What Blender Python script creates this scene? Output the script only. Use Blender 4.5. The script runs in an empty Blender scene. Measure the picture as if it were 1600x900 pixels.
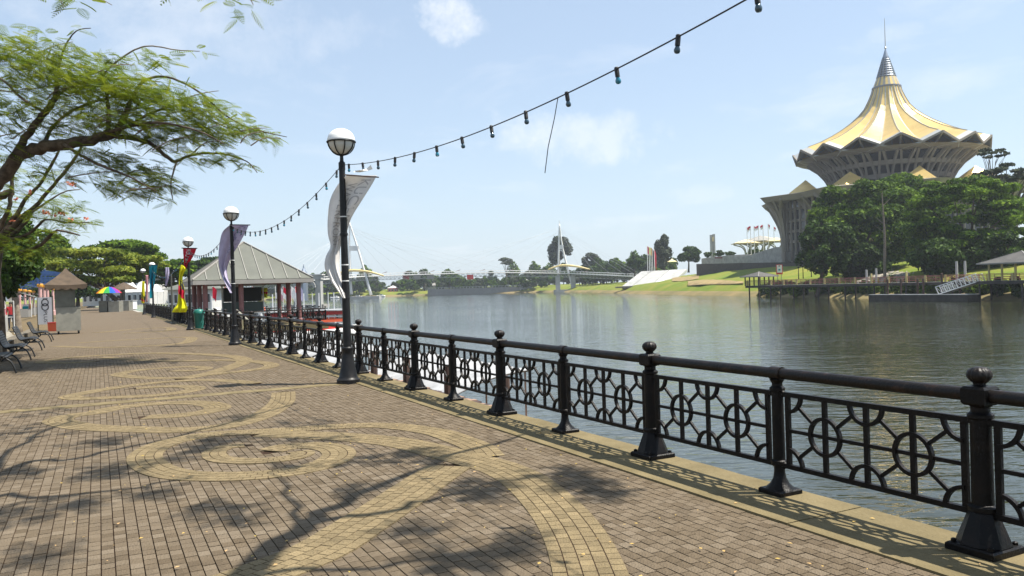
import bpy, math, random
import numpy as np
from mathutils import Vector, Matrix

# ---------------------------------------------------------------- camera, world, sun, exposure
scene = bpy.context.scene
C = scene.collection
F_PX, W_PX, H_PX = 1250.0, 1600.0, 900.0
EYE = Vector((0.0, 0.0, 1.7))
ROLL = math.radians(1.72)
PITCH = math.atan((448.6 - 450.0) / F_PX)
fwd = Vector((0, math.cos(PITCH), math.sin(PITCH)))
upv = Vector((0, -math.sin(PITCH), math.cos(PITCH)))
rgt = Vector((1, 0, 0))
RC = rgt * math.cos(ROLL) - upv * math.sin(ROLL)
UC = rgt * math.sin(ROLL) + upv * math.cos(ROLL)
cam_d = bpy.data.cameras.new('camera')
cam_d.sensor_width = 36.0
cam_d.lens = 36.0 * F_PX / W_PX
cam_d.clip_start = 0.05
cam_d.clip_end = 9000
cam = bpy.data.objects.new('camera', cam_d)
C.objects.link(cam)
cam.matrix_world = Matrix(((RC.x, UC.x, -fwd.x, EYE.x), (RC.y, UC.y, -fwd.y, EYE.y), (RC.z, UC.z, -fwd.z, EYE.z), (0, 0, 0, 1)))
scene.camera = cam

SUN_EL = math.radians(63.0)
SUN_DIR = Vector((math.cos(SUN_EL), -0.03, math.sin(SUN_EL))).normalized()
world = bpy.data.worlds.new('World')
scene.world = world
world.use_nodes = True
wn, wl = world.node_tree.nodes, world.node_tree.links
wn.clear()
w_out = wn.new('ShaderNodeOutputWorld')
w_bg = wn.new('ShaderNodeBackground')
w_bg.inputs['Strength'].default_value = 0.106
sky = wn.new('ShaderNodeTexSky')
sky.sky_type = 'NISHITA'
sky.sun_disc = False
sky.sun_elevation = SUN_EL
sky.sun_rotation = math.radians(90)
sky.air_density = 1.0
sky.dust_density = 0.6
sky.ozone_density = 2.5
sky.altitude = 10
# thin clouds: noise on the sky direction, flattened towards the horizon
w_geo = wn.new('ShaderNodeTexCoord')
def wmath(op, a, b=None, c=None):
    n = wn.new('ShaderNodeMath'); n.operation = op
    for i, x in enumerate((a, b, c)):
        if x is None: continue
        if isinstance(x, (int, float)): n.inputs[i].default_value = x
        else: wl.new(x, n.inputs[i])
    return n.outputs[0]
w_sep = wn.new('ShaderNodeSeparateXYZ'); wl.new(w_geo.outputs['Generated'], w_sep.inputs[0])
zc = wmath('MAXIMUM', w_sep.outputs['Z'], 0.0)
zz = wmath('ADD', zc, 0.12)
px = wmath('DIVIDE', w_sep.outputs['X'], zz)
py = wmath('DIVIDE', w_sep.outputs['Y'], zz)
w_com = wn.new('ShaderNodeCombineXYZ'); wl.new(px, w_com.inputs[0]); wl.new(py, w_com.inputs[1])
n1 = wn.new('ShaderNodeTexNoise'); n1.inputs['Scale'].default_value = 1.15; n1.inputs['Detail'].default_value = 9; n1.inputs['Roughness'].default_value = 0.62; n1.inputs['Distortion'].default_value = 0.35
wl.new(w_com.outputs[0], n1.inputs['Vector'])
ramp = wn.new('ShaderNodeMapRange'); ramp.inputs['From Min'].default_value = 0.54; ramp.inputs['From Max'].default_value = 0.86
wl.new(n1.outputs[0], ramp.inputs['Value'])
veil = ramp.outputs[0]
# two small fair-weather clouds
def dir_of(px_, py_):
    return (fwd + RC * ((px_ - 800) / F_PX) + UC * ((450 - py_) / F_PX)).normalized()
n2 = wn.new('ShaderNodeTexNoise'); n2.inputs['Scale'].default_value = 26; n2.inputs['Detail'].default_value = 10; n2.inputs['Roughness'].default_value = 0.68
wl.new(w_geo.outputs['Generated'], n2.inputs['Vector'])
cloud = veil
n3 = wn.new('ShaderNodeTexNoise'); n3.inputs['Scale'].default_value = 11; n3.inputs['Detail'].default_value = 4; wl.new(w_geo.outputs['Generated'], n3.inputs['Vector'])
n4 = wn.new('ShaderNodeTexNoise'); n4.noise_dimensions = '4D'; n4.inputs['W'].default_value = 4.7; n4.inputs['Scale'].default_value = 14; n4.inputs['Detail'].default_value = 4; wl.new(w_geo.outputs['Generated'], n4.inputs['Vector'])
for (cx, cy, rx, rz, amt) in ((708, 34, 0.052, 0.032, 1.0), (915, 212, 0.13, 0.042, 0.75), (1095, 300, 0.04, 0.016, 0.3), (1405, 48, 0.03, 0.012, 0.3), (330, 38, 0.22, 0.06, 0.32)):
    d = dir_of(cx, cy)
    ex = wmath('DIVIDE', wmath('SUBTRACT', w_sep.outputs['X'], d.x), rx)
    ez = wmath('DIVIDE', wmath('SUBTRACT', w_sep.outputs['Z'], d.z), rz)
    ahead = wmath('GREATER_THAN', w_sep.outputs['Y'], 0.0)
    ex = wmath('ADD', ex, wmath('MULTIPLY', wmath('SUBTRACT', n3.outputs[0], 0.5), 1.6))
    ez = wmath('ADD', ez, wmath('MULTIPLY', wmath('SUBTRACT', n4.outputs[0], 0.5), 1.8))
    rr = wmath('ADD', wmath('MULTIPLY', ex, ex), wmath('MULTIPLY', ez, ez))
    m = wmath('MAXIMUM', wmath('SUBTRACT', 1.0, rr), 0.0)
    m = wmath('MULTIPLY', m, ahead)
    puff = wmath('MULTIPLY', wmath('MAXIMUM', wmath('SUBTRACT', wmath('ADD', n2.outputs[0], wmath('MULTIPLY', m, 0.30)), 0.54), 0.0), 3.2)
    puff = wmath('MINIMUM', wmath('MULTIPLY', puff, wmath('MINIMUM', wmath('MULTIPLY', m, 2.5), 1.0)), 1.0)
    cloud = wmath('ADD', cloud, wmath('MULTIPLY', puff, amt))
cloud = wmath('MINIMUM', wmath('MULTIPLY', cloud, 0.6), 1.0)
w_hz = wn.new('ShaderNodeMixRGB'); w_hz.inputs[2].default_value = (3.75, 4.4, 4.95, 1)
hzf = wmath('ADD', 0.42, wmath('MULTIPLY', 0.42, wmath('POWER', wmath('SUBTRACT', 1.0, zc), 7.0)))
wl.new(hzf, w_hz.inputs[0]); wl.new(sky.outputs[0], w_hz.inputs[1])
w_mix = wn.new('ShaderNodeMixRGB'); w_mix.inputs[2].default_value = (5.9, 6.05, 6.2, 1)
wl.new(cloud, w_mix.inputs[0]); wl.new(w_hz.outputs[0], w_mix.inputs[1])
wl.new(w_mix.outputs[0], w_bg.inputs['Color']); wl.new(w_bg.outputs[0], w_out.inputs[0])

sun_d = bpy.data.lights.new('sun', 'SUN')
sun_d.energy = 5.0
sun_d.angle = math.radians(0.53)
sun_d.color = (1.0, 0.94, 0.84)
sun = bpy.data.objects.new('sun', sun_d)
C.objects.link(sun)
sun.rotation_euler = SUN_DIR.to_track_quat('Z', 'Y').to_euler()
sun.location = (60, 0, 120)
vs = scene.view_settings
vs.view_transform = 'Standard'; vs.look = 'None'; vs.gamma = 1.0; vs.use_curve_mapping = False
vs.exposure = 0.85
scene.render.engine = 'CYCLES'

# ---------------------------------------------------------------- geometry helpers
def ray(x, y):
    return fwd + RC * ((x - 800) / F_PX) + UC * ((450 - y) / F_PX)
def ground(x, y, z=0.0):
    d = ray(x, y)
    return EYE + d * ((z - EYE.z) / d.z)
def at(x, y, Y):
    d = ray(x, y)
    return EYE + d * (Y / d.y)
U2 = Vector((-0.4585, 0.8887, 0)).normalized()      # along the quay, away from the camera
V2 = Vector((U2.y, -U2.x, 0))                        # across the quay, towards the river
B0 = ground(1017, 718)
def ST(s, t, z=0.0):
    p = B0 + U2 * s + V2 * t
    return Vector((p.x, p.y, z))
def to_st(p):
    d = Vector((p.x - B0.x, p.y - B0.y, 0))
    return d.dot(U2), d.dot(V2)
QUAY_ROT = math.atan2(U2.y, U2.x)                    # local +X runs along the quay, local -Y points to the river
WATER_Z = -3.0

ORG = {}
class MB:
    def __init__(self):
        self.v = []; self.f = []; self.t = []
    def add(self, vs_, fs, tint=None):
        o = len(self.v)
        self.v.extend([tuple(p) for p in vs_])
        for f in fs:
            self.f.append(tuple(i + o for i in f)); self.t.append(0.5 if tint is None else tint)
        return self
    def box(self, c, size, rot=0.0, tint=None, taper=1.0):
        cx, cy, cz = c; sx, sy, sz = size[0] / 2, size[1] / 2, size[2] / 2
        ca, sa = math.cos(rot), math.sin(rot)
        P = []
        for z, k in ((-sz, 1.0), (sz, taper)):
            for x, y in ((-sx, -sy), (sx, -sy), (sx, sy), (-sx, sy)):
                x *= k; y *= k
                P.append((cx + x * ca - y * sa, cy + x * sa + y * ca, cz + z))
        return self.add(P, [(3, 2, 1, 0), (4, 5, 6, 7), (0, 1, 5, 4), (1, 2, 6, 5), (2, 3, 7, 6), (3, 0, 4, 7)], tint)
    def bar(self, a, b, w, h=None, up=Vector((0, 0, 1)), tint=None):
        a = Vector(a); b = Vector(b); h = w if h is None else h
        d = (b - a).normalized()
        s = d.cross(up)
        if s.length < 1e-4: s = d.cross(Vector((1, 0, 0)))
        s.normalize(); u = s.cross(d)
        P = []
        for p in (a, b):
            for i, j in ((-1, -1), (1, -1), (1, 1), (-1, 1)):
                P.append(p + s * (i * w / 2) + u * (j * h / 2))
        return self.add(P, [(0, 1, 2, 3), (7, 6, 5, 4), (0, 4, 5, 1), (1, 5, 6, 2), (2, 6, 7, 3), (3, 7, 4, 0)], tint)
    def tube(self, pts, radii, seg=8, closed=False, caps=True, flat=1.0):
        pts = [Vector(p) for p in pts]; n = len(pts)
        if isinstance(radii, (int, float)): radii = [radii] * n
        P = []; Fc = []
        ref = None
        for i, p in enumerate(pts):
            if closed: d = pts[(i + 1) % n] - pts[i - 1]
            else: d = pts[min(i + 1, n - 1)] - pts[max(i - 1, 0)]
            d = d.normalized() if d.length > 1e-9 else Vector((0, 0, 1))
            if ref is None:
                ref = Vector((0, 0, 1)) if abs(d.z) < 0.9 else Vector((1, 0, 0))
            s = d.cross(ref)
            if s.length < 1e-5: s = d.orthogonal()
            s.normalize(); w = s.cross(d); ref = w
            for k in range(seg):
                a = 2 * math.pi * k / seg
                P.append(p + s * (math.cos(a) * radii[i]) + w * (math.sin(a) * radii[i] * flat))
        m = n if closed else n - 1
        for i in range(m):
            j = (i + 1) % n
            for k in range(seg):
                l = (k + 1) % seg
                Fc.append((i * seg + k, i * seg + l, j * seg + l, j * seg + k))
        if caps and not closed:
            Fc.append(tuple(range(seg - 1, -1, -1))); Fc.append(tuple((n - 1) * seg + k for k in range(seg)))
        return self.add(P, Fc)
    def lathe(self, prof, c=(0, 0, 0), seg=16, lobes=0, lobe_amp=0.0, square=False):
        P = []; Fc = []; n = len(prof)
        for r, z in prof:
            for k in range(seg):
                a = 2 * math.pi * (k + (0.5 if square else 0)) / seg
                rr = r * (1 + lobe_amp * math.cos(lobes * a)) if lobes else r
                P.append((c[0] + rr * math.cos(a), c[1] + rr * math.sin(a), c[2] + z))
        for i in range(n - 1):
            for k in range(seg):
                l = (k + 1) % seg
                Fc.append((i * seg + k, i * seg + l, (i + 1) * seg + l, (i + 1) * seg + k))
        Fc.append(tuple(range(seg - 1, -1, -1))); Fc.append(tuple((n - 1) * seg + k for k in range(seg)))
        return self.add(P, Fc)
    def poly(self, pts, thick=0.0, d=(0, 0, -1)):
        pts = [Vector(p) for p in pts]; n = len(pts)
        if thick == 0: return self.add(pts, [tuple(range(n))])
        dv = Vector(d) * thick
        q = [p + dv for p in pts]
        Fc = [tuple(range(n)), tuple(range(2 * n - 1, n - 1, -1))]
        for i in range(n):
            j = (i + 1) % n
            Fc.append((j, i, n + i, n + j))
        return self.add(pts + q, Fc)
    def grid(self, rows):
        nr, nc = len(rows), len(rows[0])
        P = [p for r in rows for p in r]; Fc = []
        for i in range(nr - 1):
            for j in range(nc - 1):
                Fc.append((i * nc + j, i * nc + j + 1, (i + 1) * nc + j + 1, (i + 1) * nc + j))
        return self.add(P, Fc)
    def mesh(self, name, mat, smooth=False, org=None, auto=None):
        me = bpy.data.meshes.new(name)
        v = self.v
        if org is not None: v = [(p[0] - org[0], p[1] - org[1], p[2] - org[2]) for p in v]
        me.from_pydata(v, [], self.f)
        if any(x != 0.5 for x in self.t):
            at_ = me.attributes.new('tint', 'FLOAT', 'FACE'); at_.data.foreach_set('value', self.t)
        if mat is not None: me.materials.append(M[mat] if isinstance(mat, str) else mat)
        if smooth:
            me.polygons.foreach_set('use_smooth', [True] * len(me.polygons))
            if auto is not None: me.set_sharp_from_angle(angle=math.radians(auto))
        me.update()
        return me
    def build(self, name, mat, parent=None, smooth=False, auto=40):
        org = ORG.get(parent.name) if parent is not None else None
        o = bpy.data.objects.new(name, self.mesh(name, mat, smooth, org, auto))
        C.objects.link(o)
        if parent is not None:
            o.parent = parent
            if parent.name in ORG: ORG[o.name] = ORG[parent.name]
        return o
def tag(o, label=None, cat=None, group=None, kind=None):
    if label: o['label'] = label
    if cat: o['category'] = cat
    if group: o['group'] = group
    if kind: o['kind'] = kind
    return o
def thing(name, label, cat, loc, rotz=0.0, group=None, world=True):
    o = bpy.data.objects.new(name, None)
    o.empty_display_size = 0.2
    C.objects.link(o); o.location = loc; o.rotation_euler = (0, 0, rotz)
    tag(o, label, cat, group)
    if world: ORG[o.name] = (loc[0], loc[1], loc[2])
    return o
def child(name, me, parent, loc=(0, 0, 0), rot=(0, 0, 0)):
    o = bpy.data.objects.new(name, me); C.objects.link(o); o.parent = parent
    o.location = loc; o.rotation_euler = rot
    return o
def copy_tree(o, parent=None):
    c = o.copy(); C.objects.link(c); c.parent = parent
    for ch in list(o.children): copy_tree(ch, c)
    return c
def np_mesh(name, quads, mat, tint=None, parent=None, smooth=False):
    """quads: (n, 4, 3) array -> one mesh object made of separate quads"""
    n = len(quads)
    me = bpy.data.meshes.new(name)
    co = np.ascontiguousarray(quads, dtype=np.float32).reshape(-1)
    if parent is not None and parent.name in ORG:
        co = (co.reshape(-1, 3) - np.array(ORG[parent.name], dtype=np.float32)).reshape(-1)
    me.vertices.add(n * 4); me.vertices.foreach_set('co', co)
    me.loops.add(n * 4); me.loops.foreach_set('vertex_index', np.arange(n * 4, dtype=np.int32))
    me.polygons.add(n); me.polygons.foreach_set('loop_start', np.arange(0, n * 4, 4, dtype=np.int32))
    if tint is not None:
        a = me.attributes.new('tint', 'FLOAT', 'FACE'); a.data.foreach_set('value', np.asarray(tint, dtype=np.float32))
    me.materials.append(M[mat]); me.update(calc_edges=True); me.validate()
    o = bpy.data.objects.new(name, me); C.objects.link(o)
    if parent is not None: o.parent = parent
    return o

# ---------------------------------------------------------------- materials
M = {}
def mat(name, col, rough=0.6, metal=0.0, var=0.0, scale=4.0, col2=None, bump=0.0, bscale=None, tint=0.0, tcol=None, spec=0.5, trans=0.0, detail=5, lo=0.35, hi=0.65, nrough=0.6):
    m = bpy.data.materials.new(name); m.use_nodes = True
    nt = m.node_tree; nd, lk = nt.nodes, nt.links
    b = nd['Principled BSDF']
    b.inputs['Roughness'].default_value = rough; b.inputs['Metallic'].default_value = metal
    b.inputs['Specular IOR Level'].default_value = spec
    col = tuple(col) + (1,)
    b.inputs['Base Color'].default_value = col
    tc = nd.new('ShaderNodeTexCoord')
    src = None
    if var > 0 or col2 is not None:
        nz = nd.new('ShaderNodeTexNoise'); nz.inputs['Scale'].default_value = scale; nz.inputs['Detail'].default_value = detail; nz.inputs['Roughness'].default_value = nrough
        lk.new(tc.outputs['Object'], nz.inputs['Vector'])
        mr = nd.new('ShaderNodeMapRange'); mr.inputs['From Min'].default_value = lo; mr.inputs['From Max'].default_value = hi
        lk.new(nz.outputs[0], mr.inputs['Value'])
        mx = nd.new('ShaderNodeMixRGB')
        if col2 is None:
            mx.inputs[1].default_value = tuple(max(0, c * (1 - var)) for c in col[:3]) + (1,)
            mx.inputs[2].default_value = tuple(min(1, c * (1 + var)) for c in col[:3]) + (1,)
        else:
            mx.inputs[1].default_value = col; mx.inputs[2].default_value = tuple(col2) + (1,)
        lk.new(mr.outputs[0], mx.inputs[0]); src = mx.outputs[0]
    if tint > 0:
        at_ = nd.new('ShaderNodeAttribute'); at_.attribute_name = 'tint'
        if tcol is not None:
            mt = nd.new('ShaderNodeMixRGB'); mt.inputs[2].default_value = tuple(tcol) + (1,)
            if src is None: mt.inputs[1].default_value = col
            else: lk.new(src, mt.inputs[1])
            lk.new(at_.outputs['Fac'], mt.inputs[0]); src = mt.outputs[0]
        hs = nd.new('ShaderNodeHueSaturation')
        mr2 = nd.new('ShaderNodeMapRange'); mr2.inputs['To Min'].default_value = 1 - tint; mr2.inputs['To Max'].default_value = 1 + tint
        lk.new(at_.outputs['Fac'], mr2.inputs['Value']); lk.new(mr2.outputs[0], hs.inputs['Value'])
        if src is None: hs.inputs['Color'].default_value = col
        else: lk.new(src, hs.inputs['Color'])
        src = hs.outputs[0]
    if src is not None: lk.new(src, b.inputs['Base Color'])
    if bump > 0:
        nb = nd.new('ShaderNodeTexNoise'); nb.inputs['Scale'].default_value = bscale or scale * 4; nb.inputs['Detail'].default_value = 6
        lk.new(tc.outputs['Object'], nb.inputs['Vector'])
        bp = nd.new('ShaderNodeBump'); bp.inputs['Strength'].default_value = bump; bp.inputs['Distance'].default_value = 0.02
        lk.new(nb.outputs[0], bp.inputs['Height']); lk.new(bp.outputs[0], b.inputs['Normal'])
    if trans > 0:
        out = nd['Material Output']
        tr = nd.new('ShaderNodeBsdfTranslucent'); ms = nd.new('ShaderNodeMixShader'); ms.inputs[0].default_value = trans
        if src is not None: lk.new(src, tr.inputs['Color'])
        else: tr.inputs['Color'].default_value = col
        lk.new(b.outputs[0], ms.inputs[1]); lk.new(tr.outputs[0], ms.inputs[2]); lk.new(ms.outputs[0], out.inputs['Surface'])
    M[name] = m
    return m
mat('paver', (0.142, 0.106, 0.066), 0.88, var=0.42, scale=2.2, bump=0.8, bscale=70, tint=0.34, tcol=(0.135, 0.108, 0.076), spec=0.2, detail=14, nrough=0.85, lo=0.3, hi=0.7)
mat('tan_paver', (0.195, 0.150, 0.082), 0.88, var=0.32, scale=2.6, bump=0.8, bscale=70, tint=0.22, spec=0.2, detail=14, nrough=0.85, lo=0.3, hi=0.7)
mat('mortar', (0.040, 0.024, 0.016), 0.95, var=0.3, scale=12, spec=0.1)
mat('coping', (0.200, 0.160, 0.085), 0.9, scale=1.4, bump=0.5, bscale=40, spec=0.2, col2=(0.125, 0.10, 0.05), detail=12, nrough=0.75)
mat('strip', (0.165, 0.13, 0.068), 0.9, var=0.2, scale=3, bump=0.3, spec=0.2)
mat('iron', (0.0045, 0.0042, 0.0042), 0.42, 0.0, col2=(0.013, 0.009, 0.007), scale=9, bump=0.25, bscale=55, spec=0.16, detail=10, lo=0.45, hi=0.75)
mat('rail_iron', (0.008, 0.006, 0.005), 0.45, 0.0, col2=(0.055, 0.026, 0.016), scale=7, bump=0.25, bscale=50, spec=0.28, lo=0.52, hi=0.74, detail=12, nrough=0.75)
mat('lamp_iron', (0.012, 0.012, 0.013), 0.42, 0.0, var=0.4, scale=5, spec=0.28, bump=0.06)
mat('globe_white', (0.86, 0.86, 0.84), 0.3)
mat('globe_glass', (0.52, 0.53, 0.50), 0.25)
mat('bulb', (0.03, 0.07, 0.10), 0.12, spec=0.8)
mat('bulb_clear', (0.02, 0.20, 0.30), 0.12, spec=0.8)
mat('black', (0.012, 0.012, 0.012), 0.55)
mat('cable', (0.015, 0.015, 0.015), 0.7)
mat('strap', (0.75, 0.75, 0.73), 0.6)
mat('white_cloth', (0.80, 0.78, 0.75), 0.8, var=0.06, scale=6, trans=0.28, spec=0.1)
mat('lilac_cloth', (0.55, 0.50, 0.66), 0.8, var=0.08, scale=6, trans=0.3, spec=0.1)
mat('red_cloth', (0.55, 0.025, 0.05), 0.8, trans=0.25, spec=0.1)
mat('blue_cloth', (0.02, 0.27, 0.50), 0.8, trans=0.3, spec=0.1, col2=(0.02, 0.33, 0.33), scale=0.6)
mat('yellow_cloth', (0.78, 0.74, 0.02), 0.8, trans=0.3, spec=0.1)
mat('black_cloth', (0.02, 0.02, 0.022), 0.85, spec=0.1)
mat('pink_cloth', (0.65, 0.33, 0.36), 0.8, trans=0.3, spec=0.1)
mat('print_grey', (0.45, 0.43, 0.42), 0.8)
mat('print_dark', (0.05, 0.05, 0.06), 0.7)
mat('print_white', (0.8, 0.8, 0.8), 0.7)
mat('print_lilac', (0.22, 0.18, 0.33), 0.8)
mat('concrete', (0.33, 0.32, 0.29), 0.85, var=0.2, scale=0.6, bump=0.2, bscale=8, spec=0.3)
mat('planter', (0.135, 0.115, 0.085), 0.9, var=0.3, scale=2.5, bump=0.4, spec=0.2, detail=10)
mat('pale_concrete', (0.38, 0.38, 0.36), 0.85, var=0.15, scale=0.3, spec=0.3)
mat('facade', (0.235, 0.21, 0.18), 0.8, var=0.12, scale=0.15, spec=0.3)
mat('dark_glass', (0.02, 0.022, 0.03), 0.15, spec=0.7)
mat('gold', (0.70, 0.50, 0.18), 0.30, 0.35, var=0.10, scale=0.25, spec=0.6)
mat('edge_metal', (0.46, 0.47, 0.45), 0.4, 0.4)
mat('tip_metal', (0.30, 0.34, 0.40), 0.35, 0.6)
mat('lattice', (0.22, 0.22, 0.24), 0.45, 0.4)
mat('canopy_gold', (0.68, 0.56, 0.30), 0.55, var=0.1, scale=0.4)
mat('canopy_grey', (0.27, 0.26, 0.23), 0.6, var=0.1, scale=0.4)
mat('grass', (0.115, 0.175, 0.022), 0.95, col2=(0.21, 0.205, 0.040), scale=0.08, detail=8, bump=0.6, bscale=2, spec=0.1)
mat('earth', (0.33, 0.25, 0.12), 0.95, col2=(0.20, 0.155, 0.08), scale=0.3, bump=0.5, bscale=2, spec=0.1)
mat('shore', (0.13, 0.12, 0.055), 0.95, col2=(0.25, 0.19, 0.09), scale=0.06, detail=8, bump=0.6, bscale=2, spec=0.1)
mat('soil', (0.17, 0.12, 0.07), 0.95, col2=(0.10, 0.085, 0.045), scale=1.2, bump=0.6, bscale=9, spec=0.1)
mat('stone', (0.36, 0.33, 0.27), 0.9, var=0.25, scale=1.2, bump=0.4, spec=0.2, tint=0.25)
mat('bark', (0.050, 0.036, 0.026), 0.9, col2=(0.13, 0.10, 0.072), scale=5, bump=0.9, bscale=18, spec=0.2)
mat('pale_bark', (0.26, 0.22, 0.17), 0.9, col2=(0.15, 0.12, 0.09), scale=5, bump=0.7, bscale=18, spec=0.2)
mat('leaf_near', (0.115, 0.195, 0.016), 0.55, tint=0.35, tcol=(0.23, 0.25, 0.02), trans=0.52, spec=0.3)
mat('leaf_bright', (0.125, 0.19, 0.016), 0.6, tint=0.35, tcol=(0.22, 0.235, 0.022), trans=0.35, spec=0.25)
mat('leaf_mid', (0.038, 0.095, 0.008), 0.7, tint=0.45, tcol=(0.11, 0.17, 0.012), trans=0.28, spec=0.12)
mat('leaf_fresh', (0.050, 0.12, 0.008), 0.7, tint=0.45, tcol=(0.13, 0.20, 0.012), trans=0.3, spec=0.12)
mat('leaf_dark', (0.028, 0.058, 0.010), 0.6, tint=0.4, tcol=(0.055, 0.10, 0.012), trans=0.2, spec=0.12)
mat('leaf_grey', (0.060, 0.075, 0.040), 0.7, tint=0.35, trans=0.15, spec=0.2)
mat('flower', (0.68, 0.22, 0.13), 0.6, trans=0.3)
mat('fallen_leaf', (0.50, 0.36, 0.06), 0.7, tint=0.3, tcol=(0.36, 0.22, 0.10))
mat('bench_metal', (0.014, 0.014, 0.013), 0.55, var=0.3, scale=8, spec=0.5)
mat('steel', (0.13, 0.13, 0.108), 0.42, 0.55, var=0.18, scale=2.2, bump=0.05)
mat('pale_steel', (0.27, 0.26, 0.215), 0.5, 0.3, var=0.15, scale=2)
mat('tarp_brown', (0.080, 0.055, 0.034), 0.85, var=0.25, scale=2.5, bump=0.3, bscale=10)
mat('sign_white', (0.72, 0.73, 0.74), 0.5, var=0.05, scale=2)
mat('pink_paint', (0.55, 0.33, 0.31), 0.6, var=0.12, scale=2)
mat('orange_paint', (0.70, 0.33, 0.04), 0.6)
mat('blue_steel', (0.018, 0.055, 0.16), 0.45, spec=0.5, var=0.15, scale=1)
mat('white_paint', (0.74, 0.74, 0.72), 0.5, var=0.06, scale=1)
mat('red_paint', (0.55, 0.035, 0.025), 0.5, var=0.15, scale=1)
mat('orange_red', (0.70, 0.11, 0.04), 0.5)
mat('green_bin', (0.012, 0.15, 0.115), 0.4, var=0.15, scale=3)
mat('roof_sheet', (0.118, 0.122, 0.100), 0.55, var=0.12, scale=0.6, spec=0.4)
mat('roof_trim', (0.30, 0.28, 0.25), 0.6, var=0.08, scale=1)
mat('maroon', (0.22, 0.095, 0.09), 0.6, var=0.15, scale=2)
mat('wood_dark', (0.060, 0.032, 0.022), 0.65, var=0.4, scale=3, bump=0.2)
mat('wood_plank', (0.27, 0.17, 0.115), 0.7, var=0.3, scale=5, bump=0.2)
mat('boat_roof', (0.34, 0.345, 0.35), 0.5, var=0.22, scale=1.5, detail=10)
mat('dark_roof', (0.075, 0.07, 0.062), 0.7, var=0.2, scale=0.8)
mat('pale_grey_green', (0.10, 0.14, 0.13), 0.6)
mat('bridge_white', (0.74, 0.73, 0.70), 0.5)
mat('bridge_gold', (0.66, 0.52, 0.22), 0.5)
mat('bridge_steel', (0.42, 0.42, 0.41), 0.5)
mat('stay_cable', (0.40, 0.42, 0.44), 0.5)
mat('house_white', (0.60, 0.59, 0.56), 0.7, var=0.08, scale=0.3)
mat('house_grey', (0.24, 0.23, 0.21), 0.7, var=0.1, scale=0.3)
mat('tile_red', (0.50, 0.075, 0.045), 0.7, var=0.15, scale=0.5)
mat('yellow_post', (0.48, 0.40, 0.17), 0.6, var=0.12, scale=1)
mat('red_rail', (0.35, 0.13, 0.10), 0.6)
mat('pile', (0.045, 0.038, 0.032), 0.8, var=0.3, scale=1)
mat('skin', (0.34, 0.20, 0.13), 0.6)
mat('hair', (0.015, 0.012, 0.01), 0.6)
mat('red_shirt', (0.42, 0.02, 0.025), 0.8)
mat('trousers', (0.025, 0.028, 0.04), 0.85)
for i_, c_ in enumerate(((0.6, 0.04, 0.03), (0.75, 0.25, 0.02), (0.75, 0.65, 0.04), (0.05, 0.35, 0.08), (0.03, 0.12, 0.5), (0.25, 0.05, 0.35))):
    mat('rainbow_%d' % i_, c_, 0.8, trans=0.25, spec=0.1)
# water: dark river body, small wind ripples on a longer swell
def water_mat():
    m = bpy.data.materials.new('river_water'); m.use_nodes = True
    nd, lk = m.node_tree.nodes, m.node_tree.links
    b = nd['Principled BSDF']
    b.inputs['Base Color'].default_value = (0.026, 0.030, 0.018, 1)
    b.inputs['Roughness'].default_value = 0.03; b.inputs['IOR'].default_value = 1.333
    tc = nd.new('ShaderNodeTexCoord')
    mp = nd.new('ShaderNodeMapping'); mp.inputs['Rotation'].default_value = (0, 0, 0.3); mp.inputs['Scale'].default_value = (0.55, 1.25, 1)
    lk.new(tc.outputs['Object'], mp.inputs['Vector'])
    hsum = None
    for sc, amp in ((0.35, 0.7), (1.2, 0.85), (3.6, 0.26)):
        n = nd.new('ShaderNodeTexNoise'); n.inputs['Scale'].default_value = sc; n.inputs['Detail'].default_value = 3; n.inputs['Roughness'].default_value = 0.5
        n.inputs['Distortion'].default_value = 0.4
        lk.new(mp.outputs[0], n.inputs['Vector'])
        mm = nd.new('ShaderNodeMath'); mm.operation = 'MULTIPLY'; mm.inputs[1].default_value = amp
        lk.new(n.outputs[0], mm.inputs[0])
        if hsum is None: hsum = mm.outputs[0]
        else:
            a = nd.new('ShaderNodeMath'); a.operation = 'ADD'; lk.new(hsum, a.inputs[0]); lk.new(mm.outputs[0], a.inputs[1]); hsum = a.outputs[0]
    # wind patches: ripples stronger in some places
    pn = nd.new('ShaderNodeTexNoise'); pn.inputs['Scale'].default_value = 0.035; pn.inputs['Detail'].default_value = 4
    lk.new(tc.outputs['Object'], pn.inputs['Vector'])
    pr = nd.new('ShaderNodeMapRange'); pr.inputs['From Min'].default_value = 0.35; pr.inputs['From Max'].default_value = 0.65; pr.inputs['To Min'].default_value = 0.5; pr.inputs['To Max'].default_value = 1.0
    lk.new(pn.outputs[0], pr.inputs['Value'])
    bp = nd.new('ShaderNodeBump'); bp.inputs['Distance'].default_value = 0.095
    lk.new(pr.outputs[0], bp.inputs['Strength'])
    lk.new(hsum, bp.inputs['Height']); lk.new(bp.outputs[0], b.inputs['Normal'])
    M['river_water'] = m
water_mat()
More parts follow.
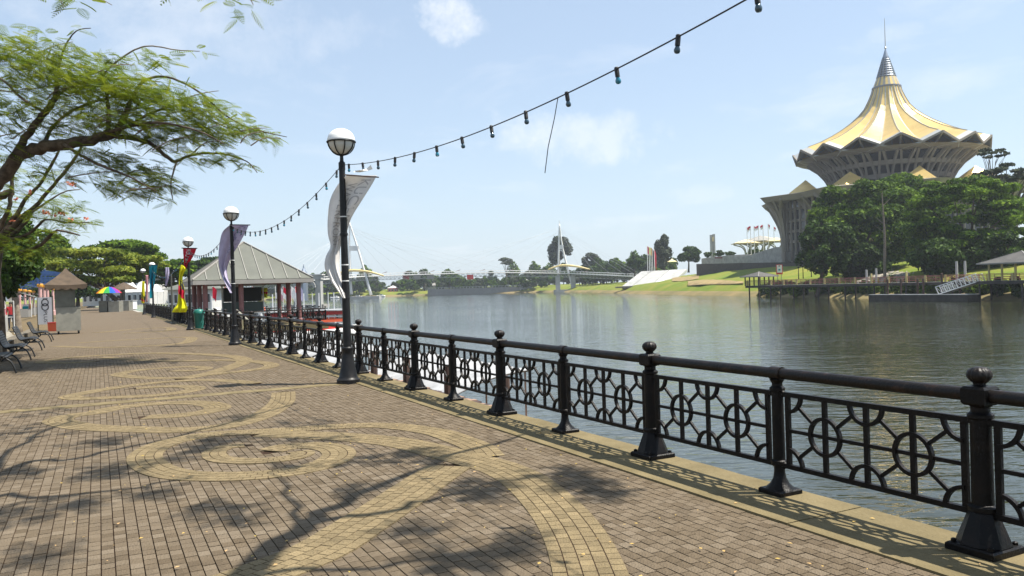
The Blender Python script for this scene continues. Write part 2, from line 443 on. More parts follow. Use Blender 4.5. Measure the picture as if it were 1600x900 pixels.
def brick_far():
    m = bpy.data.materials.new('paver_far'); m.use_nodes = True
    nd, lk = m.node_tree.nodes, m.node_tree.links
    b = nd['Principled BSDF']; b.inputs['Roughness'].default_value = 0.85; b.inputs['Specular IOR Level'].default_value = 0.25
    tc = nd.new('ShaderNodeTexCoord')
    mp = nd.new('ShaderNodeMapping'); mp.inputs['Rotation'].default_value = (0, 0, -QUAY_ROT)
    lk.new(tc.outputs['Object'], mp.inputs['Vector'])
    br = nd.new('ShaderNodeTexBrick'); br.inputs['Scale'].default_value = 1.0
    br.inputs['Brick Width'].default_value = 0.106; br.inputs['Row Height'].default_value = 0.081; br.inputs['Mortar Size'].default_value = 0.003
    br.inputs['Color1'].default_value = (0.148, 0.112, 0.070, 1); br.inputs['Color2'].default_value = (0.112, 0.085, 0.054, 1); br.inputs['Mortar'].default_value = (0.045, 0.03, 0.02, 1)
    lk.new(mp.outputs[0], br.inputs['Vector'])
    lk.new(br.outputs['Color'], b.inputs['Base Color'])
    M['paver_far'] = m
brick_far()
rng = random.Random(11)
nrng = np.random.default_rng(5)
# ================================================================ THE SETTING
# ---- river
mb = MB(); mb.poly([(-1600, -300, WATER_Z), (1800, -300, WATER_Z), (1800, 2200, WATER_Z), (-1600, 2200, WATER_Z)])
# water sheet is cut into one big quad; it passes under both banks
tag(mb.build('river', 'river_water'), 'dark green rippled river reflecting the sky', kind='structure')

# ---- near bank land behind the promenade
mb = MB()
mb.poly([ST(-60, -7.4, -0.03), ST(-60, -400, -0.03), ST(900, -400, -0.03), ST(900, -7.4, -0.03)])
tag(mb.build('near_bank_ground', 'soil'), 'bare garden soil behind the promenade', kind='structure')

# ---- promenade
T_IN, T_OUT, T_LEFT = -0.50, 0.25, -7.4
S_NEAR, S_FAR = -7.0, 26.0
mb = MB(); mb.poly([ST(-30, T_LEFT, -0.012), ST(-30, T_IN, -0.012), ST(S_FAR, T_IN, -0.012), ST(S_FAR, T_LEFT, -0.012)][::-1])
promenade = tag(mb.build('promenade', 'mortar'), 'brown brick promenade with tan swirl inlays along the river', kind='structure')
mb = MB(); mb.poly([ST(S_FAR, T_LEFT, 0.0), ST(S_FAR, T_IN, 0.0), ST(190, T_IN, 0.0), ST(190, T_LEFT, 0.0)][::-1])
mb.build('far_paving', 'paver_far', promenade)
mb = MB(); mb.poly([ST(-30, T_LEFT, 0.0), ST(-30, T_IN, 0.0), ST(S_NEAR, T_IN, 0.0), ST(S_NEAR, T_LEFT, 0.0)][::-1])
mb.build('far_paving', 'paver_far', promenade)

def catmull(pts, n=14):
    out = []
    P = [pts[0]] + pts + [pts[-1]]
    for i in range(1, len(P) - 2):
        for k in range(n):
            t = k / n
            a, b, c, d = P[i - 1], P[i], P[i + 1], P[i + 2]
            out.append(0.5 * ((2 * b) + (c - a) * t + (2 * a - 5 * b + 4 * c - d) * t * t + (3 * b - a - 3 * c + d) * t ** 3))
    out.append(pts[-1])
    return out
# centre lines of the tan inlay, read off the photograph and laid on the ground plane
BANDS = [
    ([(935, 935), (905, 850), (870, 797), (822, 752), (780, 731), (735, 718), (688, 706), (620, 691), (540, 683), (460, 679), (400, 677)], 0.45),
    ([(762, 714), (748, 700), (715, 686), (675, 674), (600, 665), (520, 667), (450, 672), (380, 676), (330, 679), (285, 686), (245, 698), (226, 714), (240, 731), (278, 742), (335, 745), (400, 743), (468, 735), (512, 723), (530, 710), (518, 700), (485, 696), (445, 699), (418, 706)], 0.36),
    ([(382, 696), (352, 699), (334, 708), (345, 718), (385, 721), (428, 719), (462, 714), (474, 708), (456, 705)], 0.26),
    ([(330, 925), (420, 893), (500, 860), (565, 820), (620, 784), (670, 750), (705, 727)], 0.45),
    ([(443, 613), (440, 628), (420, 644), (388, 657), (345, 667), (285, 672), (210, 671), (140, 668), (102, 662), (90, 657), (108, 650), (146, 645), (190, 636), (240, 631), (295, 629), (330, 632), (340, 638), (314, 645), (268, 650), (222, 652)], 0.40),
    ([(400, 599), (330, 594), (255, 597), (180, 606), (128, 615), (108, 620), (130, 623), (182, 621), (240, 618), (284, 613), (306, 608), (292, 604), (255, 604), (212, 607)], 0.36),
    ([(283, 592), (330, 583), (362, 573), (382, 564), (362, 557), (300, 553), (240, 552), (180, 554), (120, 558), (78, 563), (68, 566), (98, 567), (150, 565)], 0.42),
    ([(300, 588), (370, 581), (415, 575), (424, 570), (405, 566), (360, 563), (270, 564), (210, 562), (160, 558)], 0.36),
    ([(292, 590), (240, 591), (198, 588), (185, 585), (212, 579), (255, 575), (300, 573), (322, 576), (300, 579), (266, 579)], 0.34),
    ([(120, 536), (200, 531), (290, 527), (297, 532), (280, 537), (225, 541), (150, 543), (85, 541)], 0.45),
    ([(150, 520), (205, 515), (258, 512), (268, 515), (250, 518), (190, 521)], 0.5),
]
bands = []
for i, (px_, w) in enumerate(BANDS):
    pts = [ground(*p) for p in px_]
    c = catmull(pts)
    # even out the spacing
    acc = [c[0]]; dist = 0.0; step = 0.10; last = c[0]
    for p in c[1:]:
        seg = (p - last).length
        while seg > 1e-9 and dist + seg >= step:
            q = last + (p - last) * ((step - dist) / seg)
            acc.append(q); seg -= (step - dist); last = q; dist = 0.0
        dist += seg; last = p
    nn = []
    for k in range(len(acc)):
        d = acc[min(k + 2, len(acc) - 1)] - acc[max(k - 2, 0)]
        nn.append(Vector((-d.y, d.x, 0)).normalized())
    bands.append((acc, nn, w, 0.0013 * (i % 4)))
bp = np.array([[p.x, p.y, b[2]] for b in bands for p in b[0]])
PW, PL, GAP = 0.081, 0.106, 0.0036
def in_view(p, m=6):
    d = p - EYE; zf = d.dot(fwd)
    if zf <= 0.1: return False
    x = 800 + F_PX * d.dot(RC) / zf; y = 450 - F_PX * d.dot(UC) / zf
    return -m < x < 1600 + m and -m < y < 900 + m
quads, tints, cand = [], [], []
rows_n = int((T_IN - T_LEFT) / PW)
strip_s0, strip_s1 = 8.28, 8.62
for r in range(rows_n):
    t0 = T_IN - (r + 1) * PW
    off = 0.5 * PL * (r % 2) + rng.uniform(-0.02, 0.02)
    k = 0
    s = S_NEAR + off
    cs = []
    while s < S_FAR:
        cs.append(s); s += PL * rng.uniform(0.985, 1.015)
    ctr = np.array([[ST(x + PL / 2, t0 + PW / 2).x, ST(x + PL / 2, t0 + PW / 2).y] for x in cs])
    inside = np.zeros(len(cs), bool)
    for a in range(0, len(cs), 60):
        d2 = ((ctr[a:a + 60, None, :] - bp[None, :, :2]) ** 2).sum(2)
        inside[a:a + 60] = (d2 < (bp[None, :, 2] / 2 - 0.06) ** 2).any(1)
    for x, ins in zip(cs, inside):
        if ins or strip_s0 - 0.02 < x + PL / 2 < strip_s1 + 0.02: continue
        dz = rng.uniform(-0.003, 0.0006)
        j = [rng.uniform(-0.0012, 0.0012) for _ in range(4)]
        p = ST(x + PL / 2, t0 + PW / 2)
        if in_view(p) and p.length < 6.6: cand.append((p.length, x, t0, dz))
        else: quads.append((x, t0, dz)); tints.append(min(1, max(0, rng.gauss(0.5, 0.2))))
cand.sort()
single = cand[:300]
for c in cand[300:]:
    quads.append(c[1:]); tints.append(min(1, max(0, rng.gauss(0.5, 0.2))))
def brick_quads(x, t0, dz, L=PL, Wd=PW):
    a, b, c, d = ST(x + GAP, t0 + GAP, dz), ST(x + L - GAP, t0 + GAP, dz), ST(x + L - GAP, t0 + Wd - GAP, dz), ST(x + GAP, t0 + Wd - GAP, dz)
    lo = [Vector((p.x, p.y, -0.02)) for p in (a, b, c, d)]
    hi = [a, b, c, d]
    return [[tuple(p) for p in (hi[3], hi[2], hi[1], hi[0])]] + [[tuple(p) for p in (hi[i], hi[(i + 1) % 4], lo[(i + 1) % 4], lo[i])] for i in range(4)]
allq, allt = [], []
for (x, t0, dz), tn in zip(quads, tints):
    q = brick_quads(x, t0, dz); allq.extend(q); allt.extend([tn] * 5)
field = np_mesh('paver_field', np.array(allq), 'paver', allt, promenade); field['kind'] = 'stuff'
pm = []
for k in range(9):
    mb = MB(); mb.box((0, 0, -0.01), (PL - 2 * GAP, PW - 2 * GAP, 0.02), tint=0.12 + 0.095 * k + 0.001)
    pm.append(mb.mesh('paver', 'paver'))
for (_, x, t0, dz) in single:
    p = ST(x + PL / 2, t0 + PW / 2, dz)
    k = int(min(8, max(0, rng.gauss(4, 2))))
    child('paver', pm[k], promenade, p, (rng.uniform(-0.004, 0.004), rng.uniform(-0.004, 0.004), QUAY_ROT))
# tan bands
allq, allt, tsingle = [], [], []
for bi, (acc, nn, w, dz0) in enumerate(bands):
    nrow = max(3, round(w / 0.083)); rw = w / nrow
    base = [[tuple(acc[k] - nn[k] * (w / 2 - 0.004) + Vector((0, 0, 0.0016 + dz0))) for k in range(len(acc))], [tuple(acc[k] + nn[k] * (w / 2 - 0.004) + Vector((0, 0, 0.0016 + dz0))) for k in range(len(acc))]]
    mb = MB(); mb.grid(base); mb.build('inlay_bed', 'mortar', promenade)
    for r in range(nrow):
        r0, r1 = -w / 2 + r * rw + GAP, -w / 2 + (r + 1) * rw - GAP
        for k in range(-1 if r % 2 else 0, len(acc) - 1):
            a, b = acc[max(k, 0)], acc[max(k, 0) + 1]
            t_ = (b - a).normalized() * GAP
            odd = r % 2
            if k == -1: a2, b2, na, nb = acc[0], acc[0].lerp(acc[1], 0.5), nn[0], nn[0].lerp(nn[1], 0.5)
            elif odd and k + 2 >= len(acc): a2, b2, na, nb = a.lerp(b, 0.5), b, nn[k].lerp(nn[k + 1], 0.5), nn[k + 1]
            elif odd:
                a2 = acc[k].lerp(acc[k + 1], 0.5); b2 = acc[k + 1].lerp(acc[k + 2], 0.5); na = nn[k].lerp(nn[k + 1], 0.5); nb = nn[k + 1].lerp(nn[k + 2], 0.5)
            else: a2, b2, na, nb = a, b, nn[k], nn[k + 1]
            z = 0.0048 + dz0 + rng.uniform(-0.001, 0.001)
            hi = [a2 + t_ + na * r0, b2 - t_ + nb * r0, b2 - t_ + nb * r1, a2 + t_ + na * r1]
            hi = [Vector((p.x, p.y, z)) for p in hi]
            if (hi[0] - hi[1]).length < 0.012 or (hi[3] - hi[2]).length < 0.012 or (hi[1] - hi[0]).dot(hi[2] - hi[3]) < 0: continue
            lo = [Vector((p.x, p.y, -0.005)) for p in hi]
            tn = min(1, max(0, rng.gauss(0.5, 0.2)))
            q = [[tuple(p) for p in (hi[0], hi[1], hi[2], hi[3])]] + [[tuple(p) for p in (hi[(i + 1) % 4], hi[i], lo[i], lo[(i + 1) % 4])] for i in range(4)]
            if bi in (0, 3) and in_view(hi[0]): tsingle.append((hi[0].length, q, tn))
            else: allq.extend(q); allt.extend([tn] * 5)
tsingle.sort(key=lambda e: e[0])
for e in tsingle[300:]:
    allq.extend(e[1]); allt.extend([e[2]] * 5)
inl = np_mesh('tan_paver_field', np.array(allq), 'tan_paver', allt, promenade); inl['kind'] = 'stuff'
for (_, q, tn) in tsingle[:300]:
    np_mesh('tan_paver', np.array(q), 'tan_paver', [tn] * 5, promenade)
mb = MB(); mb.poly([ST(strip_s0, T_LEFT, 0.002), ST(strip_s0, T_IN, 0.002), ST(strip_s1, T_IN, 0.002), ST(strip_s1, T_LEFT, 0.002)][::-1], 0.02)
mb.build('concrete_strip', 'strip', promenade)

# ---- quay wall and its coping stones
mb = MB()
mb.poly([ST(-30, T_OUT - 0.05, -0.13), ST(-30, T_OUT - 0.05, -6), ST(190, T_OUT - 0.05, -6), ST(190, T_OUT - 0.05, -0.13)])
mb.poly([ST(-30, T_IN, -0.10), ST(-30, T_OUT - 0.05, -0.10), ST(190, T_OUT - 0.05, -0.10), ST(190, T_IN, -0.10)][::-1])
wall = tag(mb.build('quay_wall', 'concrete'), 'stone quay wall dropping from the promenade into the river', kind='structure')
s = -12.0
while s < 100:
    L = 2.45 if s < 60 else 8.0
    mb = MB(); z = rng.uniform(0.010, 0.016)
    e = [rng.uniform(-0.012, 0.02) for _ in range(5)]
    n = 6
    top = [ST(s + 0.006, T_IN + 0.002, z)] + [ST(s + 0.006 + (L - 0.012) * k / n, T_OUT + rng.uniform(-0.014, 0.010), z) for k in range(n + 1)] + [ST(s + L - 0.006, T_IN + 0.002, z)]
    mb.poly(top[::-1], 0.11); mb.build('coping_stone', 'coping', wall)
    s += L

# ---- opposite bank: strips of ground offset from the shoreline
shore = [(330, -60), (170, 20), (100, 80), (84, 125), (78, 150), (73, 183), (69, 214), (67, 245), (60, 301), (54, 372), (50, 450), (42, 540), (15, 625), (-70, 668), (-220, 690), (-400, 660), (-700, 560), (-1200, 430)]
hts = [9, 9, 8, 7.5, 7, 6.6, 6.3, 6.5, 7.2, 6.4, 5, 3.5, 2, 2, 2, 2, 2, 2]
sh = [Vector((x, y, 0)) for x, y in shore]
def shore_rows():
    offs = [(-6, None), (0, -3.05), (1.5, -2.3), (4, -1.7), (9, 0.12), (22, 0.42), (34, 0.82), (46, 1.0), (75, 1.35), (150, 1.6), (900, 1.6)]
    P = catmull(sh, 8)
    Hh = catmull([Vector((h, 0, 0)) for h in hts], 8)
    rows = []
    for i, p in enumerate(P):
        d = P[min(i + 1, len(P) - 1)] - P[max(i - 1, 0)]
        n = Vector((d.y, -d.x, 0)).normalized()
        row = []
        for o, h in offs:
            z = -5 if h is None else (h if o < 5 else h * Hh[i].x)
            w = 0 if o < 5 else rng.uniform(-0.15, 0.15)
            row.append((p.x + n.x * o, p.y + n.y * o, z + w))
        rows.append(row)
    return rows
R_ = shore_rows()
mb = MB(); mb.grid([r[3:] for r in R_]); tag(mb.build('grass_bank', 'grass', smooth=True, auto=None), 'mown grass slope of the opposite bank', kind='structure')
mb = MB(); mb.grid([r[:4] for r in R_]); tag(mb.build('river_shore', 'shore', smooth=True, auto=None), 'bare earth shore at the foot of the opposite bank', kind='structure')
def bank_z(x, y):
    """height of the opposite bank under a point"""
    d2 = (SHP[:, 0] - x) ** 2 + (SHP[:, 1] - y) ** 2
    i = int(d2.argmin()); o = math.sqrt(d2[i]); j = min(i + 1, len(SHP) - 1); k_ = max(i - 1, 0)
    dx, dy = SHP[j, 0] - SHP[k_, 0], SHP[j, 1] - SHP[k_, 1]
    if (x - SHP[i, 0]) * dy - (y - SHP[i, 1]) * dx < 0: return -5.0
    h = SHP[i, 2]
    return float(np.interp(o, [0, 1.5, 4, 9, 22, 34, 46, 75, 150], [-3.05, -2.3, -1.7, .12 * h, .42 * h, .82 * h, h, 1.35 * h, 1.6 * h]))
SHP = np.array([[p.x, p.y, h.x] for p, h in zip(catmull(sh, 8), catmull([Vector((h, 0, 0)) for h in hts], 8))])
def hit(x, y, dz=0.0):
    """where the line of sight through a pixel meets the opposite bank"""
    Y = 120.0
    while Y < 800:
        p = at(x, y, Y)
        if p.z <= bank_z(p.x, p.y): break
        Y += 1.0
    p.z = bank_z(p.x, p.y) + dz
    return p

# ================================================================ RAILING
railing = thing('riverside_railing', 'black cast iron railing with ring pattern panels along the quay edge', 'railing', ST(0, 0.06, 0))
RT = 0.06
SP = 3.28
def arc_bar(mb, cx, cz, r, a0, a1, w=0.026, d=0.03, n=14):
    # flat ring piece in the local XZ plane
    full = abs(a1 - a0) > 6.2
    P = []; Fc = []
    for i in range(n + 1):
        a = a0 + (a1 - a0) * i / n
        for rr, yy in ((r - w / 2, -d / 2), (r + w / 2, -d / 2), (r + w / 2, d / 2), (r - w / 2, d / 2)):
            P.append((cx + rr * math.cos(a), yy, cz + rr * math.sin(a)))
    for i in range(n):
        for k in range(4):
            l = (k + 1) % 4
            Fc.append((i * 4 + k, i * 4 + l, (i + 1) * 4 + l, (i + 1) * 4 + k))
    if not full: Fc += [(3, 2, 1, 0), (n * 4, n * 4 + 1, n * 4 + 2, n * 4 + 3)]
    mb.add(P, Fc)
    return mb
PZ0, PZ1 = 0.24, 0.80
PH = PZ1 - PZ0; PC = (PZ0 + PZ1) / 2
HALF = 0.715           # half panel width
VX = 0.36
def panel_meshes():
    out = {}
    mb = MB()
    mb.bar((-HALF - 0.06, 0, PZ1), (HALF + 0.06, 0, PZ1), 0.036, 0.036); mb.bar((-HALF - 0.06, 0, PZ0), (HALF + 0.06, 0, PZ0), 0.036, 0.036)
    for x in (-HALF, HALF): mb.bar((x, 0, PZ0 + 0.016), (x, 0, PZ1 - 0.016), 0.040, 0.026, up=Vector((0, 1, 0)))
    for x in (-HALF - 0.05, HALF + 0.05):
        for z in (PZ0, PZ1): mb.lathe([(0.010, -0.026), (0.026, -0.014), (0.026, 0.014), (0.010, 0.026)], (x, 0, z), 8)
    out['frame'] = mb.mesh('panel', 'iron')
    out['vert'] = MB().bar((0, 0, PZ0 + 0.016), (0, 0, PZ1 - 0.016), 0.037, 0.024, up=Vector((0, 1, 0))).mesh('vertical_bar', 'iron')
    out['horz'] = MB().bar((-HALF + 0.02, 0, PC), (HALF - 0.02, 0, PC), 0.02, 0.026).mesh('cross_bar', 'iron')
    out['ring'] = arc_bar(MB(), 0, 0, 0.135, 0, 2 * math.pi, n=28).mesh('ring', 'iron')
    out['half'] = arc_bar(MB(), 0, 0, 0.135, 0, math.pi, n=16).mesh('half_ring', 'iron')
    out['quar'] = arc_bar(MB(), 0, 0, 0.135, 0, math.pi / 2, n=9).mesh('quarter_ring', 'iron')
    # link between a ring and a half ring
    dx, dz = VX, PH / 2
    L = math.hypot(dx, dz); ux, uz = dx / L, dz / L
    out['link'] = MB().bar((ux * 0.142, 0, uz * 0.142), (ux * (L - 0.142), 0, uz * (L - 0.142)), 0.024, 0.02, up=Vector((0, 1, 0))).mesh('link', 'iron')
    return out
PM = panel_meshes()
def make_panel(sc, detail=True):
    loc = ST(sc, RT) - Vector(ORG[railing.name])
    p = child('panel', PM['frame'], railing, loc, (0, 0, QUAY_ROT))
    if detail:
        for x in (-VX, 0, VX): child('vertical_bar', PM['vert'], p, (x, 0, 0))
        child('cross_bar', PM['horz'], p)
        for x in (-VX, VX): child('ring', PM['ring'], p, (x, 0.004, PC))
        child('half_ring', PM['half'], p, (0, 0.004, PZ0)); child('half_ring', PM['half'], p, (0, 0.004, PZ1), (0, math.pi, 0))
        for x, z, a in ((-HALF, PZ0, 0), (HALF, PZ0, -math.pi / 2), (HALF, PZ1, math.pi), (-HALF, PZ1, math.pi / 2)):
            child('quarter_ring', PM['quar'], p, (x, 0.004, z), (0, a, 0))
        for x in (-VX, VX):
            for rz in (0, math.pi):
                child('link', PM['link'], p, (x, 0.002, PC), (0, 0, rz))
                child('link', PM['link'], p, (x, 0.002, PC), (math.pi, 0, rz))
    return p
def far_panel_mesh():
    mb = MB()
    for x in (-HALF, -VX, 0, VX, HALF): mb.bar((x, 0, PZ0), (x, 0, PZ1), 0.036, 0.022, up=Vector((0, 1, 0)))
    mb.bar((-HALF - 0.06, 0, PZ1 + 0.002), (HALF + 0.06, 0, PZ1 + 0.002), 0.034, 0.030); mb.bar((-HALF - 0.06, 0, PZ0 - 0.002), (HALF + 0.06, 0, PZ0 - 0.002), 0.034, 0.030)
    mb.bar((-HALF, 0, PC), (HALF, 0, PC), 0.018, 0.02)
    for x in (-VX, VX): arc_bar(mb, x, PC, 0.135, 0, 2 * math.pi, n=14)
    arc_bar(mb, 0, PZ0, 0.135, 0, math.pi, n=8); arc_bar(mb, 0, PZ1, 0.135, -math.pi, 0, n=8)
    return mb.mesh('panel', 'iron')
FAR_PANEL = far_panel_mesh()
mb = MB()
mb.lathe([(0.215, 0.0), (0.215, 0.035), (0.20, 0.045), (0.165, 0.05)], seg=4, square=True)
big_base = mb.mesh('base_plate', 'iron')
mb = MB(); mb.lathe([(0.155, 0.05), (0.088, 0.225), (0.080, 0.24)], seg=8, square=True)
for k in range(4):
    a = math.pi / 4 + k * math.pi / 2
    mb.lathe([(0.018, 0.045), (0.018, 0.062), (0.006, 0.068)], (0.165 * math.cos(a) * 1.0, 0.165 * math.sin(a), 0), 6)
big_flare = mb.mesh('foot', 'iron')
mb = MB(); mb.lathe([(0.066, 0.235), (0.085, 0.245), (0.085, 0.27), (0.064, 0.285), (0.060, 0.80), (0.075, 0.81), (0.075, 0.83), (0.055, 0.845), (0.055, 0.875), (0.068, 0.885)], seg=16)
big_shaft = mb.mesh('shaft', 'iron', True, auto=35)
mb = MB(); mb.lathe([(0.088, 0.885), (0.106, 0.90), (0.106, 0.985), (0.088, 1.0)], seg=4, square=True)
mb.lathe([(0.05, 1.0), (0.036, 1.01), (0.036, 1.025)], seg=12)
big_block = mb.mesh('rail_block', 'iron')
mb = MB(); mb.lathe([(0.036, 1.02), (0.048, 1.03), (0.064, 1.05), (0.068, 1.072), (0.060, 1.095), (0.038, 1.112), (0.012, 1.118)], seg=48, lobes=12, lobe_amp=0.06)
finial_m = mb.mesh('finial', 'rail_iron', True, auto=60)
mb = MB(); mb.lathe([(0.165, 0.0), (0.165, 0.03), (0.15, 0.04)], seg=4, square=True)
small_base = mb.mesh('base_plate', 'iron')
mb = MB(); mb.lathe([(0.115, 0.038), (0.075, 0.075), (0.05, 0.12), (0.042, 0.17), (0.042, 0.215), (0.062, 0.225), (0.062, 0.255), (0.048, 0.265), (0.045, 0.80), (0.060, 0.81), (0.060, 0.83), (0.042, 0.845), (0.040, 0.865), (0.058, 0.895)], seg=14)
small_shaft = mb.mesh('shaft', 'iron', True, auto=35)
mb = MB(); mb.tube([(-0.055, 0, 0.944), (0.055, 0, 0.944)], 0.053, 12)
saddle_m = mb.mesh('rail_saddle', 'rail_iron', True, auto=35)
RAIL_Z = 0.944
lo = ORG[railing.name]
k = -3
s_end = 96.0
def root_post(sx, big):
    loc = ST(sx, RT) - Vector(lo)
    loc.z = 0.014
    if big:
        p = child('post', big_shaft, railing, loc, (0, 0, QUAY_ROT))
        for nm, me in (('base_plate', big_base), ('foot', big_flare), ('rail_block', big_block), ('finial', finial_m)): child(nm, me, p)
    else:
        p = child('post', small_shaft, railing, loc, (0, 0, QUAY_ROT))
        for nm, me in (('base_plate', small_base), ('rail_saddle', saddle_m)): child(nm, me, p)
rail_pts = []
i = -4
while True:
    sx = 0.05 + i * SP / 2
    if sx > s_end: break
    root_post(sx, i % 2 == 0)
    sc = sx + SP / 4
    if sx < 34: make_panel(sc, True)
    else: child('panel', FAR_PANEL, railing, ST(sc, RT) - Vector(lo), (0, 0, QUAY_ROT))
    rl = MB(); rl.tube([(-SP / 4, 0, RAIL_Z + 0.014), (SP / 4, 0, RAIL_Z + 0.014)], 0.043, 12, caps=False)
    if i == -4: RAIL_M = rl.mesh('top_rail', 'rail_iron', True, auto=None)
    child('top_rail', RAIL_M, railing, ST(sc, RT) - Vector(lo), (0, 0, QUAY_ROT))
    i += 1

# ================================================================ STREET LAMPS
def lamp_meshes():
    m = {}
    m['base'] = MB().lathe([(0.215, 0.0), (0.215, 0.07), (0.19, 0.09), (0.17, 0.12), (0.135, 0.30), (0.105, 0.52), (0.095, 0.60), (0.105, 0.62), (0.105, 0.66), (0.085, 0.68)], seg=20).mesh('base', 'lamp_iron', True, auto=35)
    m['shaft'] = MB().lathe([(0.078, 0.66), (0.066, 2.4), (0.056, 4.02), (0.056, 4.06)], seg=14).mesh('shaft', 'lamp_iron', True, auto=35)
    m['collar'] = MB().lathe([(0.06, 0), (0.075, 0.01), (0.075, 0.05), (0.06, 0.06)], seg=14).mesh('collar', 'lamp_iron', True, auto=35)
    m['neck'] = MB().lathe([(0.062, 3.98), (0.062, 4.12), (0.036, 4.15), (0.032, 4.24), (0.07, 4.29), (0.09, 4.305)], seg=14).mesh('neck', 'lamp_iron', True, auto=35)
    R = 0.245; zc_ = 4.515
    pr = [(R * math.cos(a), R * math.sin(a)) for a in [math.radians(x) for x in range(-82, 1, 8)]] + [(R, 0.03)]
    m['globe'] = MB().lathe(pr, (0, 0, zc_), 24).mesh('globe', 'globe_glass', True, auto=None)
    pr = [(R + 0.012, 0.0), (R + 0.012, 0.03)] + [((R + 0.008) * math.cos(a), 0.03 + (R - 0.03) * math.sin(a)) for a in [math.radians(x) for x in range(6, 90, 8)]] + [(0.006, 0.03 + R - 0.03)]
    m['cap'] = MB().lathe(pr, (0, 0, zc_), 24).mesh('cap', 'globe_white', True, auto=None)
    m['ring'] = MB().tube([((R + 0.016) * math.cos(a), (R + 0.016) * math.sin(a), zc_ - 0.008) for a in [2 * math.pi * k / 24 for k in range(24)]], 0.015, 6, closed=True).mesh('ring', 'lamp_iron', True, auto=None)
    m['rib'] = MB().tube([((R + 0.012) * math.cos(a), 0, zc_ + (R + 0.012) * math.sin(a)) for a in [math.radians(x) for x in range(-80, 1, 10)]], 0.011, 6).mesh('rib', 'lamp_iron', True, auto=None)
    m['strap'] = MB().lathe([(0.071, 0), (0.071, 0.02)], seg=12).mesh('strap', 'strap')
    return m
LMESH = lamp_meshes()
def make_lamp(s, t, label, lean=0.0, straps=()):
    o = thing('street_lamp', label, 'lamp', ST(s, t, 0.0), QUAY_ROT, 'globe lamps along the promenade', world=False)
    o.rotation_euler = (0, lean, 0); o.rotation_euler = (0, 0, QUAY_ROT)
    for nm in ('base', 'shaft', 'neck'): child(nm, LMESH[nm], o)
    for z in (1.55, 2.75): child('collar', LMESH['collar'], o, (0, 0, z), (0, 0, 0))
    g = child('globe', LMESH['globe'], o)
    child('cap', LMESH['cap'], g); child('ring', LMESH['ring'], g)
    for k in range(8): child('rib', LMESH['rib'], g, (0, 0, 0), (0, 0, k * math.pi / 4))
    for z in straps: child('strap', LMESH['strap'], o, (0, 0, z))
    return o
LAMP_S = [-5.9, 8.47, 22.55, 37.6, 69.0, 85.0]
LAMP_T = -0.58
make_lamp(LAMP_S[0], LAMP_T, 'globe street lamp at the near end of the bulb string, beyond the right frame edge')
make_lamp(LAMP_S[1], LAMP_T, 'tallest-looking globe street lamp, nearest, with the white twisted banner', straps=(1.2, 1.9, 2.2, 3.1))
make_lamp(LAMP_S[2], LAMP_T, 'second nearest globe street lamp, carrying the lilac banner', straps=(0.9, 1.3, 2.1, 2.9))
make_lamp(LAMP_S[3], LAMP_T, 'third globe street lamp, with the red pennant and yellow flag')
make_lamp(LAMP_S[4], LAMP_T, 'fourth globe street lamp, with the tall blue banner')
make_lamp(LAMP_S[5], LAMP_T, 'farthest globe street lamp, beside the pink banner')

# ================================================================ BANNERS AND FLAGS
def text_mesh(body, size, matname, extrude=0.0):
    cu = bpy.data.curves.new('txt', 'FONT'); cu.body = body; cu.size = size; cu.extrude = extrude; cu.align_x = 'CENTER'; cu.align_y = 'CENTER'
    ob = bpy.data.objects.new('txt', cu); C.objects.link(ob)
    dg = bpy.context.evaluated_depsgraph_get()
    me = bpy.data.meshes.new_from_object(ob.evaluated_get(dg))
    bpy.data.objects.remove(ob)
    me.materials.clear(); me.materials.append(M[matname])
    return me
def cloth(name, label, cat, rows, Y, matname, fold=0.05, group=None, nf=2.2, nc=15, sub=6, phase=0.0, extra=None):
    """cloth between a left and a right edge: rows = (y, x_left, x_right, depth offset left, depth offset right) read off the photo"""
    base = at(rows[0][1], rows[0][0], Y)
    o = thing(name, label, cat, base, 0, group)
    L = catmull([at(r[1], r[0], Y + (r[3] if len(r) > 3 else 0)) for r in rows], sub)
    Rr = catmull([at(r[2], r[0], Y + (r[4] if len(r) > 4 else 0)) for r in rows], sub)
    g = []
    for i, (a, b) in enumerate(zip(L, Rr)):
        v = i / (len(L) - 1)
        row = []
        for j in range(nc):
            u = j / (nc - 1)
            p = a.lerp(b, u)
            amp = fold * min(1, v * 3) * (0.4 + 0.6 * math.sin(math.pi * u))
            p = p + Vector((0, amp * math.sin(nf * 2 * math.pi * u + 2.5 * v + phase), 0))
            row.append(p)
        g.append(row)
    mb = MB(); mb.grid(g)
    f = mb.build('fabric', matname, o, smooth=True, auto=None)
    so = f.modifiers.new('thick', 'SOLIDIFY'); so.thickness = 0.004
    return o, g
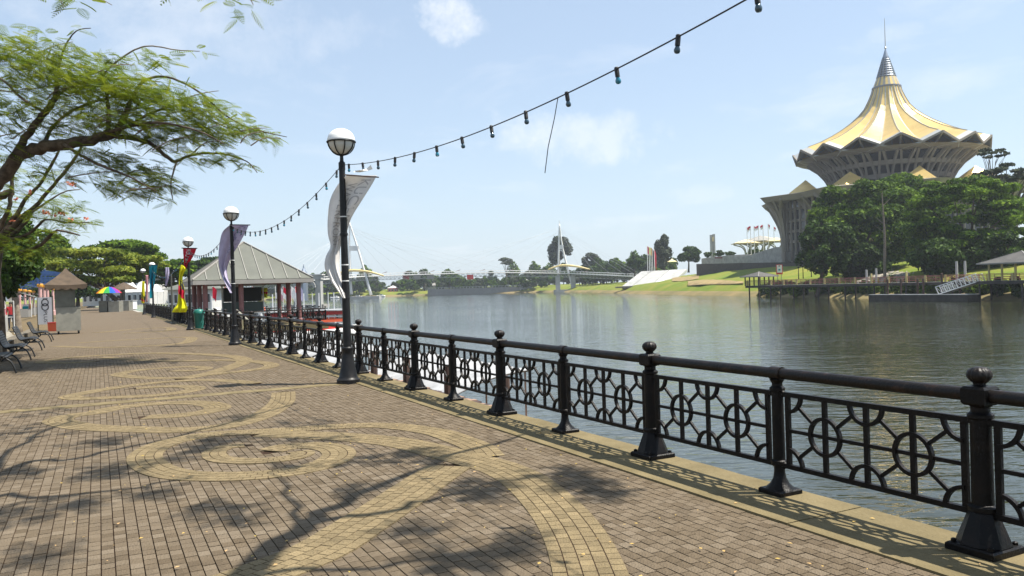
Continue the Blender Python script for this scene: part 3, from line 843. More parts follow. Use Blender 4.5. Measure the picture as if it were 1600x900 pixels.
def text_on(g, parent, body, matname, u0, u1, v0, v1, name='lettering', along='v', mirror=False, off=-0.012):
    """lay flat print on a cloth grid; the text runs down the cloth (along='v') or across it"""
    me = text_mesh(body, 1.0, matname)
    xs = [v.co.x for v in me.vertices]; ys = [v.co.y for v in me.vertices]
    x0, x1, y0, y1 = min(xs), max(xs), min(ys), max(ys)
    nr, nc = len(g), len(g[0])
    org = Vector(ORG[parent.name])
    for v in me.vertices:
        a = (v.co.x - x0) / (x1 - x0); b = (v.co.y - y0) / (y1 - y0)
        if along == 'v':
            fv = v0 + (v1 - v0) * a; fu = u0 + (u1 - u0) * ((1 - b) if mirror else b)
        else:
            fu = u0 + (u1 - u0) * ((1 - a) if mirror else a); fv = v1 + (v0 - v1) * b
        r = min(nr - 1.001, max(0, fv * (nr - 1))); c = min(nc - 1.001, max(0, fu * (nc - 1)))
        i, j = int(r), int(c); fr, fc = r - i, c - j
        p = (g[i][j] * (1 - fc) + g[i][j + 1] * fc) * (1 - fr) + (g[i + 1][j] * (1 - fc) + g[i + 1][j + 1] * fc) * fr
        v.co = p + Vector((0, off, 0)) - org
    o = bpy.data.objects.new(name, me); C.objects.link(o); o.parent = parent
    return o
def arm(parent, a, b, r=0.016, m='lamp_iron'):
    MB().tube([a, b], r, 8).build('arm', m, parent)
Y1 = ST(LAMP_S[1], LAMP_T).y; Y2_ = ST(LAMP_S[2], LAMP_T).y; Y3 = ST(LAMP_S[3], LAMP_T).y; Y4 = ST(LAMP_S[4], LAMP_T).y; Y5 = ST(LAMP_S[5], LAMP_T).y
o, g = cloth('banner', 'white twisted banner with grey lettering on the nearest lamp', 'banner',
    [(274, 541, 589, -0.10, -0.16), (290, 527, 580, 0.16, -0.16), (312, 516, 566, 0.24, -0.14), (340, 512, 549, 0.22, -0.02), (365, 512, 541, 0.16, 0.10), (385, 516, 532, 0.10, 0.18), (400, 509, 531, -0.05, 0.20), (418, 507, 531, -0.1, 0.16), (438, 516, 535, -0.1, 0.10), (455, 528, 538, -0.12, -0.05), (466, 536, 540, -0.12, -0.1)],
    Y1, 'white_cloth', 0.05, 'banners on the lamps', sub=8)
arm(o, at(538, 273, Y1 - 0.1), at(592, 277, Y1 - 0.16), 0.012, 'wood_dark')
text_on(g, o, 'KUCHING', 'print_grey', 0.60, 0.90, 0.05, 0.46)
text_on(g, o, 'WATERFRONT', 'print_grey', 0.30, 0.56, 0.08, 0.50)
o, g = cloth('banner', 'lilac curled banner on the second lamp', 'banner',
    [(351, 360, 389, -0.1, -0.2), (362, 348, 384, 0.3, -0.2), (380, 343, 374, 0.4, -0.1), (400, 341, 362, 0.3, 0.1), (418, 342, 355, 0.2, 0.25), (434, 347, 356, 0.0, 0.2), (446, 353, 361, -0.1, 0.1), (458, 360, 364, -0.15, 0.0)],
    Y2_, 'lilac_cloth', 0.07, 'banners on the lamps')
arm(o, at(359, 351, Y2_ - 0.1), at(391, 351.5, Y2_ - 0.2))
text_on(g, o, 'KUCHING', 'print_lilac', 0.55, 0.90, 0.04, 0.40)
o, g = cloth('pennant', 'red triangular pennant on the third lamp', 'pennant',
    [(388, 286, 307, -0.1, -0.3), (396, 286, 304, -0.1, -0.2), (405, 286.5, 299, -0.1, -0.1), (414, 287, 294, -0.1, 0.0), (422, 287, 289.5, -0.1, 0.05)], Y3, 'red_cloth', 0.10, 'banners on the lamps')
arm(o, at(284, 387.6, Y3 - 0.1), at(308, 388, Y3 - 0.3), 0.025)
text_on(g, o, 'KUCHING', 'print_white', 0.30, 0.62, 0.08, 0.75)
o, g = cloth('flag', 'long yellow flag with a black and red band, limp on the third lamp', 'flag',
    [(414, 283, 285, -0.2, -0.2), (420, 281, 290, -0.25, -0.3), (430, 279.5, 285.5, -0.3, -0.1), (440, 279, 285, -0.3, 0.0), (452, 278.5, 288, -0.2, -0.3), (465, 277.5, 288, -0.25, -0.35), (475, 276, 291, -0.3, -0.4), (482, 271, 293, -0.4, -0.5), (488, 268, 291, -0.4, -0.4)], Y3, 'yellow_cloth', 0.12)
def band_on(g, parent, name, m, ua, ub, va, vb, off=-0.02):
    nr, nc = len(g), len(g[0]); rows = []
    for i in range(9):
        row = []
        for j in range(9):
            u = ua + (ub - ua) * j / 8
            v = va + (vb - va) * i / 8 + (0.13 * (u - 0.5))
            r = min(nr - 1.001, max(0, v * (nr - 1))); c = min(nc - 1.001, max(0, u * (nc - 1))); a, b = int(r), int(c); fr, fc = r - a, c - b
            p = (g[a][b] * (1 - fc) + g[a][b + 1] * fc) * (1 - fr) + (g[a + 1][b] * (1 - fc) + g[a + 1][b + 1] * fc) * fr
            row.append(p + Vector((0, off, 0)))
        rows.append(row)
    MB().grid(rows).build(name, m, parent)
band_on(g, o, 'black_band', 'black_cloth', 0.0, 1.0, 0.32, 0.50, -0.03)
band_on(g, o, 'red_band', 'red_cloth', 0.0, 1.0, 0.47, 0.60, -0.045)
o, g = cloth('banner', 'tall blue and teal banner tapering down the fourth lamp', 'banner',
    [(414, 233, 246, -0.2, -0.4), (425, 233, 244, -0.2, -0.2), (440, 233.5, 241.5, -0.2, 0.2), (455, 234, 239, -0.2, 0.3), (466, 234.5, 237, -0.2, 0.1)], Y4, 'blue_cloth', 0.2, 'banners on the lamps')
arm(o, at(232, 413.8, Y4 - 0.2), at(247, 414, Y4 - 0.4), 0.035)
o, g = cloth('banner', 'narrow pink banner on the farthest lamp', 'banner',
    [(430, 227.5, 231.5), (450, 227.5, 231), (472, 228, 230.5)], Y5 - 0.3, 'pink_cloth', 0.1, 'banners on the lamps')
o, g = cloth('flag', 'yellow flag with dark band hanging left of the farthest lamp', 'flag',
    [(440, 222, 226), (455, 221, 226), (470, 220.5, 226.5), (474, 221, 226)], Y5 - 0.6, 'yellow_cloth', 0.12)
band_on(g, o, 'dark_band', 'black_cloth', 0, 1, 0.45, 0.62)
band_on(g, o, 'red_band', 'red_cloth', 0, 1, 0.60, 0.70, -0.035)

# ================================================================ STRINGS OF BULBS
def bulb_meshes():
    a = MB().lathe([(0.021, -0.07), (0.021, 0.010), (0.015, 0.018)], seg=8).mesh('socket', 'black', True, auto=35)
    prof = [(0.004, -0.132), (0.018, -0.128), (0.026, -0.113), (0.026, -0.100), (0.019, -0.083), (0.014, -0.07)]
    return a, MB().lathe(prof, seg=10).mesh('bulb', 'bulb', True, auto=None), MB().lathe(prof, seg=10).mesh('bulb', 'bulb_clear', True, auto=None)
SOCK, BULB, BULB2 = bulb_meshes()
def string_lights(a, b, sag, n, label, r=0.0065, skip=()):
    o = thing('string_light_cable', label, 'string lights', a, 0, 'bulb strings between the lamps')
    pts = []
    for i in range(61):
        t = i / 60
        p = a.lerp(b, t); p.z -= 4 * sag * t * (1 - t); pts.append(p)
    MB().tube(pts, r, 6).build('cable', 'cable', o, smooth=True, auto=None)
    for i in range(n):
        t = (i + 0.55) / n
        if i in skip: continue
        p = a.lerp(b, t); p.z -= 4 * sag * t * (1 - t)
        s_ = child('socket', SOCK, o, p - a, (rng.uniform(-.15, .15), rng.uniform(-.15, .15), 0))
        child('bulb', BULB2 if (i * 7) % 5 == 0 else BULB, s_)
    return o, pts
def hook(i): 
    p = ST(LAMP_S[i], LAMP_T); p.z = 4.08
    return p
A_, Z_ = hook(1), hook(0)
o, pts = string_lights(A_, Z_, 0.52, 17, 'string of dark bulbs sweeping up right over the water from the nearest lamp')
q = pts[33]
w = MB(); w.tube([q, q + Vector((-0.04, 0.02, -0.2)), q + Vector((-0.11, 0.03, -0.48)), q + Vector((-0.15, 0.03, -0.74))], 0.0045, 5); w.build('loose_wire', 'cable', o)
q = pts[6]
mb = MB(); mb.grid([[q + Vector((0.10, 0, -0.03)), q + Vector((0.13, 0.02, -0.10))], [q + Vector((0.02, 0.02, -0.09)), q + Vector((0.05, 0.0, -0.13))], [q + Vector((-0.08, -0.03, -0.12)), q + Vector((-0.10, 0.02, -0.15))], [q + Vector((-0.18, 0.02, -0.12)), q + Vector((-0.20, 0.0, -0.145))]])
mb.build('plastic_scrap', 'strap', o)
string_lights(hook(2), hook(1), 0.62, 17, 'string of bulbs between the second lamp and the nearest lamp')
string_lights(hook(3), hook(2), 0.60, 17, 'string of bulbs between the third and second lamps', r=0.009)
string_lights(hook(4), hook(3), 0.9, 34, 'string of bulbs running back from the third lamp towards the fourth', r=0.01)

# ================================================================ FALLEN LEAVES
q, tn = [], []
for i in range(800):
    s = -5 + 26 * rng.random() ** 1.5; t = rng.uniform(-7.2, 0.2)
    c = ST(s, t, 0.019); a = rng.uniform(0, 6.28); L = rng.uniform(0.008, 0.021); wd = L * rng.uniform(0.4, 0.7)
    d = Vector((math.cos(a), math.sin(a), 0)); e = Vector((-d.y, d.x, 0)); zc2 = Vector((0, 0, rng.uniform(0, 0.008)))
    q.append([tuple(c - d * L), tuple(c + e * wd + zc2), tuple(c + d * L), tuple(c - e * wd + zc2 * 0.3)]); tn.append(rng.random())
fl = np_mesh('fallen_leaves', np.array(q), 'fallen_leaf', tn); tag(fl, 'small yellow leaves scattered over the paving', kind='stuff')
# ================================================================ TREES
def leaf_quads(centers, radii, n, size, flat=0.35, up=0.5, shell=0.55, seed=0):
    """leaf-sized quads in clumps; centers (m,3), radii (m,3)"""
    g = np.random.default_rng(seed)
    m = len(centers)
    vol = (radii[:, 0] * radii[:, 1]); p = vol / vol.sum()
    idx = g.choice(m, n, p=p)
    d = g.normal(size=(n, 3)); d /= np.linalg.norm(d, axis=1)[:, None]
    d[:, 2] = np.where(g.random(n) < up, np.abs(d[:, 2]), d[:, 2])
    r = shell + (1 - shell) * g.random(n) ** 0.6
    r = np.where(g.random(n) < 0.12, r * 1.18, r)
    c = centers[idx] + d * radii[idx] * r[:, None]
    nrm = d * 0.6 + g.normal(size=(n, 3)) * 0.55; nrm[:, 2] += 0.45
    nrm /= np.linalg.norm(nrm, axis=1)[:, None]
    a = np.cross(nrm, g.normal(size=(n, 3))); a /= np.linalg.norm(a, axis=1)[:, None]
    b = np.cross(nrm, a)
    L = size * (0.6 + 0.8 * g.random(n))[:, None]; Wd = L * (0.45 + 0.35 * g.random(n))[:, None]
    q = np.stack([c - a * L, c - b * Wd * 0.9 + a * L * 0.1, c + a * L, c + b * Wd * 0.9 - a * L * 0.1], 1)
    tint = np.clip(0.42 + g.normal(size=n) * 0.24 + (g.random(m)[idx] - 0.5) * 0.45, 0, 1)
    return q, tint
def make_tree(name, label, base, cc, cr, n, size, leafm, barkm='bark', lobes=16, group=None, cat='tree', trunk_r=0.3, lobe_k=0.36, flat=1.0, seed=1, shell=0.5, limbs=9, fork=0.35, lean=(0, 0), up=0.5):
    g = random.Random(seed)
    o = thing(name, label, cat, base, 0, group)
    cs, rs = [], []
    for i in range(lobes):
        while True:
            x, y, z = g.uniform(-1, 1), g.uniform(-1, 1), g.uniform(-0.9, 1)
            rr = x * x + y * y + z * z
            if 0.22 < rr < 0.92: break
        k = lobe_k * g.uniform(0.7, 1.25)
        cs.append((cc.x + x * cr.x * (1 - k * 0.6), cc.y + y * cr.y * (1 - k * 0.6), cc.z + z * cr.z * (1 - k * 0.5)))
        rs.append((cr.x * k, cr.y * k, max(cr.z, cr.x * 0.3) * k * flat))
    q, t = leaf_quads(np.array(cs), np.array(rs), n, size, shell=shell, seed=seed, up=up)
    np_mesh('crown', q, leafm, t, o)
    mb = MB()
    top = Vector((cc.x, cc.y, cc.z - cr.z * fork))
    bend = Vector((g.uniform(-.3, .3) + lean[0], g.uniform(-.3, .3), 0)) * trunk_r * 2
    mb.tube([base + Vector((0, 0, -0.3)), base.lerp(top, 0.05), base.lerp(top, 0.5) + bend, top], [trunk_r * 1.5, trunk_r * 1.1, trunk_r * 0.85, trunk_r * 0.65], 9)
    mb.build('trunk', barkm, o, smooth=True, auto=None)
    for i in range(min(limbs, lobes)):
        e = Vector(cs[i]); mid = top.lerp(e, 0.5) + Vector((g.uniform(-.1, .1) * cr.x, g.uniform(-.1, .1) * cr.y, -0.08 * cr.z))
        s_ = base.lerp(top, g.uniform(0.7, 0.98))
        mb = MB(); mb.tube([s_, mid, e], [trunk_r * 0.42, trunk_r * 0.26, trunk_r * 0.08], 6); mb.build('limb', barkm, o, smooth=True, auto=None)
    return o
# ---- fern-like fronds for the near flame trees
def frond_arrays(P, D, Nn, L, g, pairs=9):
    """P (n,3) roots, D (n,3) direction, Nn (n,3) leaf plane normal, L (n,) lengths"""
    n = len(P); out = []
    S = np.cross(D, Nn); S /= np.linalg.norm(S, axis=1)[:, None] + 1e-9
    droop = np.zeros((n, 3)); droop[:, 2] = -1
    for k in range(pairs):
        u = (k + 1) / pairs
        c = P + D * (L * u)[:, None] + droop * (L * 0.22 * u * u)[:, None]
        ln = L * 0.30 * math.sin(math.pi * (0.18 + 0.75 * u)) * 1.15
        for sgn in (-1, 1):
            d = S * sgn * 0.85 + D * 0.5 + droop * 0.12; d /= np.linalg.norm(d, axis=1)[:, None]
            e = np.cross(d, Nn); e /= np.linalg.norm(e, axis=1)[:, None] + 1e-9
            w = (L * 0.034)[:, None]; l = ln[:, None]
            out.append(np.stack([c, c + d * l * 0.5 + e * w, c + d * l, c + d * l * 0.5 - e * w], 1))
    e = S * 0.004
    m = P + D * (L * 0.5)[:, None] + droop * (L * 0.05)[:, None]; t = P + D * L[:, None] + droop * (L * 0.22)[:, None]
    out.append(np.stack([P - e, m - e, m + e, P + e], 1)); out.append(np.stack([m - e, t - e * 0.4, t + e * 0.4, m + e], 1))
    q = np.concatenate(out, 0)
    tint = np.tile(np.clip(g.normal(0.45, 0.22, n), 0, 1), len(out))
    return q, tint
def frond_cloud(ells, seed, scale=1.0, right=True):
    """ells: (centre Vector, rx, ry(depth), rz, count)"""
    g = np.random.default_rng(seed); Q, T = [], []
    for (c, rx, ry, rz, n) in ells:
        d = g.normal(size=(n, 3)); d /= np.linalg.norm(d, axis=1)[:, None]
        d *= (g.random(n) ** 0.4)[:, None]
        P = np.array(c) + d * np.array([rx, ry, rz])
        D = np.stack([g.normal(0.55 if right else 0, 0.75, n), g.normal(0, 0.8, n), g.normal(-0.12, 0.22, n)], 1); D /= np.linalg.norm(D, axis=1)[:, None]
        Nn = np.stack([g.normal(0, 0.35, n), g.normal(0, 0.35, n), np.ones(n)], 1)
        L = g.uniform(0.20, 0.34, n) * scale
        q, t = frond_arrays(P, D, Nn, L, g); Q.append(q); T.append(t)
    return np.concatenate(Q), np.concatenate(T)
def px_limb(mb, pts, Y, seg=8):
    """limb through points (x, y, radius px, depth offset)"""
    P = [at(p[0], p[1], Y + (p[3] if len(p) > 3 else 0)) for p in pts]
    R = [p[2] * (0.64 if p[2] > 3 else 0.9) * Y / F_PX for p in pts]
    n = 5; C_ = catmull(P, n); RR = []
    for i in range(len(P) - 1):
        for k in range(n): RR.append(R[i] + (R[i + 1] - R[i]) * k / n)
    RR.append(R[-1])
    C_ = [c + Vector((rng.uniform(-1, 1), rng.uniform(-1, 1), rng.uniform(-1, 1))) * r * 0.25 for c, r in zip(C_, RR)]
    mb.tube(C_, RR, seg)
    return C_
def px_ells(lst, Y, dens=1.0, dy=1.6):
    out = []
    for (x, y, rx, ry, n) in lst:
        k = Y / F_PX
        out.append((at(x, y, Y + rng.uniform(-0.6, 0.6)), rx * k, min(dy, 0.15 + ry * k * 5), ry * k, int(n * (dens if ry > 8 else 1.0))))
    return out
# nearest flame tree, its trunk left of the frame
YT = 21.0
tb = ST(to_st(at(-190, 600, YT))[0], -7.9, -0.03)
ft = thing('flame_tree', 'spreading flame tree with feathery leaves reaching in from the left, nearest', 'tree', tb)
mb = MB()
fork = at(-110, 400, YT)
mb.tube([tb + Vector((0, 0, -0.1)), tb.lerp(fork, 0.3), tb.lerp(fork, 0.7) + Vector((0.1, 0, 0)), fork], [0.60, 0.50, 0.45, 0.42], 12); mb.build('trunk', 'bark', ft, smooth=True, auto=None)
LIMBS = [
    [(-112, 405, 24), (-45, 325, 20), (0, 282, 18), (30, 243, 16), (70, 230, 15), (130, 222, 13), (182, 208, 11)],
    [(182, 208, 9), (195, 182, 7), (203, 160, 5.5)],
    [(168, 214, 6), (169, 172, 5), (165, 135, 3), (160, 118, 1.5)],
    [(178, 212, 6), (232, 223, 5), (262, 246, 4.2), (276, 252, 4), (300, 242, 2.2), (345, 240, 1.6), (385, 252, 1.0), (402, 270, 0.6)],
    [(276, 252, 2.0), (267, 285, 1.2), (270, 312, 0.8)],
    [(-30, 310, 14), (8, 268, 11), (40, 215, 9), (66, 180, 8), (86, 155, 7.5), (88, 125, 5), (82, 100, 2.5)],
    [(86, 152, 3.5), (92, 105, 2.0), (103, 70, 1.5), (120, 48, 1.0), (142, 44, 0.7)],
    [(86, 152, 4, 0.4), (120, 130, 3, 0.9), (170, 124, 2.2, 1.2), (205, 123, 1.5, 1.4), (250, 128, 1.0, 1.5)],
    [(203, 160, 4), (224, 128, 2.6), (260, 120, 2.0), (310, 143, 1.6), (350, 178, 1.3), (390, 200, 1.0), (448, 214, 0.6)],
    [(150, 130, 2), (178, 100, 1.7), (210, 78, 1.5), (238, 72, 1.2), (275, 78, 1.0), (312, 80, 0.6)],
    [(-60, 90, 2.5), (0, 122, 2.2), (30, 150, 2.2), (72, 178, 2.5)],
    [(130, 220, 4, -0.5), (190, 200, 3, -0.9), (250, 192, 2, -1.2), (310, 205, 1.4, -1.3), (350, 225, 0.8, -1.4)],
    [(66, 228, 6, 0.6), (90, 190, 4, 1.2), (130, 165, 3, 1.7), (190, 150, 2, 2.0), (250, 160, 1.2, 2.2)],
    [(182, 208, 3.5, 0), (240, 175, 2.4, 0.8), (290, 165, 1.6, 1.2), (345, 195, 1.0, 1.3), (400, 215, 0.5, 1.3)],
    [(100, 226, 4, -0.6), (150, 255, 2.5, -1.1), (200, 275, 1.5, -1.4), (245, 300, 0.7, -1.5)],
]
for L_ in LIMBS:
    mb = MB(); px_limb(mb, L_, YT); mb.build('limb', 'bark' if L_[0][2] > 3 else 'pale_bark', ft, smooth=True, auto=None)
ELL = [(60, 80, 70, 24, 40), (150, 118, 60, 22, 34), (215, 165, 60, 26, 40), (20, 90, 60, 32, 46), (30, 130, 60, 38, 60), (85, 105, 50, 30, 40), (120, 140, 60, 34, 60), (175, 140, 55, 30, 48), (230, 150, 55, 24, 44), (285, 158, 50, 24, 38), (335, 180, 45, 22, 34), (385, 204, 30, 13, 20), (430, 213, 16, 5, 8), (195, 195, 65, 20, 44), (270, 198, 60, 18, 38), (325, 212, 45, 12, 24),
       (120, 185, 70, 25, 50), (40, 190, 45, 28, 34), (150, 245, 45, 14, 22), (205, 262, 50, 18, 34), (250, 285, 28, 14, 18), (195, 292, 45, 13, 24), (262, 312, 13, 8, 8), (320, 246, 50, 9, 16), (385, 258, 16, 6, 7), (165, 95, 45, 12, 12), (235, 90, 35, 10, 8), (305, 79, 14, 4, 5), (125, 46, 18, 5, 6), (20, 235, 30, 16, 14), (-60, 140, 50, 60, 60), (-110, 230, 50, 60, 40), (245, 226, 40, 10, 14), (90, 270, 40, 14, 14)]
q, t = frond_cloud(px_ells(ELL, YT, 5.2, 3.2), 3, 1.35)
np_mesh('crown', q, 'leaf_near', t, ft)
# fine twigs reaching the fronds
g3 = random.Random(4)
for i in range(46):
    e = g3.choice(ELL[:21]); a = g3.choice(LIMBS[:9])[-2:]
    x, y = e[0] + g3.uniform(-1, 1) * e[2], e[1] + g3.uniform(-1, 1) * e[3]
    mb = MB(); px_limb(mb, [(x - g3.uniform(25, 60), y + g3.uniform(4, 22), 1.3), (x - 15, y + g3.uniform(0, 8), 1.0), (x + 12, y, 0.6)], YT + g3.uniform(-1, 1), 5); mb.build('twig', 'pale_bark', ft)
# second flame tree with orange flowers
YF = 25.0
tb = ST(to_st(at(-75, 590, YF))[0], -7.75, -0.03)
f2 = thing('flame_tree', 'dark-limbed flame tree with orange flowers at the left edge, below the nearest crown', 'tree', tb)
mb = MB(); fk = at(-12, 388, YF)
mb.tube([tb + Vector((0, 0, -0.1)), tb.lerp(fk, 0.4), tb.lerp(fk, 0.75) + Vector((-0.1, 0, 0)), fk], [0.40, 0.33, 0.30, 0.30], 12); mb.build('trunk', 'bark', f2, smooth=True, auto=None)
for L_ in [[(-14, 392, 14), (10, 365, 11), (30, 345, 7), (55, 322, 5), (85, 288, 4), (112, 255, 3), (130, 225, 1.5)],
           [(-10, 385, 10), (15, 352, 7), (40, 312, 4.5), (62, 288, 3.8), (80, 258, 2.8), (95, 230, 1.5)],
           [(-8, 372, 8), (12, 330, 5), (18, 300, 5), (20, 270, 4), (24, 235, 2)],
           [(-40, 310, 11), (0, 306, 10), (18, 300, 9)],
           [(-10, 395, 9), (25, 362, 6), (42, 345, 4), (55, 322, 3)],
           [(5, 375, 6), (40, 368, 4), (60, 352, 2.5), (75, 343, 1.5), (110, 348, 1.0), (140, 347, 0.8)],
           [(30, 395, 5), (60, 385, 4, -0.5), (75, 372, 3, -0.8), (90, 360, 1.8, -1), (125, 368, 1.0, -1)],
           [(30, 345, 3), (70, 318, 1.8), (100, 300, 1.2), (125, 296, 0.7)]]:
    mb = MB(); px_limb(mb, L_, YF); mb.build('limb', 'bark' if L_[0][2] > 4 else 'pale_bark', f2, smooth=True, auto=None)
E2 = [(70, 335, 30, 12, 22), (100, 318, 32, 10, 20), (112, 345, 26, 9, 18), (95, 360, 25, 9, 14), (60, 300, 30, 16, 16), (30, 270, 30, 16, 18), (20, 330, 25, 15, 14), (130, 346, 12, 3, 4), (-30, 300, 30, 40, 40), (80, 380, 22, 8, 12), (20, 375, 30, 14, 24), (45, 395, 26, 12, 20)]
q, t = frond_cloud(px_ells(E2, YF, 3.2, 2.5), 8, 1.3); np_mesh('crown', q, 'leaf_near', t, f2)
fq = []
for (x, y) in ((70, 331), (75, 333), (94, 334), (98, 334), (112, 287), (108, 286), (134, 341), (110, 343), (60, 322), (24, 310), (30, 337), (84, 336), (48, 300), (116, 289), (20, 345)):
    c = at(x, y, YF + rng.uniform(-0.4, 0.4))
    for k in range(9):
        d = Vector((rng.gauss(0, 1), rng.gauss(0, 1), rng.gauss(0, 0.6))).normalized(); e = d.orthogonal().normalized()
        p = c + d * 0.055
        fq.append([tuple(p - e * 0.035), tuple(p + d * 0.045), tuple(p + e * 0.035), tuple(p - d * 0.045)])
np_mesh('blossom', np.array(fq), 'flower', None, f2)
# tree over the camera, behind the viewpoint: its bare limbs and thin leaves shade the paving
ob = ST(-9.5, -7.9, -0.03)
ov = thing('flame_tree', 'flame tree over the viewpoint, only its twigs hang in at the top left', 'tree', ob)
f0 = ob + Vector((0.5, 0.6, 2.9))
mb = MB(); mb.tube([ob + Vector((0, 0, -0.1)), ob + Vector((0.1, 0.1, 1.2)), f0], [0.42, 0.32, 0.27], 12); mb.build('trunk', 'bark', ov, smooth=True, auto=None)
def ground_shadow(p, h):
    """point at height h whose sun shadow falls on ground point p"""
    return Vector((p.x, p.y, 0)) + SUN_DIR * (h / SUN_DIR.z)
def sh_px(x, y, h): return ground_shadow(ground(x, y), h)
lim = []
trk = [f0, f0 + Vector((1.2, 0.9, 1.6))]
main1 = [f0, f0.lerp(sh_px(385, 900, 6.0), 0.5) + Vector((0, 0, 0.5)), sh_px(385, 900, 6.0), sh_px(470, 820, 6.2), sh_px(560, 775, 6.4), sh_px(700, 715, 6.6), sh_px(860, 668, 6.9)]
main2 = [f0, f0.lerp(sh_px(0, 760, 6.2), 0.5) + Vector((0, 0, 0.9)), sh_px(0, 740, 6.2), sh_px(110, 718, 6.4), sh_px(240, 690, 6.6), sh_px(360, 660, 6.9), sh_px(470, 628, 7.1)]
main3 = [sh_px(470, 820, 6.2), sh_px(600, 800, 6.4), sh_px(720, 770, 6.5), sh_px(830, 745, 6.7), sh_px(960, 735, 6.9)]
main4 = [f0, f0.lerp(sh_px(-60, 800, 6.0), 0.6) + Vector((0, 0, 0.8)), sh_px(-40, 790, 6.0), sh_px(60, 776, 6.1), sh_px(190, 765, 6.3), sh_px(300, 745, 6.5)]
main5 = [sh_px(470, 820, 6.2), sh_px(455, 770, 6.5), sh_px(430, 735, 6.7)]
main6 = [sh_px(385, 900, 6.0), sh_px(620, 880, 6.1), sh_px(760, 862, 6.2)]
main7 = [sh_px(-40, 760, 6.0), sh_px(40, 690, 6.8), sh_px(110, 655, 7.2), sh_px(60, 640, 7.4)]
for L_, r0, r1 in ((main1, 0.17, 0.02), (main2, 0.12, 0.015), (main3, 0.055, 0.012), (main4, 0.11, 0.02), (main5, 0.04, 0.012), (main6, 0.04, 0.01), (main7, 0.05, 0.012)):
    c = catmull(L_, 5); n = len(c)
    if r0 > 0.1:
        rr = [r0 + (min(r0, 0.05) - r0) * min(1, i / (n * 0.42)) if i < n * 0.42 else 0.05 + (r1 - 0.05) * (i - n * 0.42) / (n * 0.58) for i in range(n)]
        if L_ is main1: rr = [r0 + (r1 - r0) * (i / (n - 1)) ** 0.8 for i in range(n)]
    else: rr = [r0 + (r1 - r0) * i / (n - 1) for i in range(n)]
    c = [p + Vector((rng.uniform(-.05, .05), rng.uniform(-.05, .05), rng.uniform(-.05, .05))) for p in c]
    mb = MB(); mb.tube(c, rr, 8); mb.build('limb', 'bark', ov, smooth=True, auto=None)
# clumps of leaves where the photograph shows shade on the paving
SHADE = [(180, 735, 55, 14, 30), (160, 690, 40, 10, 18), (75, 640, 50, 8, 10), (40, 670, 55, 10, 16), (330, 690, 60, 12, 26), (310, 700, 50, 14, 22), (470, 690, 50, 8, 14), (360, 655, 40, 7, 10), (640, 710, 45, 12, 18), (680, 720, 45, 10, 14), (480, 660, 50, 7, 10), (740, 770, 35, 13, 16), (760, 755, 30, 10, 10), (890, 745, 60, 20, 34), (930, 765, 45, 14, 22), (700, 880, 55, 18, 22), (790, 850, 50, 18, 16), (330, 795, 35, 10, 10), (370, 810, 25, 10, 8),
         (40, 800, 50, 20, 18), (110, 790, 40, 14, 12), (20, 740, 60, 12, 18), (230, 770, 40, 10, 8), (60, 870, 60, 14, 10), (560, 720, 30, 8, 8), (450, 730, 30, 8, 8), (150, 545, 60, 6, 20), (100, 552, 50, 5, 14), (200, 540, 50, 5, 14), (640, 830, 40, 16, 10), (545, 765, 30, 12, 8)]
oe = []
for (x, y, rx, ry, n) in SHADE:
    p = ground(x, y); k = (ground(x + rx, y) - p).length; dpt = (ground(x, y - ry) - ground(x, y + ry)).length / 2
    if y < 600: continue
    h = rng.uniform(6.2, 7.2)
    oe.append((ground_shadow(p, h), k * 0.9, dpt, 0.25, int(n * 1.9)))
# twigs that hang into the top of the frame
oe.append((at(135, 2, 10.5), 0.35, 0.3, 0.06, 9)); oe.append((at(400, -14, 10.0), 0.18, 0.2, 0.06, 6)); oe.append((at(60, -40, 10.5), 0.7, 0.5, 0.2, 24)); oe.append((at(260, -60, 10.0), 0.8, 0.5, 0.2, 20))
q, t = frond_cloud(oe, 21, 1.0, right=False)
np_mesh('crown', q, 'leaf_near', t, ov)
for a, b in (((60, -45), (175, 8)), ((260, -62), (385, -4)), ((385, -4), (396, 8)), ((60, -45), (100, 10))):
    mb = MB(); px_limb(mb, [(a[0], a[1], 1.6), ((a[0] + b[0]) / 2, (a[1] + b[1]) / 2 - 5, 1.2), (b[0], b[1], 0.6)], 10.3, 5); mb.build('twig', 'pale_bark', ov)
mb = MB(); mb.tube(catmull([f0, f0.lerp(at(60, -45, 10.3), 0.55) + Vector((0, 0, 0.6)), at(60, -45, 10.3)], 5), [0.06] * 5 + [0.02] * 6, 6); mb.build('limb', 'bark', ov)
mb = MB(); mb.tube(catmull([f0.lerp(at(60, -45, 10.3), 0.55) + Vector((0, 0, 0.6)), at(260, -62, 10.3)], 5), [0.03] * 3 + [0.02] * 3, 6); mb.build('limb', 'bark', ov)

# ---- planting on the left, behind the benches
def crown_tree(name, label, cx, cy, rx, ry, Y, base_y, n, leafm, size, seed, depth=1.0, group=None, lobes=16, trunk_px=5, z0=None, base_x=None, **kw):
    k = Y / F_PX
    cc = at(cx, cy, Y); bp_ = at(base_x if base_x is not None else cx, base_y, Y)
    if z0 is not None: bp_.z = z0
    return make_tree(name, label, bp_, cc, Vector((rx * k, rx * k * depth, ry * k)), n, size, leafm, lobes=lobes, group=group, trunk_r=trunk_px * k, seed=seed, **kw)
crown_tree('shade_tree', 'dark leafy tree with a pale trunk behind the benches', 14, 392, 58, 50, 46, 498, 10000, 'leaf_dark', 0.17, 31, lobes=26, trunk_px=5.5, z0=-0.03, base_x=28, barkm='pale_bark')
crown_tree('shade_tree', 'green shade tree beyond the blue pergola at the left', 62, 392, 46, 34, 150, 490, 5000, 'leaf_mid', 0.36, 32, lobes=18, trunk_px=3, z0=-0.03)
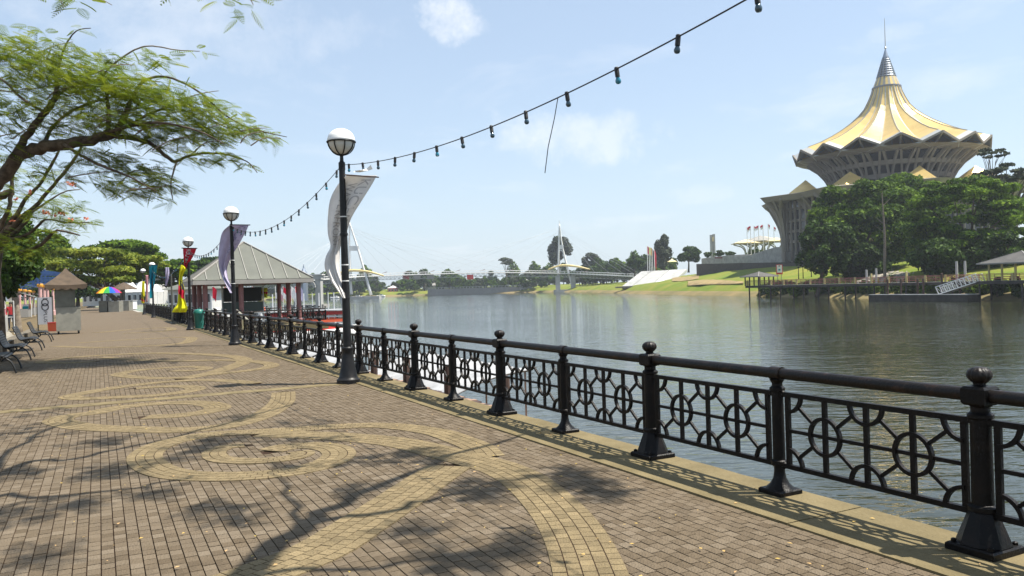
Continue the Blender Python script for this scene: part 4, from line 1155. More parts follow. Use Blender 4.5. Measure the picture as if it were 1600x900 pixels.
crown_tree('shade_tree', 'low dark bushy tree at the far left edge', 2, 424, 46, 44, 41, 500, 8000, 'leaf_dark', 0.15, 33, lobes=24, trunk_px=5, z0=-0.03)
crown_tree('rain_tree', 'bright green rain tree spreading over the far end of the promenade', 158, 416, 92, 36, 128, 480, 12000, 'leaf_bright', 0.34, 34, lobes=30, trunk_px=4.5, z0=-0.03, base_x=205, lobe_k=0.26, flat=0.6, fork=0.95, limbs=14)
crown_tree('background_tree', 'dark tree closing the view behind the stalls, left of the kiosk', 66, 446, 52, 28, 190, 482, 6000, 'leaf_mid', 0.42, 38, lobes=24, trunk_px=3, z0=-0.03, lobe_k=0.3)
crown_tree('background_tree', 'dark tree closing the view behind the kiosk, left of the white building', 122, 450, 40, 24, 200, 482, 5000, 'leaf_dark', 0.42, 39, lobes=20, trunk_px=3, z0=-0.03, lobe_k=0.3)
crown_tree('rain_tree', 'tall domed dark green rain tree behind the bright one', 190, 402, 74, 34, 175, 482, 9000, 'leaf_mid', 0.45, 35, lobes=28, trunk_px=4, z0=-0.03, lobe_k=0.28, flat=0.6, fork=0.9)
crown_tree('rain_tree', 'rain tree behind the third lamp and left of the pavilion', 272, 428, 52, 24, 170, 482, 5500, 'leaf_mid', 0.42, 36, lobes=20, trunk_px=4, z0=-0.03, lobe_k=0.3, flat=0.6, fork=0.9)
crown_tree('rain_tree', 'distant flat rain tree showing over the pavilion roof', 330, 418, 48, 18, 230, 482, 5500, 'leaf_dark', 0.5, 37, lobes=20, trunk_px=3, z0=-0.03, lobe_k=0.3, flat=0.6, fork=0.9)

# ================================================================ LEFT SIDE FURNITURE
# planter wall
mb = MB()
for s0, s1 in ((-14, 9.6), (10.4, 26), (26.02, 40.5)):
    mb.box(ST((s0 + s1) / 2, -7.62, 0.16), (s1 - s0, 0.34, 0.38), QUAY_ROT)
tag(mb.build('planter_wall', 'planter'), 'low concrete planter wall behind the benches', 'wall')
# stones in the planter
st_me = []
for k in range(4):
    g = random.Random(60 + k); mb = MB(); prof = [(0.05, -0.12), (0.2, -0.08), (0.24, 0.0), (0.19, 0.1), (0.06, 0.16)]
    mb.lathe(prof, seg=8); mb.v = [(x * g.uniform(.75, 1.3), y * g.uniform(.75, 1.3), z * g.uniform(.7, 1.3)) for x, y, z in mb.v]; st_me.append(mb.mesh('boulder', 'stone', True, auto=50))
for k in range(7):
    o = bpy.data.objects.new('boulder', st_me[k % 4]); C.objects.link(o); o.location = ST(20 + k * 2.9 + rng.uniform(-.5, .5), -8.4 + rng.uniform(-.4, .3), 0.08); o.rotation_euler = (0, 0, rng.uniform(0, 6)); sc = rng.uniform(0.9, 1.9); o.scale = (sc, sc, sc)
    tag(o, 'rough grey-brown boulder lying in the planter bed behind the benches', 'rock', 'boulders in the planter')
# benches
def bench_meshes():
    m = {}
    m['slat'] = MB().box((0, 0, 0), (1.75, 0.058, 0.022)).mesh('slat', 'bench_metal')
    prof = [(-0.50, 0.0), (-0.36, 0.22), (-0.16, 0.36), (0.14, 0.405), (0.27, 0.42), (0.33, 0.385), (0.37, 0.24), (0.42, 0.0)]
    return m
BM = bench_meshes()
def make_bench(s, label):
    # local +X along the quay, local -Y to the river; the seat faces the river
    o = thing('bench', label, 'bench', ST(s, -6.95, 0), QUAY_ROT, 'slatted benches along the planter', world=False)
    # seat and back profile (y towards the planter positive)
    prof = [(-0.26, 0.40), (-0.19, 0.428), (-0.12, 0.43), (-0.05, 0.425), (0.02, 0.415), (0.09, 0.405), (0.155, 0.405), (0.21, 0.44), (0.245, 0.50), (0.27, 0.565), (0.295, 0.63), (0.32, 0.695), (0.35, 0.76), (0.385, 0.82)]
    for i, (y, z) in enumerate(prof):
        a = prof[min(i + 1, len(prof) - 1)]; b = prof[max(i - 1, 0)]
        child('slat', BM['slat'], o, (0, y, z), (math.atan2(a[1] - b[1], a[0] - b[0]), 0, 0))
    for x in (-0.74, 0.74):
        mb = MB(); mb.tube(catmull([Vector((x, yy, zz - 0.03)) for yy, zz in prof[::2] + [prof[-1]]], 3), 0.020, 6); mb.build('side_frame', 'bench_metal', o)
        for pts in ([(x, -0.24, 0.37), (x, -0.36, 0.28), (x, -0.44, 0.10), (x, -0.46, 0.0)], [(x, 0.10, 0.37), (x, 0.0, 0.26), (x, 0.16, 0.12), (x, 0.28, 0.0)]):
            mb = MB(); mb.tube(catmull([Vector(p) for p in pts], 5), 0.022, 7); mb.build('leg', 'bench_metal', o, smooth=True, auto=None)
    return o
make_bench(16.9, 'black slatted bench cut by the left frame edge, nearest of four')
make_bench(21.6, 'black slatted bench, second nearest of four')
make_bench(26.6, 'black slatted bench, third of four')
make_bench(32.8, 'black slatted bench nearest the brown-roofed kiosk')
# kiosk cart
kp = ground(107, 522)
o = thing('kiosk_cart', 'grey metal kiosk cart with a brown scalloped canopy', 'kiosk', kp, 0.0)
K = kp; KA = 0.506; KR = Matrix.Rotation(KA, 3, 'Z')
def kb(cx, cy, cz, sx, sy, sz, name, m):
    mb = MB(); q_ = KR @ Vector((cx, cy, 0)); mb.box((K.x + q_.x, K.y + q_.y, cz), (sx, sy, sz), KA); return mb.build(name, m, o)
kb(0.02, 0.6, 0.74, 1.10, 1.2, 1.16, 'lower_cabinet', 'pale_steel')
kb(-0.10, 0.6, 1.98, 0.90, 1.1, 1.28, 'upper_cabinet', 'steel')
kb(-0.10, 0.03, 1.98, 0.86, 0.03, 1.2, 'shutter', 'steel')
kb(0.02, 0.6, 1.335, 1.14, 1.24, 0.03, 'counter', 'pale_steel')
for dx in (-0.44, 0.46):
    for dy in (0.15, 1.0):
        q_ = KR @ Vector((dx, dy, 0)); e_ = KR @ Vector((0.04, 0, 0)); mb = MB(); mb.tube([K + q_ - e_ + Vector((0, 0, .1)), K + q_ + e_ + Vector((0, 0, .1))], 0.10, 14); mb.build('wheel', 'black', o)
q_ = KR @ Vector((-0.04, 0.6, 0)); cxk, cyk = K.x + q_.x, K.y + q_.y
mb = MB(); hw = 0.93
rows = []
for z, f in ((3.36, 0.02), (3.18, 0.16), (2.84, 0.55), (2.64, 0.84), (2.52, 1.0)):
    row = []
    for (ax, ay, bx, by) in ((-1, -1, 1, -1), (1, -1, 1, 1), (1, 1, -1, 1), (-1, 1, -1, -1)):
        for k in range(10):
            u = k / 10; row.append(Vector((cxk, cyk, 0)) + KR @ Vector((hw * f * (ax + (bx - ax) * u), hw * f * (ay + (by - ay) * u), z - 0.05 * math.sin(math.pi * u) * f)))
    row.append(row[0]); rows.append(row)
mb.grid(rows); cn = mb.build('canopy', 'tarp_brown', o, smooth=True, auto=35)
mb = MB(); last = rows[-1]
for i in range(len(last) - 1):
    a, b = last[i], last[i + 1]
    n = 5; 
    for k in range(n):
        p, q_ = a.lerp(b, k / n), a.lerp(b, (k + 1) / n)
        f1 = abs(math.sin(math.pi * (i + k / n) * 0.5)); f2_ = abs(math.sin(math.pi * (i + (k + 1) / n) * 0.5))
        mb.add([p, q_, q_ - Vector((0, 0, 0.16 + 0.09 * f2_)), p - Vector((0, 0, 0.16 + 0.09 * f1))], [(0, 1, 2, 3)])
v_ = mb.build('valance', 'tarp_brown', cn); v_.modifiers.new('t', 'SOLIDIFY').thickness = 0.01
# second low cart behind it and red crate
p = ST(47.5, -6.2); o = thing('serving_cart', 'pale low metal cart parked behind the brown-roofed kiosk', 'cart', p)
MB().box((p.x, p.y, 0.72), (1.1, 0.9, 1.0), QUAY_ROT).build('cabinet', 'pale_steel', o); MB().box((p.x, p.y, 1.24), (1.25, 1.0, 0.04), QUAY_ROT).build('top', 'steel', o)
for dx in (-0.4, 0.4): MB().tube([(p.x + dx, p.y - 0.4, 0.12), (p.x + dx, p.y - 0.34, 0.12)], 0.12, 12).build('wheel', 'black', o)
p = at(85, 506, 45); p.z = 0
o = thing('cool_box', 'red cool box on the ground between the drinks sign and the kiosk', 'box', p)
MB().box((p.x, p.y, 0.22), (0.5, 0.4, 0.44), taper=1.06).build('tub', 'orange_red', o); MB().box((p.x, p.y, 0.475), (0.56, 0.46, 0.06)).build('lid', 'red_paint', o)
# drinks sign board
p = at(71, 500, 46); p.z = 0
o = thing('sign_board', 'tall white drinks sign board reading 100 PLUS', 'sign', p)
MB().box((p.x, p.y, 1.14), (0.82, 0.05, 1.56)).build('panel', 'sign_white', o)
for dx in (-0.435, 0.435): MB().box((p.x + dx, p.y + 0.01, 1.0), (0.04, 0.07, 2.0)).build('post', 'steel', o)
for dx in (-0.435, 0.435): MB().box((p.x + dx, p.y, 0.02), (0.06, 0.6, 0.04)).build('foot', 'steel', o)
def flat_text(parent, body, size, m, loc, rot, name='lettering', sx=1.0):
    me = text_mesh(body, size, m); ob_ = child(name, me, parent, loc, rot); ob_.scale = (sx, 1, 1); return ob_
flat_text(o, '1', 0.42, 'print_dark', (0.02, -0.031, 1.84), (math.pi / 2, math.pi / 2, 0))
for zz in (1.62, 1.36): 
    mb = MB(); arc_bar(mb, 0, 0, 0.19, 0, 2 * math.pi, w=0.06, d=0.008, n=24); child('lettering', mb.mesh('zero', 'print_dark'), o, (0.02, -0.032, zz))
flat_text(o, 'PLUS', 0.30, 'print_dark', (0.02, -0.031, 0.80), (math.pi / 2, math.pi / 2, 0))
# stall counter at the left with a railing frame and pink tub
p = ST(45.0, -9.6); o = thing('stall_counter', 'pale stone counter with a white pipe frame beside the drinks sign', 'stall', p)
MB().box((p.x, p.y, 0.5), (1.6, 0.8, 1.0), QUAY_ROT).build('counter', 'pale_concrete', o)
c_, s_ = math.cos(QUAY_ROT), math.sin(QUAY_ROT)
for a, b in (((-1.3, 0, 0), (-1.3, 0, 1.75)), ((1.3, 0, 0), (1.3, 0, 1.75)), ((-1.3, 0, 1.75), (1.3, 0, 1.75)), ((-1.3, 0, 0.9), (1.3, 0, 0.9))):
    w_ = lambda q: Vector((p.x + q[0] * 0.95, p.y - 0.55 + q[1], q[2])); MB().tube([w_(a), w_(b)], 0.022, 6).build('pipe', 'white_paint', o)
pb = thing('tub', 'pink plastic tub on the pale stone counter', 'tub', Vector((p.x + 0.3, p.y - 0.1, 1.0)))
MB().lathe([(0.17, 0), (0.22, 0.34), (0.235, 0.35), (0.21, 0.352)], (p.x + 0.3, p.y - 0.1, 1.0), 14).build('bucket', 'pink_cloth', pb)
MB().tube([(p.x + 0.08, p.y - 0.1, 1.33), (p.x + 0.2, p.y - 0.14, 1.44), (p.x + 0.4, p.y - 0.14, 1.44), (p.x + 0.52, p.y - 0.1, 1.33)], 0.008, 5).build('handle', 'strap', pb)
# market stalls under the pergola
def market_stall(s, t, label, awn, goods, L=5.0):
    p = ST(s, t); o = thing('market_stall', label, 'stall', p, 0, 'stalls under the pergola')
    def lp(x, y, z): return p + U2 * x - V2 * y + Vector((0, 0, z))
    for x in (-L / 2, L / 2):
        for y in (-1, 1): MB().tube([lp(x, y, 0), lp(x, y, 2.35)], 0.03, 6).build('pole', 'white_paint', o)
    mb = MB(); mb.poly([lp(-L / 2 - .3, -1.3, 2.2), lp(L / 2 + .3, -1.3, 2.2), lp(L / 2 + .3, 0, 2.7), lp(-L / 2 - .3, 0, 2.7)], 0.03); mb.poly([lp(-L / 2 - .3, 0, 2.7), lp(L / 2 + .3, 0, 2.7), lp(L / 2 + .3, 1.3, 2.2), lp(-L / 2 - .3, 1.3, 2.2)], 0.03); mb.build('awning', awn, o)
    MB().box(tuple(lp(0, 0, 0.45)), (L, 1.4, 0.9), QUAY_ROT).build('counter', 'house_grey', o)
    for k in range(7):
        c = lp(-L / 2 + 0.5 + k * (L - 1) / 6, -0.4, 1.05 + 0.1 * (k % 2)); mb = MB(); mb.box(tuple(c), (0.45, 0.5, 0.3 + 0.2 * (k % 2)), QUAY_ROT + rng.uniform(-.2, .2)); mb.build('goods', goods[k % len(goods)], o)
    for k in range(8):
        a = lp(-L / 2 + 0.3 + k * (L - .6) / 7, -1.0, 2.1); mb = MB(); mb.grid([[a, a + U2 * 0.3], [a + Vector((0, 0, -0.35)), a + U2 * 0.32 + Vector((0, 0, -0.32))]]); mb.build('hanging_goods', goods[(k + 1) % len(goods)], o)
gd = ['red_paint', 'orange_paint', 'yellow_cloth', 'blue_cloth', 'white_paint', 'black_cloth', 'pink_cloth']
market_stall(56, -12.5, 'white-awning market stall with hanging red and orange goods, nearest at the left', 'white_paint', gd)
market_stall(64, -12.3, 'market stall with dark awning, second along the pergola', 'dark_roof', gd[2:] + gd[:2])
market_stall(73, -12.5, 'market stall with pale awning, third along the pergola', 'house_white', gd[1:] + gd[:1])
market_stall(98, -12.3, 'market stall with grey awning behind the kiosk canopy', 'roof_sheet', gd[3:] + gd[:3])
market_stall(116, -12.0, 'farthest market stall, right of the kiosk', 'dark_roof', gd[4:] + gd[:4])
# pergola: pink columns, blue steel roof
pg = thing('pergola', 'pergola of pink columns with blue steel masts and curved beams', 'pergola', ST(90, -10, 0))
for s in (81, 87, 93, 104, 112, 120, 128, 136):
    for t in (-9.6, -13.6):
        c = ST(s, t)
        col = MB().lathe([(0.24, 0), (0.24, 0.5), (0.14, 0.55), (0.14, 3.0), (0.19, 3.05)], (c.x, c.y, 0), 12).build('column', 'pink_paint', pg, smooth=True, auto=35)
        MB().lathe([(0.25, 3.05), (0.27, 3.1), (0.27, 3.28), (0.2, 3.34)], (c.x, c.y, 0), 12).build('capital', 'orange_paint', col, smooth=True, auto=35)
    c = ST(s, -11.6)
    mst = MB().box((c.x, c.y, 4.9), (0.24, 0.24, 2.9), QUAY_ROT).build('mast', 'blue_steel', pg)
    MB().box((c.x, c.y, 6.38), (0.26, 0.26, 0.06), QUAY_ROT).build('mast_cap', 'white_paint', mst)
    pts = [ST(s, t_, z_) for t_, z_ in ((-14.6, 3.5), (-13, 4.0), (-11.6, 4.35), (-10, 4.5), (-8.4, 4.4), (-6.9, 4.0))]
    cv = catmull(pts, 4)
    mb = MB()
    for a, b in zip(cv[:-1], cv[1:]): mb.bar(a, b, 0.09, 0.17)
    mb.build('curved_beam', 'blue_steel', pg)
for t_, z_ in ((-14.6, 3.66), (-6.9, 4.16), (-11.6, 3.5), (-9.6, 3.42)):
    MB().bar(ST(80, t_, z_), ST(137, t_, z_), 0.09, 0.14).build('purlin', 'blue_steel', pg)
# rainbow umbrella stall
p = ground(173, 487.5)
o = thing('drink_stall', 'small grey stall under a rainbow umbrella at the far end', 'stall', p)
MB().box((p.x - 0.7, p.y, 0.75), (1.1, 1.2, 1.5)).build('cabinet', 'steel', o); MB().box((p.x + 0.7, p.y, 0.7), (1.4, 1.2, 1.4)).build('cart', 'pale_steel', o)
MB().tube([(p.x, p.y - 0.3, 1.4), (p.x, p.y - 0.3, 3.3)], 0.04, 6).build('pole', 'steel', o)
R_u = 1.55
for k in range(12):
    a0, a1 = 2 * math.pi * k / 12, 2 * math.pi * (k + 1) / 12
    rows = [[Vector((p.x + R_u * f * math.cos(a), p.y - 0.3 + R_u * f * math.sin(a), 3.35 - 0.85 * f * f)) for a in (a0, (a0 + a1) / 2, a1)] for f in (0.02, 0.35, 0.7, 1.0)]
    MB().grid(rows).build('umbrella_panel', 'rainbow_%d' % (k % 6), o)
p = ST(119, -1.6); o = thing('drink_stall', 'pale cart under a brown thatch umbrella beyond the rainbow umbrella', 'stall', p)
MB().box((p.x, p.y, 0.7), (1.9, 1.2, 1.4)).build('cart', 'pale_steel', o); MB().tube([(p.x, p.y, 1.4), (p.x, p.y, 3.4)], 0.05, 6).build('pole', 'steel', o)
MB().lathe([(1.9, 3.0), (0.9, 3.6), (0.05, 4.0)], (p.x, p.y, 0), 12).build('thatch', 'tarp_brown', o)
p = ST(128, -0.9); o = thing('white_cart', 'white box cart by the far railing', 'cart', p)
MB().box((p.x, p.y, 0.75), (2.2, 1.4, 1.3)).build('box', 'white_paint', o); MB().box((p.x, p.y, 1.42), (2.4, 1.6, 0.06)).build('lid', 'house_white', o)
for dx in (-.8, .8): MB().tube([(p.x + dx, p.y - 0.7, 0.15), (p.x + dx, p.y - 0.62, 0.15)], 0.15, 10).build('wheel', 'black', o)
# litter bin by the third lamp
p = ST(LAMP_S[3] + 0.1, -0.15); o = thing('litter_bin', 'green litter bin beside the third lamp', 'bin', p)
MB().lathe([(0.20, 0.05), (0.26, 0.80), (0.27, 0.82)], (p.x, p.y, 0.014), 16).build('body', 'green_bin', o, smooth=True, auto=35); MB().lathe([(0.29, 0.82), (0.29, 0.90), (0.22, 1.0), (0.05, 1.05)], (p.x, p.y, 0.014), 16).build('lid', 'green_bin', o, smooth=True, auto=35)
# small notice tied to the railing left of lamp two
p = ST(LAMP_S[2] + 1.9, -0.02, 0.5); o = thing('notice', 'small yellowed notice plate tied to the railing behind the second lamp', 'sign', p)
MB().box((p.x, p.y, 0.62), (0.30, 0.015, 0.36), QUAY_ROT).build('plate', 'canopy_gold', o); MB().box((p.x, p.y, 0.81), (0.32, 0.02, 0.02), QUAY_ROT).build('clip', 'steel', o)
# plain pole between the third and fourth lamps
p = ST(50, -0.5); o = thing('banner_pole', 'bare grey banner pole standing between the third and fourth lamps', 'pole', p)
MB().lathe([(0.16, 0), (0.16, 0.05), (0.06, 0.08), (0.05, 3.2), (0.03, 3.22)], (p.x, p.y, 0), 10).build('pole', 'steel', o, smooth=True, auto=35)
cl, g = cloth('banner', 'pale lilac banner hanging right of the bare pole', 'banner', [(418, 258, 264), (428, 258, 264.5), (438, 258.5, 263), (447, 258, 260)], p.y, 'lilac_cloth', 0.1, 'banners on the lamps')

# ---- a person in a red shirt among the stalls, body as one skinned surface
def person(loc, face, label):
    o = thing('person', label, 'person', loc, face, world=False)
    J = {'pel': (0, 0, 0.92), 'sp': (0, 0.01, 1.12), 'ch': (0, 0, 1.34), 'nk': (0, -0.01, 1.47), 'hd': (0, -0.02, 1.60), 'tp': (0, -0.01, 1.70),
         'sl': (-0.18, 0, 1.40), 'el': (-0.24, 0.02, 1.12), 'wl': (-0.22, -0.10, 0.90), 'hl': (-0.21, -0.14, 0.81), 'sr': (0.18, 0, 1.40), 'er': (0.25, 0.03, 1.13), 'wr': (0.23, -0.05, 0.88), 'hr': (0.22, -0.08, 0.79),
         'tl': (-0.10, 0, 0.86), 'kl': (-0.11, -0.02, 0.48), 'al': (-0.11, 0.03, 0.08), 'fl': (-0.12, -0.14, 0.04), 'tr': (0.10, 0, 0.86), 'kr': (0.12, -0.04, 0.48), 'ar': (0.13, 0.0, 0.08), 'fr': (0.15, -0.17, 0.04)}
    Rr = {'pel': .14, 'sp': .13, 'ch': .15, 'nk': .055, 'hd': .09, 'tp': .07, 'sl': .065, 'el': .045, 'wl': .032, 'hl': .035, 'tl': .09, 'kl': .062, 'al': .042, 'fl': .04}
    E = ['pel sp', 'sp ch', 'ch nk', 'nk hd', 'hd tp', 'ch sl', 'sl el', 'el wl', 'wl hl', 'ch sr', 'sr er', 'er wr', 'wr hr', 'pel tl', 'tl kl', 'kl al', 'al fl', 'pel tr', 'tr kr', 'kr ar', 'ar fr']
    names = list(J); me = bpy.data.meshes.new('body'); me.from_pydata([J[n] for n in names], [tuple(names.index(x) for x in e.split()) for e in E], [])
    b = bpy.data.objects.new('body', me); C.objects.link(b); b.parent = o
    b.modifiers.new('skin', 'SKIN'); b.modifiers.new('sub', 'SUBSURF').levels = 2; b.modifiers['sub'].render_levels = 2
    for i, n in enumerate(names):
        k = n if n in Rr else n[0] + 'l'
        r = Rr[k]; me.skin_vertices[0].data[i].radius = (r, r * (0.75 if n in ('ch', 'sp', 'pel') else 1))
    me.skin_vertices[0].data[0].use_root = True
    m = bpy.data.materials.new('clothed_body'); m.use_nodes = True; nd, lk = m.node_tree.nodes, m.node_tree.links
    tc = nd.new('ShaderNodeTexCoord'); sp = nd.new('ShaderNodeSeparateXYZ'); lk.new(tc.outputs['Object'], sp.inputs[0])
    cr = nd.new('ShaderNodeValToRGB'); cr.color_ramp.interpolation = 'CONSTANT'
    els = cr.color_ramp.elements; els[0].position = 0; els[0].color = (0.02, 0.02, 0.02, 1); els[1].position = 0.05; els[1].color = (0.025, 0.028, 0.04, 1)
    for ps, cl_ in ((0.475, (0.42, 0.02, 0.025, 1)), (0.725, (0.34, 0.2, 0.13, 1))):
        e = els.new(ps); e.color = cl_
    dv = nd.new('ShaderNodeMath'); dv.operation = 'DIVIDE'; dv.inputs[1].default_value = 2.0; lk.new(sp.outputs['Z'], dv.inputs[0]); lk.new(dv.outputs[0], cr.inputs[0]); lk.new(cr.outputs[0], nd['Principled BSDF'].inputs['Base Color']); nd['Principled BSDF'].inputs['Roughness'].default_value = 0.8
    me.materials.append(m)
    MB().lathe([(0.098, -0.02), (0.108, 0.04), (0.09, 0.10), (0.04, 0.13), (0.005, 0.135)], (0, 0.012, 1.62), 14).build('hair', 'hair', o, smooth=True, auto=None)
    return o
pp = at(17, 485, 50); pp.z = -0.03
person(pp, 0.4, 'person in a red shirt and dark trousers standing by the stalls')

# ================================================================ RIVER PAVILION
def pav_pt(a, b, z): # a across the quay to the river, b along the quay
    return ST(PAV_S + b, PAV_T + a, z)
PAV_S, PAV_T = to_st(at(301, 440, 50))
PW_, PD_ = 7.5, 8.2
EZ = 2.72
pv = thing('river_pavilion', 'open river pavilion with a grey hipped standing-seam roof and maroon columns', 'pavilion', pav_pt(PW_ / 2, PD_ / 2, -0.3))
apex = pav_pt(PW_ / 2, PD_ / 2, 5.35)
cor = [pav_pt(0, 0, EZ), pav_pt(PW_, 0, EZ), pav_pt(PW_, PD_, EZ), pav_pt(0, PD_, EZ)]
for i in range(4):
    a, b = cor[i], cor[(i + 1) % 4]
    mb = MB(); mb.add([a, b, apex], [(0, 1, 2)]); rf = mb.build('roof_face', 'roof_sheet', pv); rf.modifiers.new('t', 'SOLIDIFY').thickness = 0.05
    nseam = 9
    for k in range(1, nseam):
        u = k / nseam; s_ = a.lerp(b, u)
        m_ = 1 - abs(2 * u - 1)
        hip = (a.lerp(apex, m_) if u < 0.5 else b.lerp(apex, m_))
        MB().bar(s_ + Vector((0, 0, 0.03)), hip + Vector((0, 0, 0.03)), 0.045, 0.05).build('seam', 'canopy_grey', rf)
    MB().bar(a + Vector((0, 0, 0.04)), apex + Vector((0, 0, 0.04)), 0.10, 0.07).build('hip_cap', 'roof_trim', pv)
    MB().bar(a + Vector((0, 0, -0.16)), b + Vector((0, 0, -0.16)), 0.06, 0.26).build('fascia', 'roof_trim', pv)
mb = MB(); ins = 0.03
mb.poly([pav_pt(0.05, 0.05, EZ - 0.2), pav_pt(PW_ - .05, 0.05, EZ - 0.2), pav_pt(PW_ - .05, PD_ - .05, EZ - 0.2), pav_pt(0.05, PD_ - .05, EZ - 0.2)], 0.05); mb.build('soffit', 'maroon', pv)
for a, b in ((0.8, 0.8), (3.0, 0.8), (6.7, 0.8), (0.8, 4.1), (6.7, 4.1), (0.8, 7.4), (3.7, 7.4), (6.7, 7.4)):
    c = pav_pt(a, b, 0); MB().lathe([(0.22, -0.3), (0.22, 0.0), (0.16, 0.05), (0.16, EZ - 0.24)], (c.x, c.y, 0), 12).build('column', 'maroon', pv, smooth=True, auto=35)
mb = MB(); mb.poly([pav_pt(-0.2, -1.4, -0.3), pav_pt(8.1, -1.4, -0.3), pav_pt(8.1, 9.0, -0.3), pav_pt(-0.2, 9.0, -0.3)], 0.35); mb.build('deck', 'coping', pv)
for a in (1, 4, 7.4):
    for b in (-0.8, 4, 8.4):
        c = pav_pt(a, b, 0); MB().lathe([(0.3, -6), (0.3, -0.66)], (c.x, c.y, 0), 10).build('pile', 'concrete', pv)
dr = thing('deck_railing', 'black iron railing around the pavilion deck', 'railing', pav_pt(4, -1.2, -0.3))
def deck_run(A, B, n):
    for k in range(n):
        a = A.lerp(B, k / n); b = A.lerp(B, (k + 1) / n)
        mid = (a + b) / 2; ang = math.atan2((b - a).y, (b - a).x); Ls = (b - a).length
        p_ = child('panel', FAR_PANEL, dr, Vector((mid.x, mid.y, -0.3)) - Vector(ORG[dr.name]), (0, 0, ang)); p_.scale = ((Ls - 0.12) / (2 * HALF + 0.12), 1, 1)
        q_ = child('post', big_shaft, dr, Vector((a.x, a.y, -0.3)) - Vector(ORG[dr.name])); child('finial', finial_m, q_); child('base_plate', big_base, q_)
        MB().tube([Vector((a.x, a.y, 0.645)), Vector((b.x, b.y, 0.645))], 0.04, 8).build('top_rail', 'rail_iron', dr)
deck_run(pav_pt(2.6, -1.25, 0), pav_pt(7.95, -1.25, 0), 3); deck_run(pav_pt(7.95, -1.25, 0), pav_pt(7.95, 8.9, 0), 6); deck_run(pav_pt(7.95, 8.9, 0), pav_pt(0.4, 8.9, 0), 4)
# stair handrails down to the pontoon
sr = thing('stair_handrail', 'sloping grey stair handrails in front of the pavilion', 'handrail', pav_pt(0.5, -2.5, -0.3))
for a in (0.6, 2.2):
    MB().bar(pav_pt(a + 0.2, -1.0, 0.75), pav_pt(a + 1.7, -6.0, -1.4), 0.16, 0.14).build('handrail', 'pale_steel', sr)
    for k in range(4):
        q_ = pav_pt(a + 0.2, -1.0, 0.7).lerp(pav_pt(a + 1.7, -6.0, -1.45), (k + 0.3) / 4); MB().bar(q_, q_ - Vector((0, 0, 1.2)), 0.05).build('baluster', 'iron', sr)
mb = MB()
for k in range(10):
    q_ = pav_pt(1.6, -1.4, -0.4).lerp(pav_pt(3.0, -6.2, -2.4), k / 9); mb.box(tuple(q_), (0.6, 1.5, 0.12), QUAY_ROT)
mb.build('tread', 'pale_concrete', sr)
# contents of the pavilion
def pthing(name, label, cat, a, b, z=-0.3, **kw): return thing(name, label, cat, pav_pt(a, b, z), 0, kw.get('group'))
o = pthing('food_stall', 'black and green food stall with a white frame inside the pavilion', 'stall', 4.2, 6.0)
c = pav_pt(3.9, 6.2, 0); MB().box((c.x, c.y, 1.75), (2.6, 0.5, 1.0), QUAY_ROT - 1.57).build('menu_board', 'black', o); MB().box((c.x, c.y - 0.02, 0.72), (2.7, 0.7, 1.0), QUAY_ROT - 1.57).build('counter', 'pale_grey_green', o)
for a_ in (2.5, 5.3):
    c2 = pav_pt(a_, 6.0, 0); MB().tube([(c2.x, c2.y, -0.3), (c2.x, c2.y, 2.35)], 0.05, 6).build('frame_post', 'white_paint', o)
MB().bar(pav_pt(2.4, 6.0, 2.38), pav_pt(5.4, 6.0, 2.38), 0.08).build('frame_top', 'white_paint', o)
for i_, (a, b, m_, lb) in enumerate(((1.9, 1.0, 'wood_dark', 'left'), (4.3, 0.4, 'wood_dark', 'right'), (0.3, 3.0, 'wood_dark', 'rear'))):
    o = pthing('cafe_table', 'dark cafe table with two chairs, %s one under the pavilion' % {'left': 'middle', 'right': 'rightmost', 'rear': 'leftmost'}[lb], 'table', a, b)
    c = pav_pt(a, b, 0)
    MB().lathe([(0.5, 0.42), (0.5, 0.46)], (c.x, c.y, 0), 14).build('tabletop', m_, o); MB().lathe([(0.25, -0.3), (0.04, -0.24), (0.04, 0.42)], (c.x, c.y, 0), 8).build('pedestal', 'black', o)
    for sx in (-0.85, 0.85):
        MB().box((c.x + sx, c.y, 0.12), (0.45, 0.45, 0.05)).build('chair_seat', 'black', o); MB().box((c.x + sx * 1.25, c.y, 0.45), (0.05, 0.45, 0.62)).build('chair_back', 'black', o)
        for ex in (-.18, .18):
            for ey in (-.18, .18): MB().box((c.x + sx + ex, c.y + ey, -0.1), (0.04, 0.04, 0.4)).build('chair_leg', 'black', o)
for a, b, lb in ((3.0, -1.0, 'left'), (5.0, -1.0, 'right')):
    o = pthing('planter_pot', 'white striped pot on the pavilion deck, %s of the two' % lb, 'pot', a - 1.2, b)
    c = pav_pt(a - 1.2, b, 0); MB().lathe([(0.26, -0.3), (0.30, 0.42), (0.33, 0.45)], (c.x, c.y, 0.15), 16).build('pot', 'white_paint', o)
    for k in range(6):
        an = k * math.pi / 3 - 2.2; MB().bar((c.x + 0.295 * math.cos(an), c.y + 0.295 * math.sin(an), -0.1), (c.x + 0.31 * math.cos(an), c.y + 0.31 * math.sin(an), 0.52), 0.07, 0.02, up=Vector((math.cos(an), math.sin(an), 0))).build('stripe', 'print_grey', o)
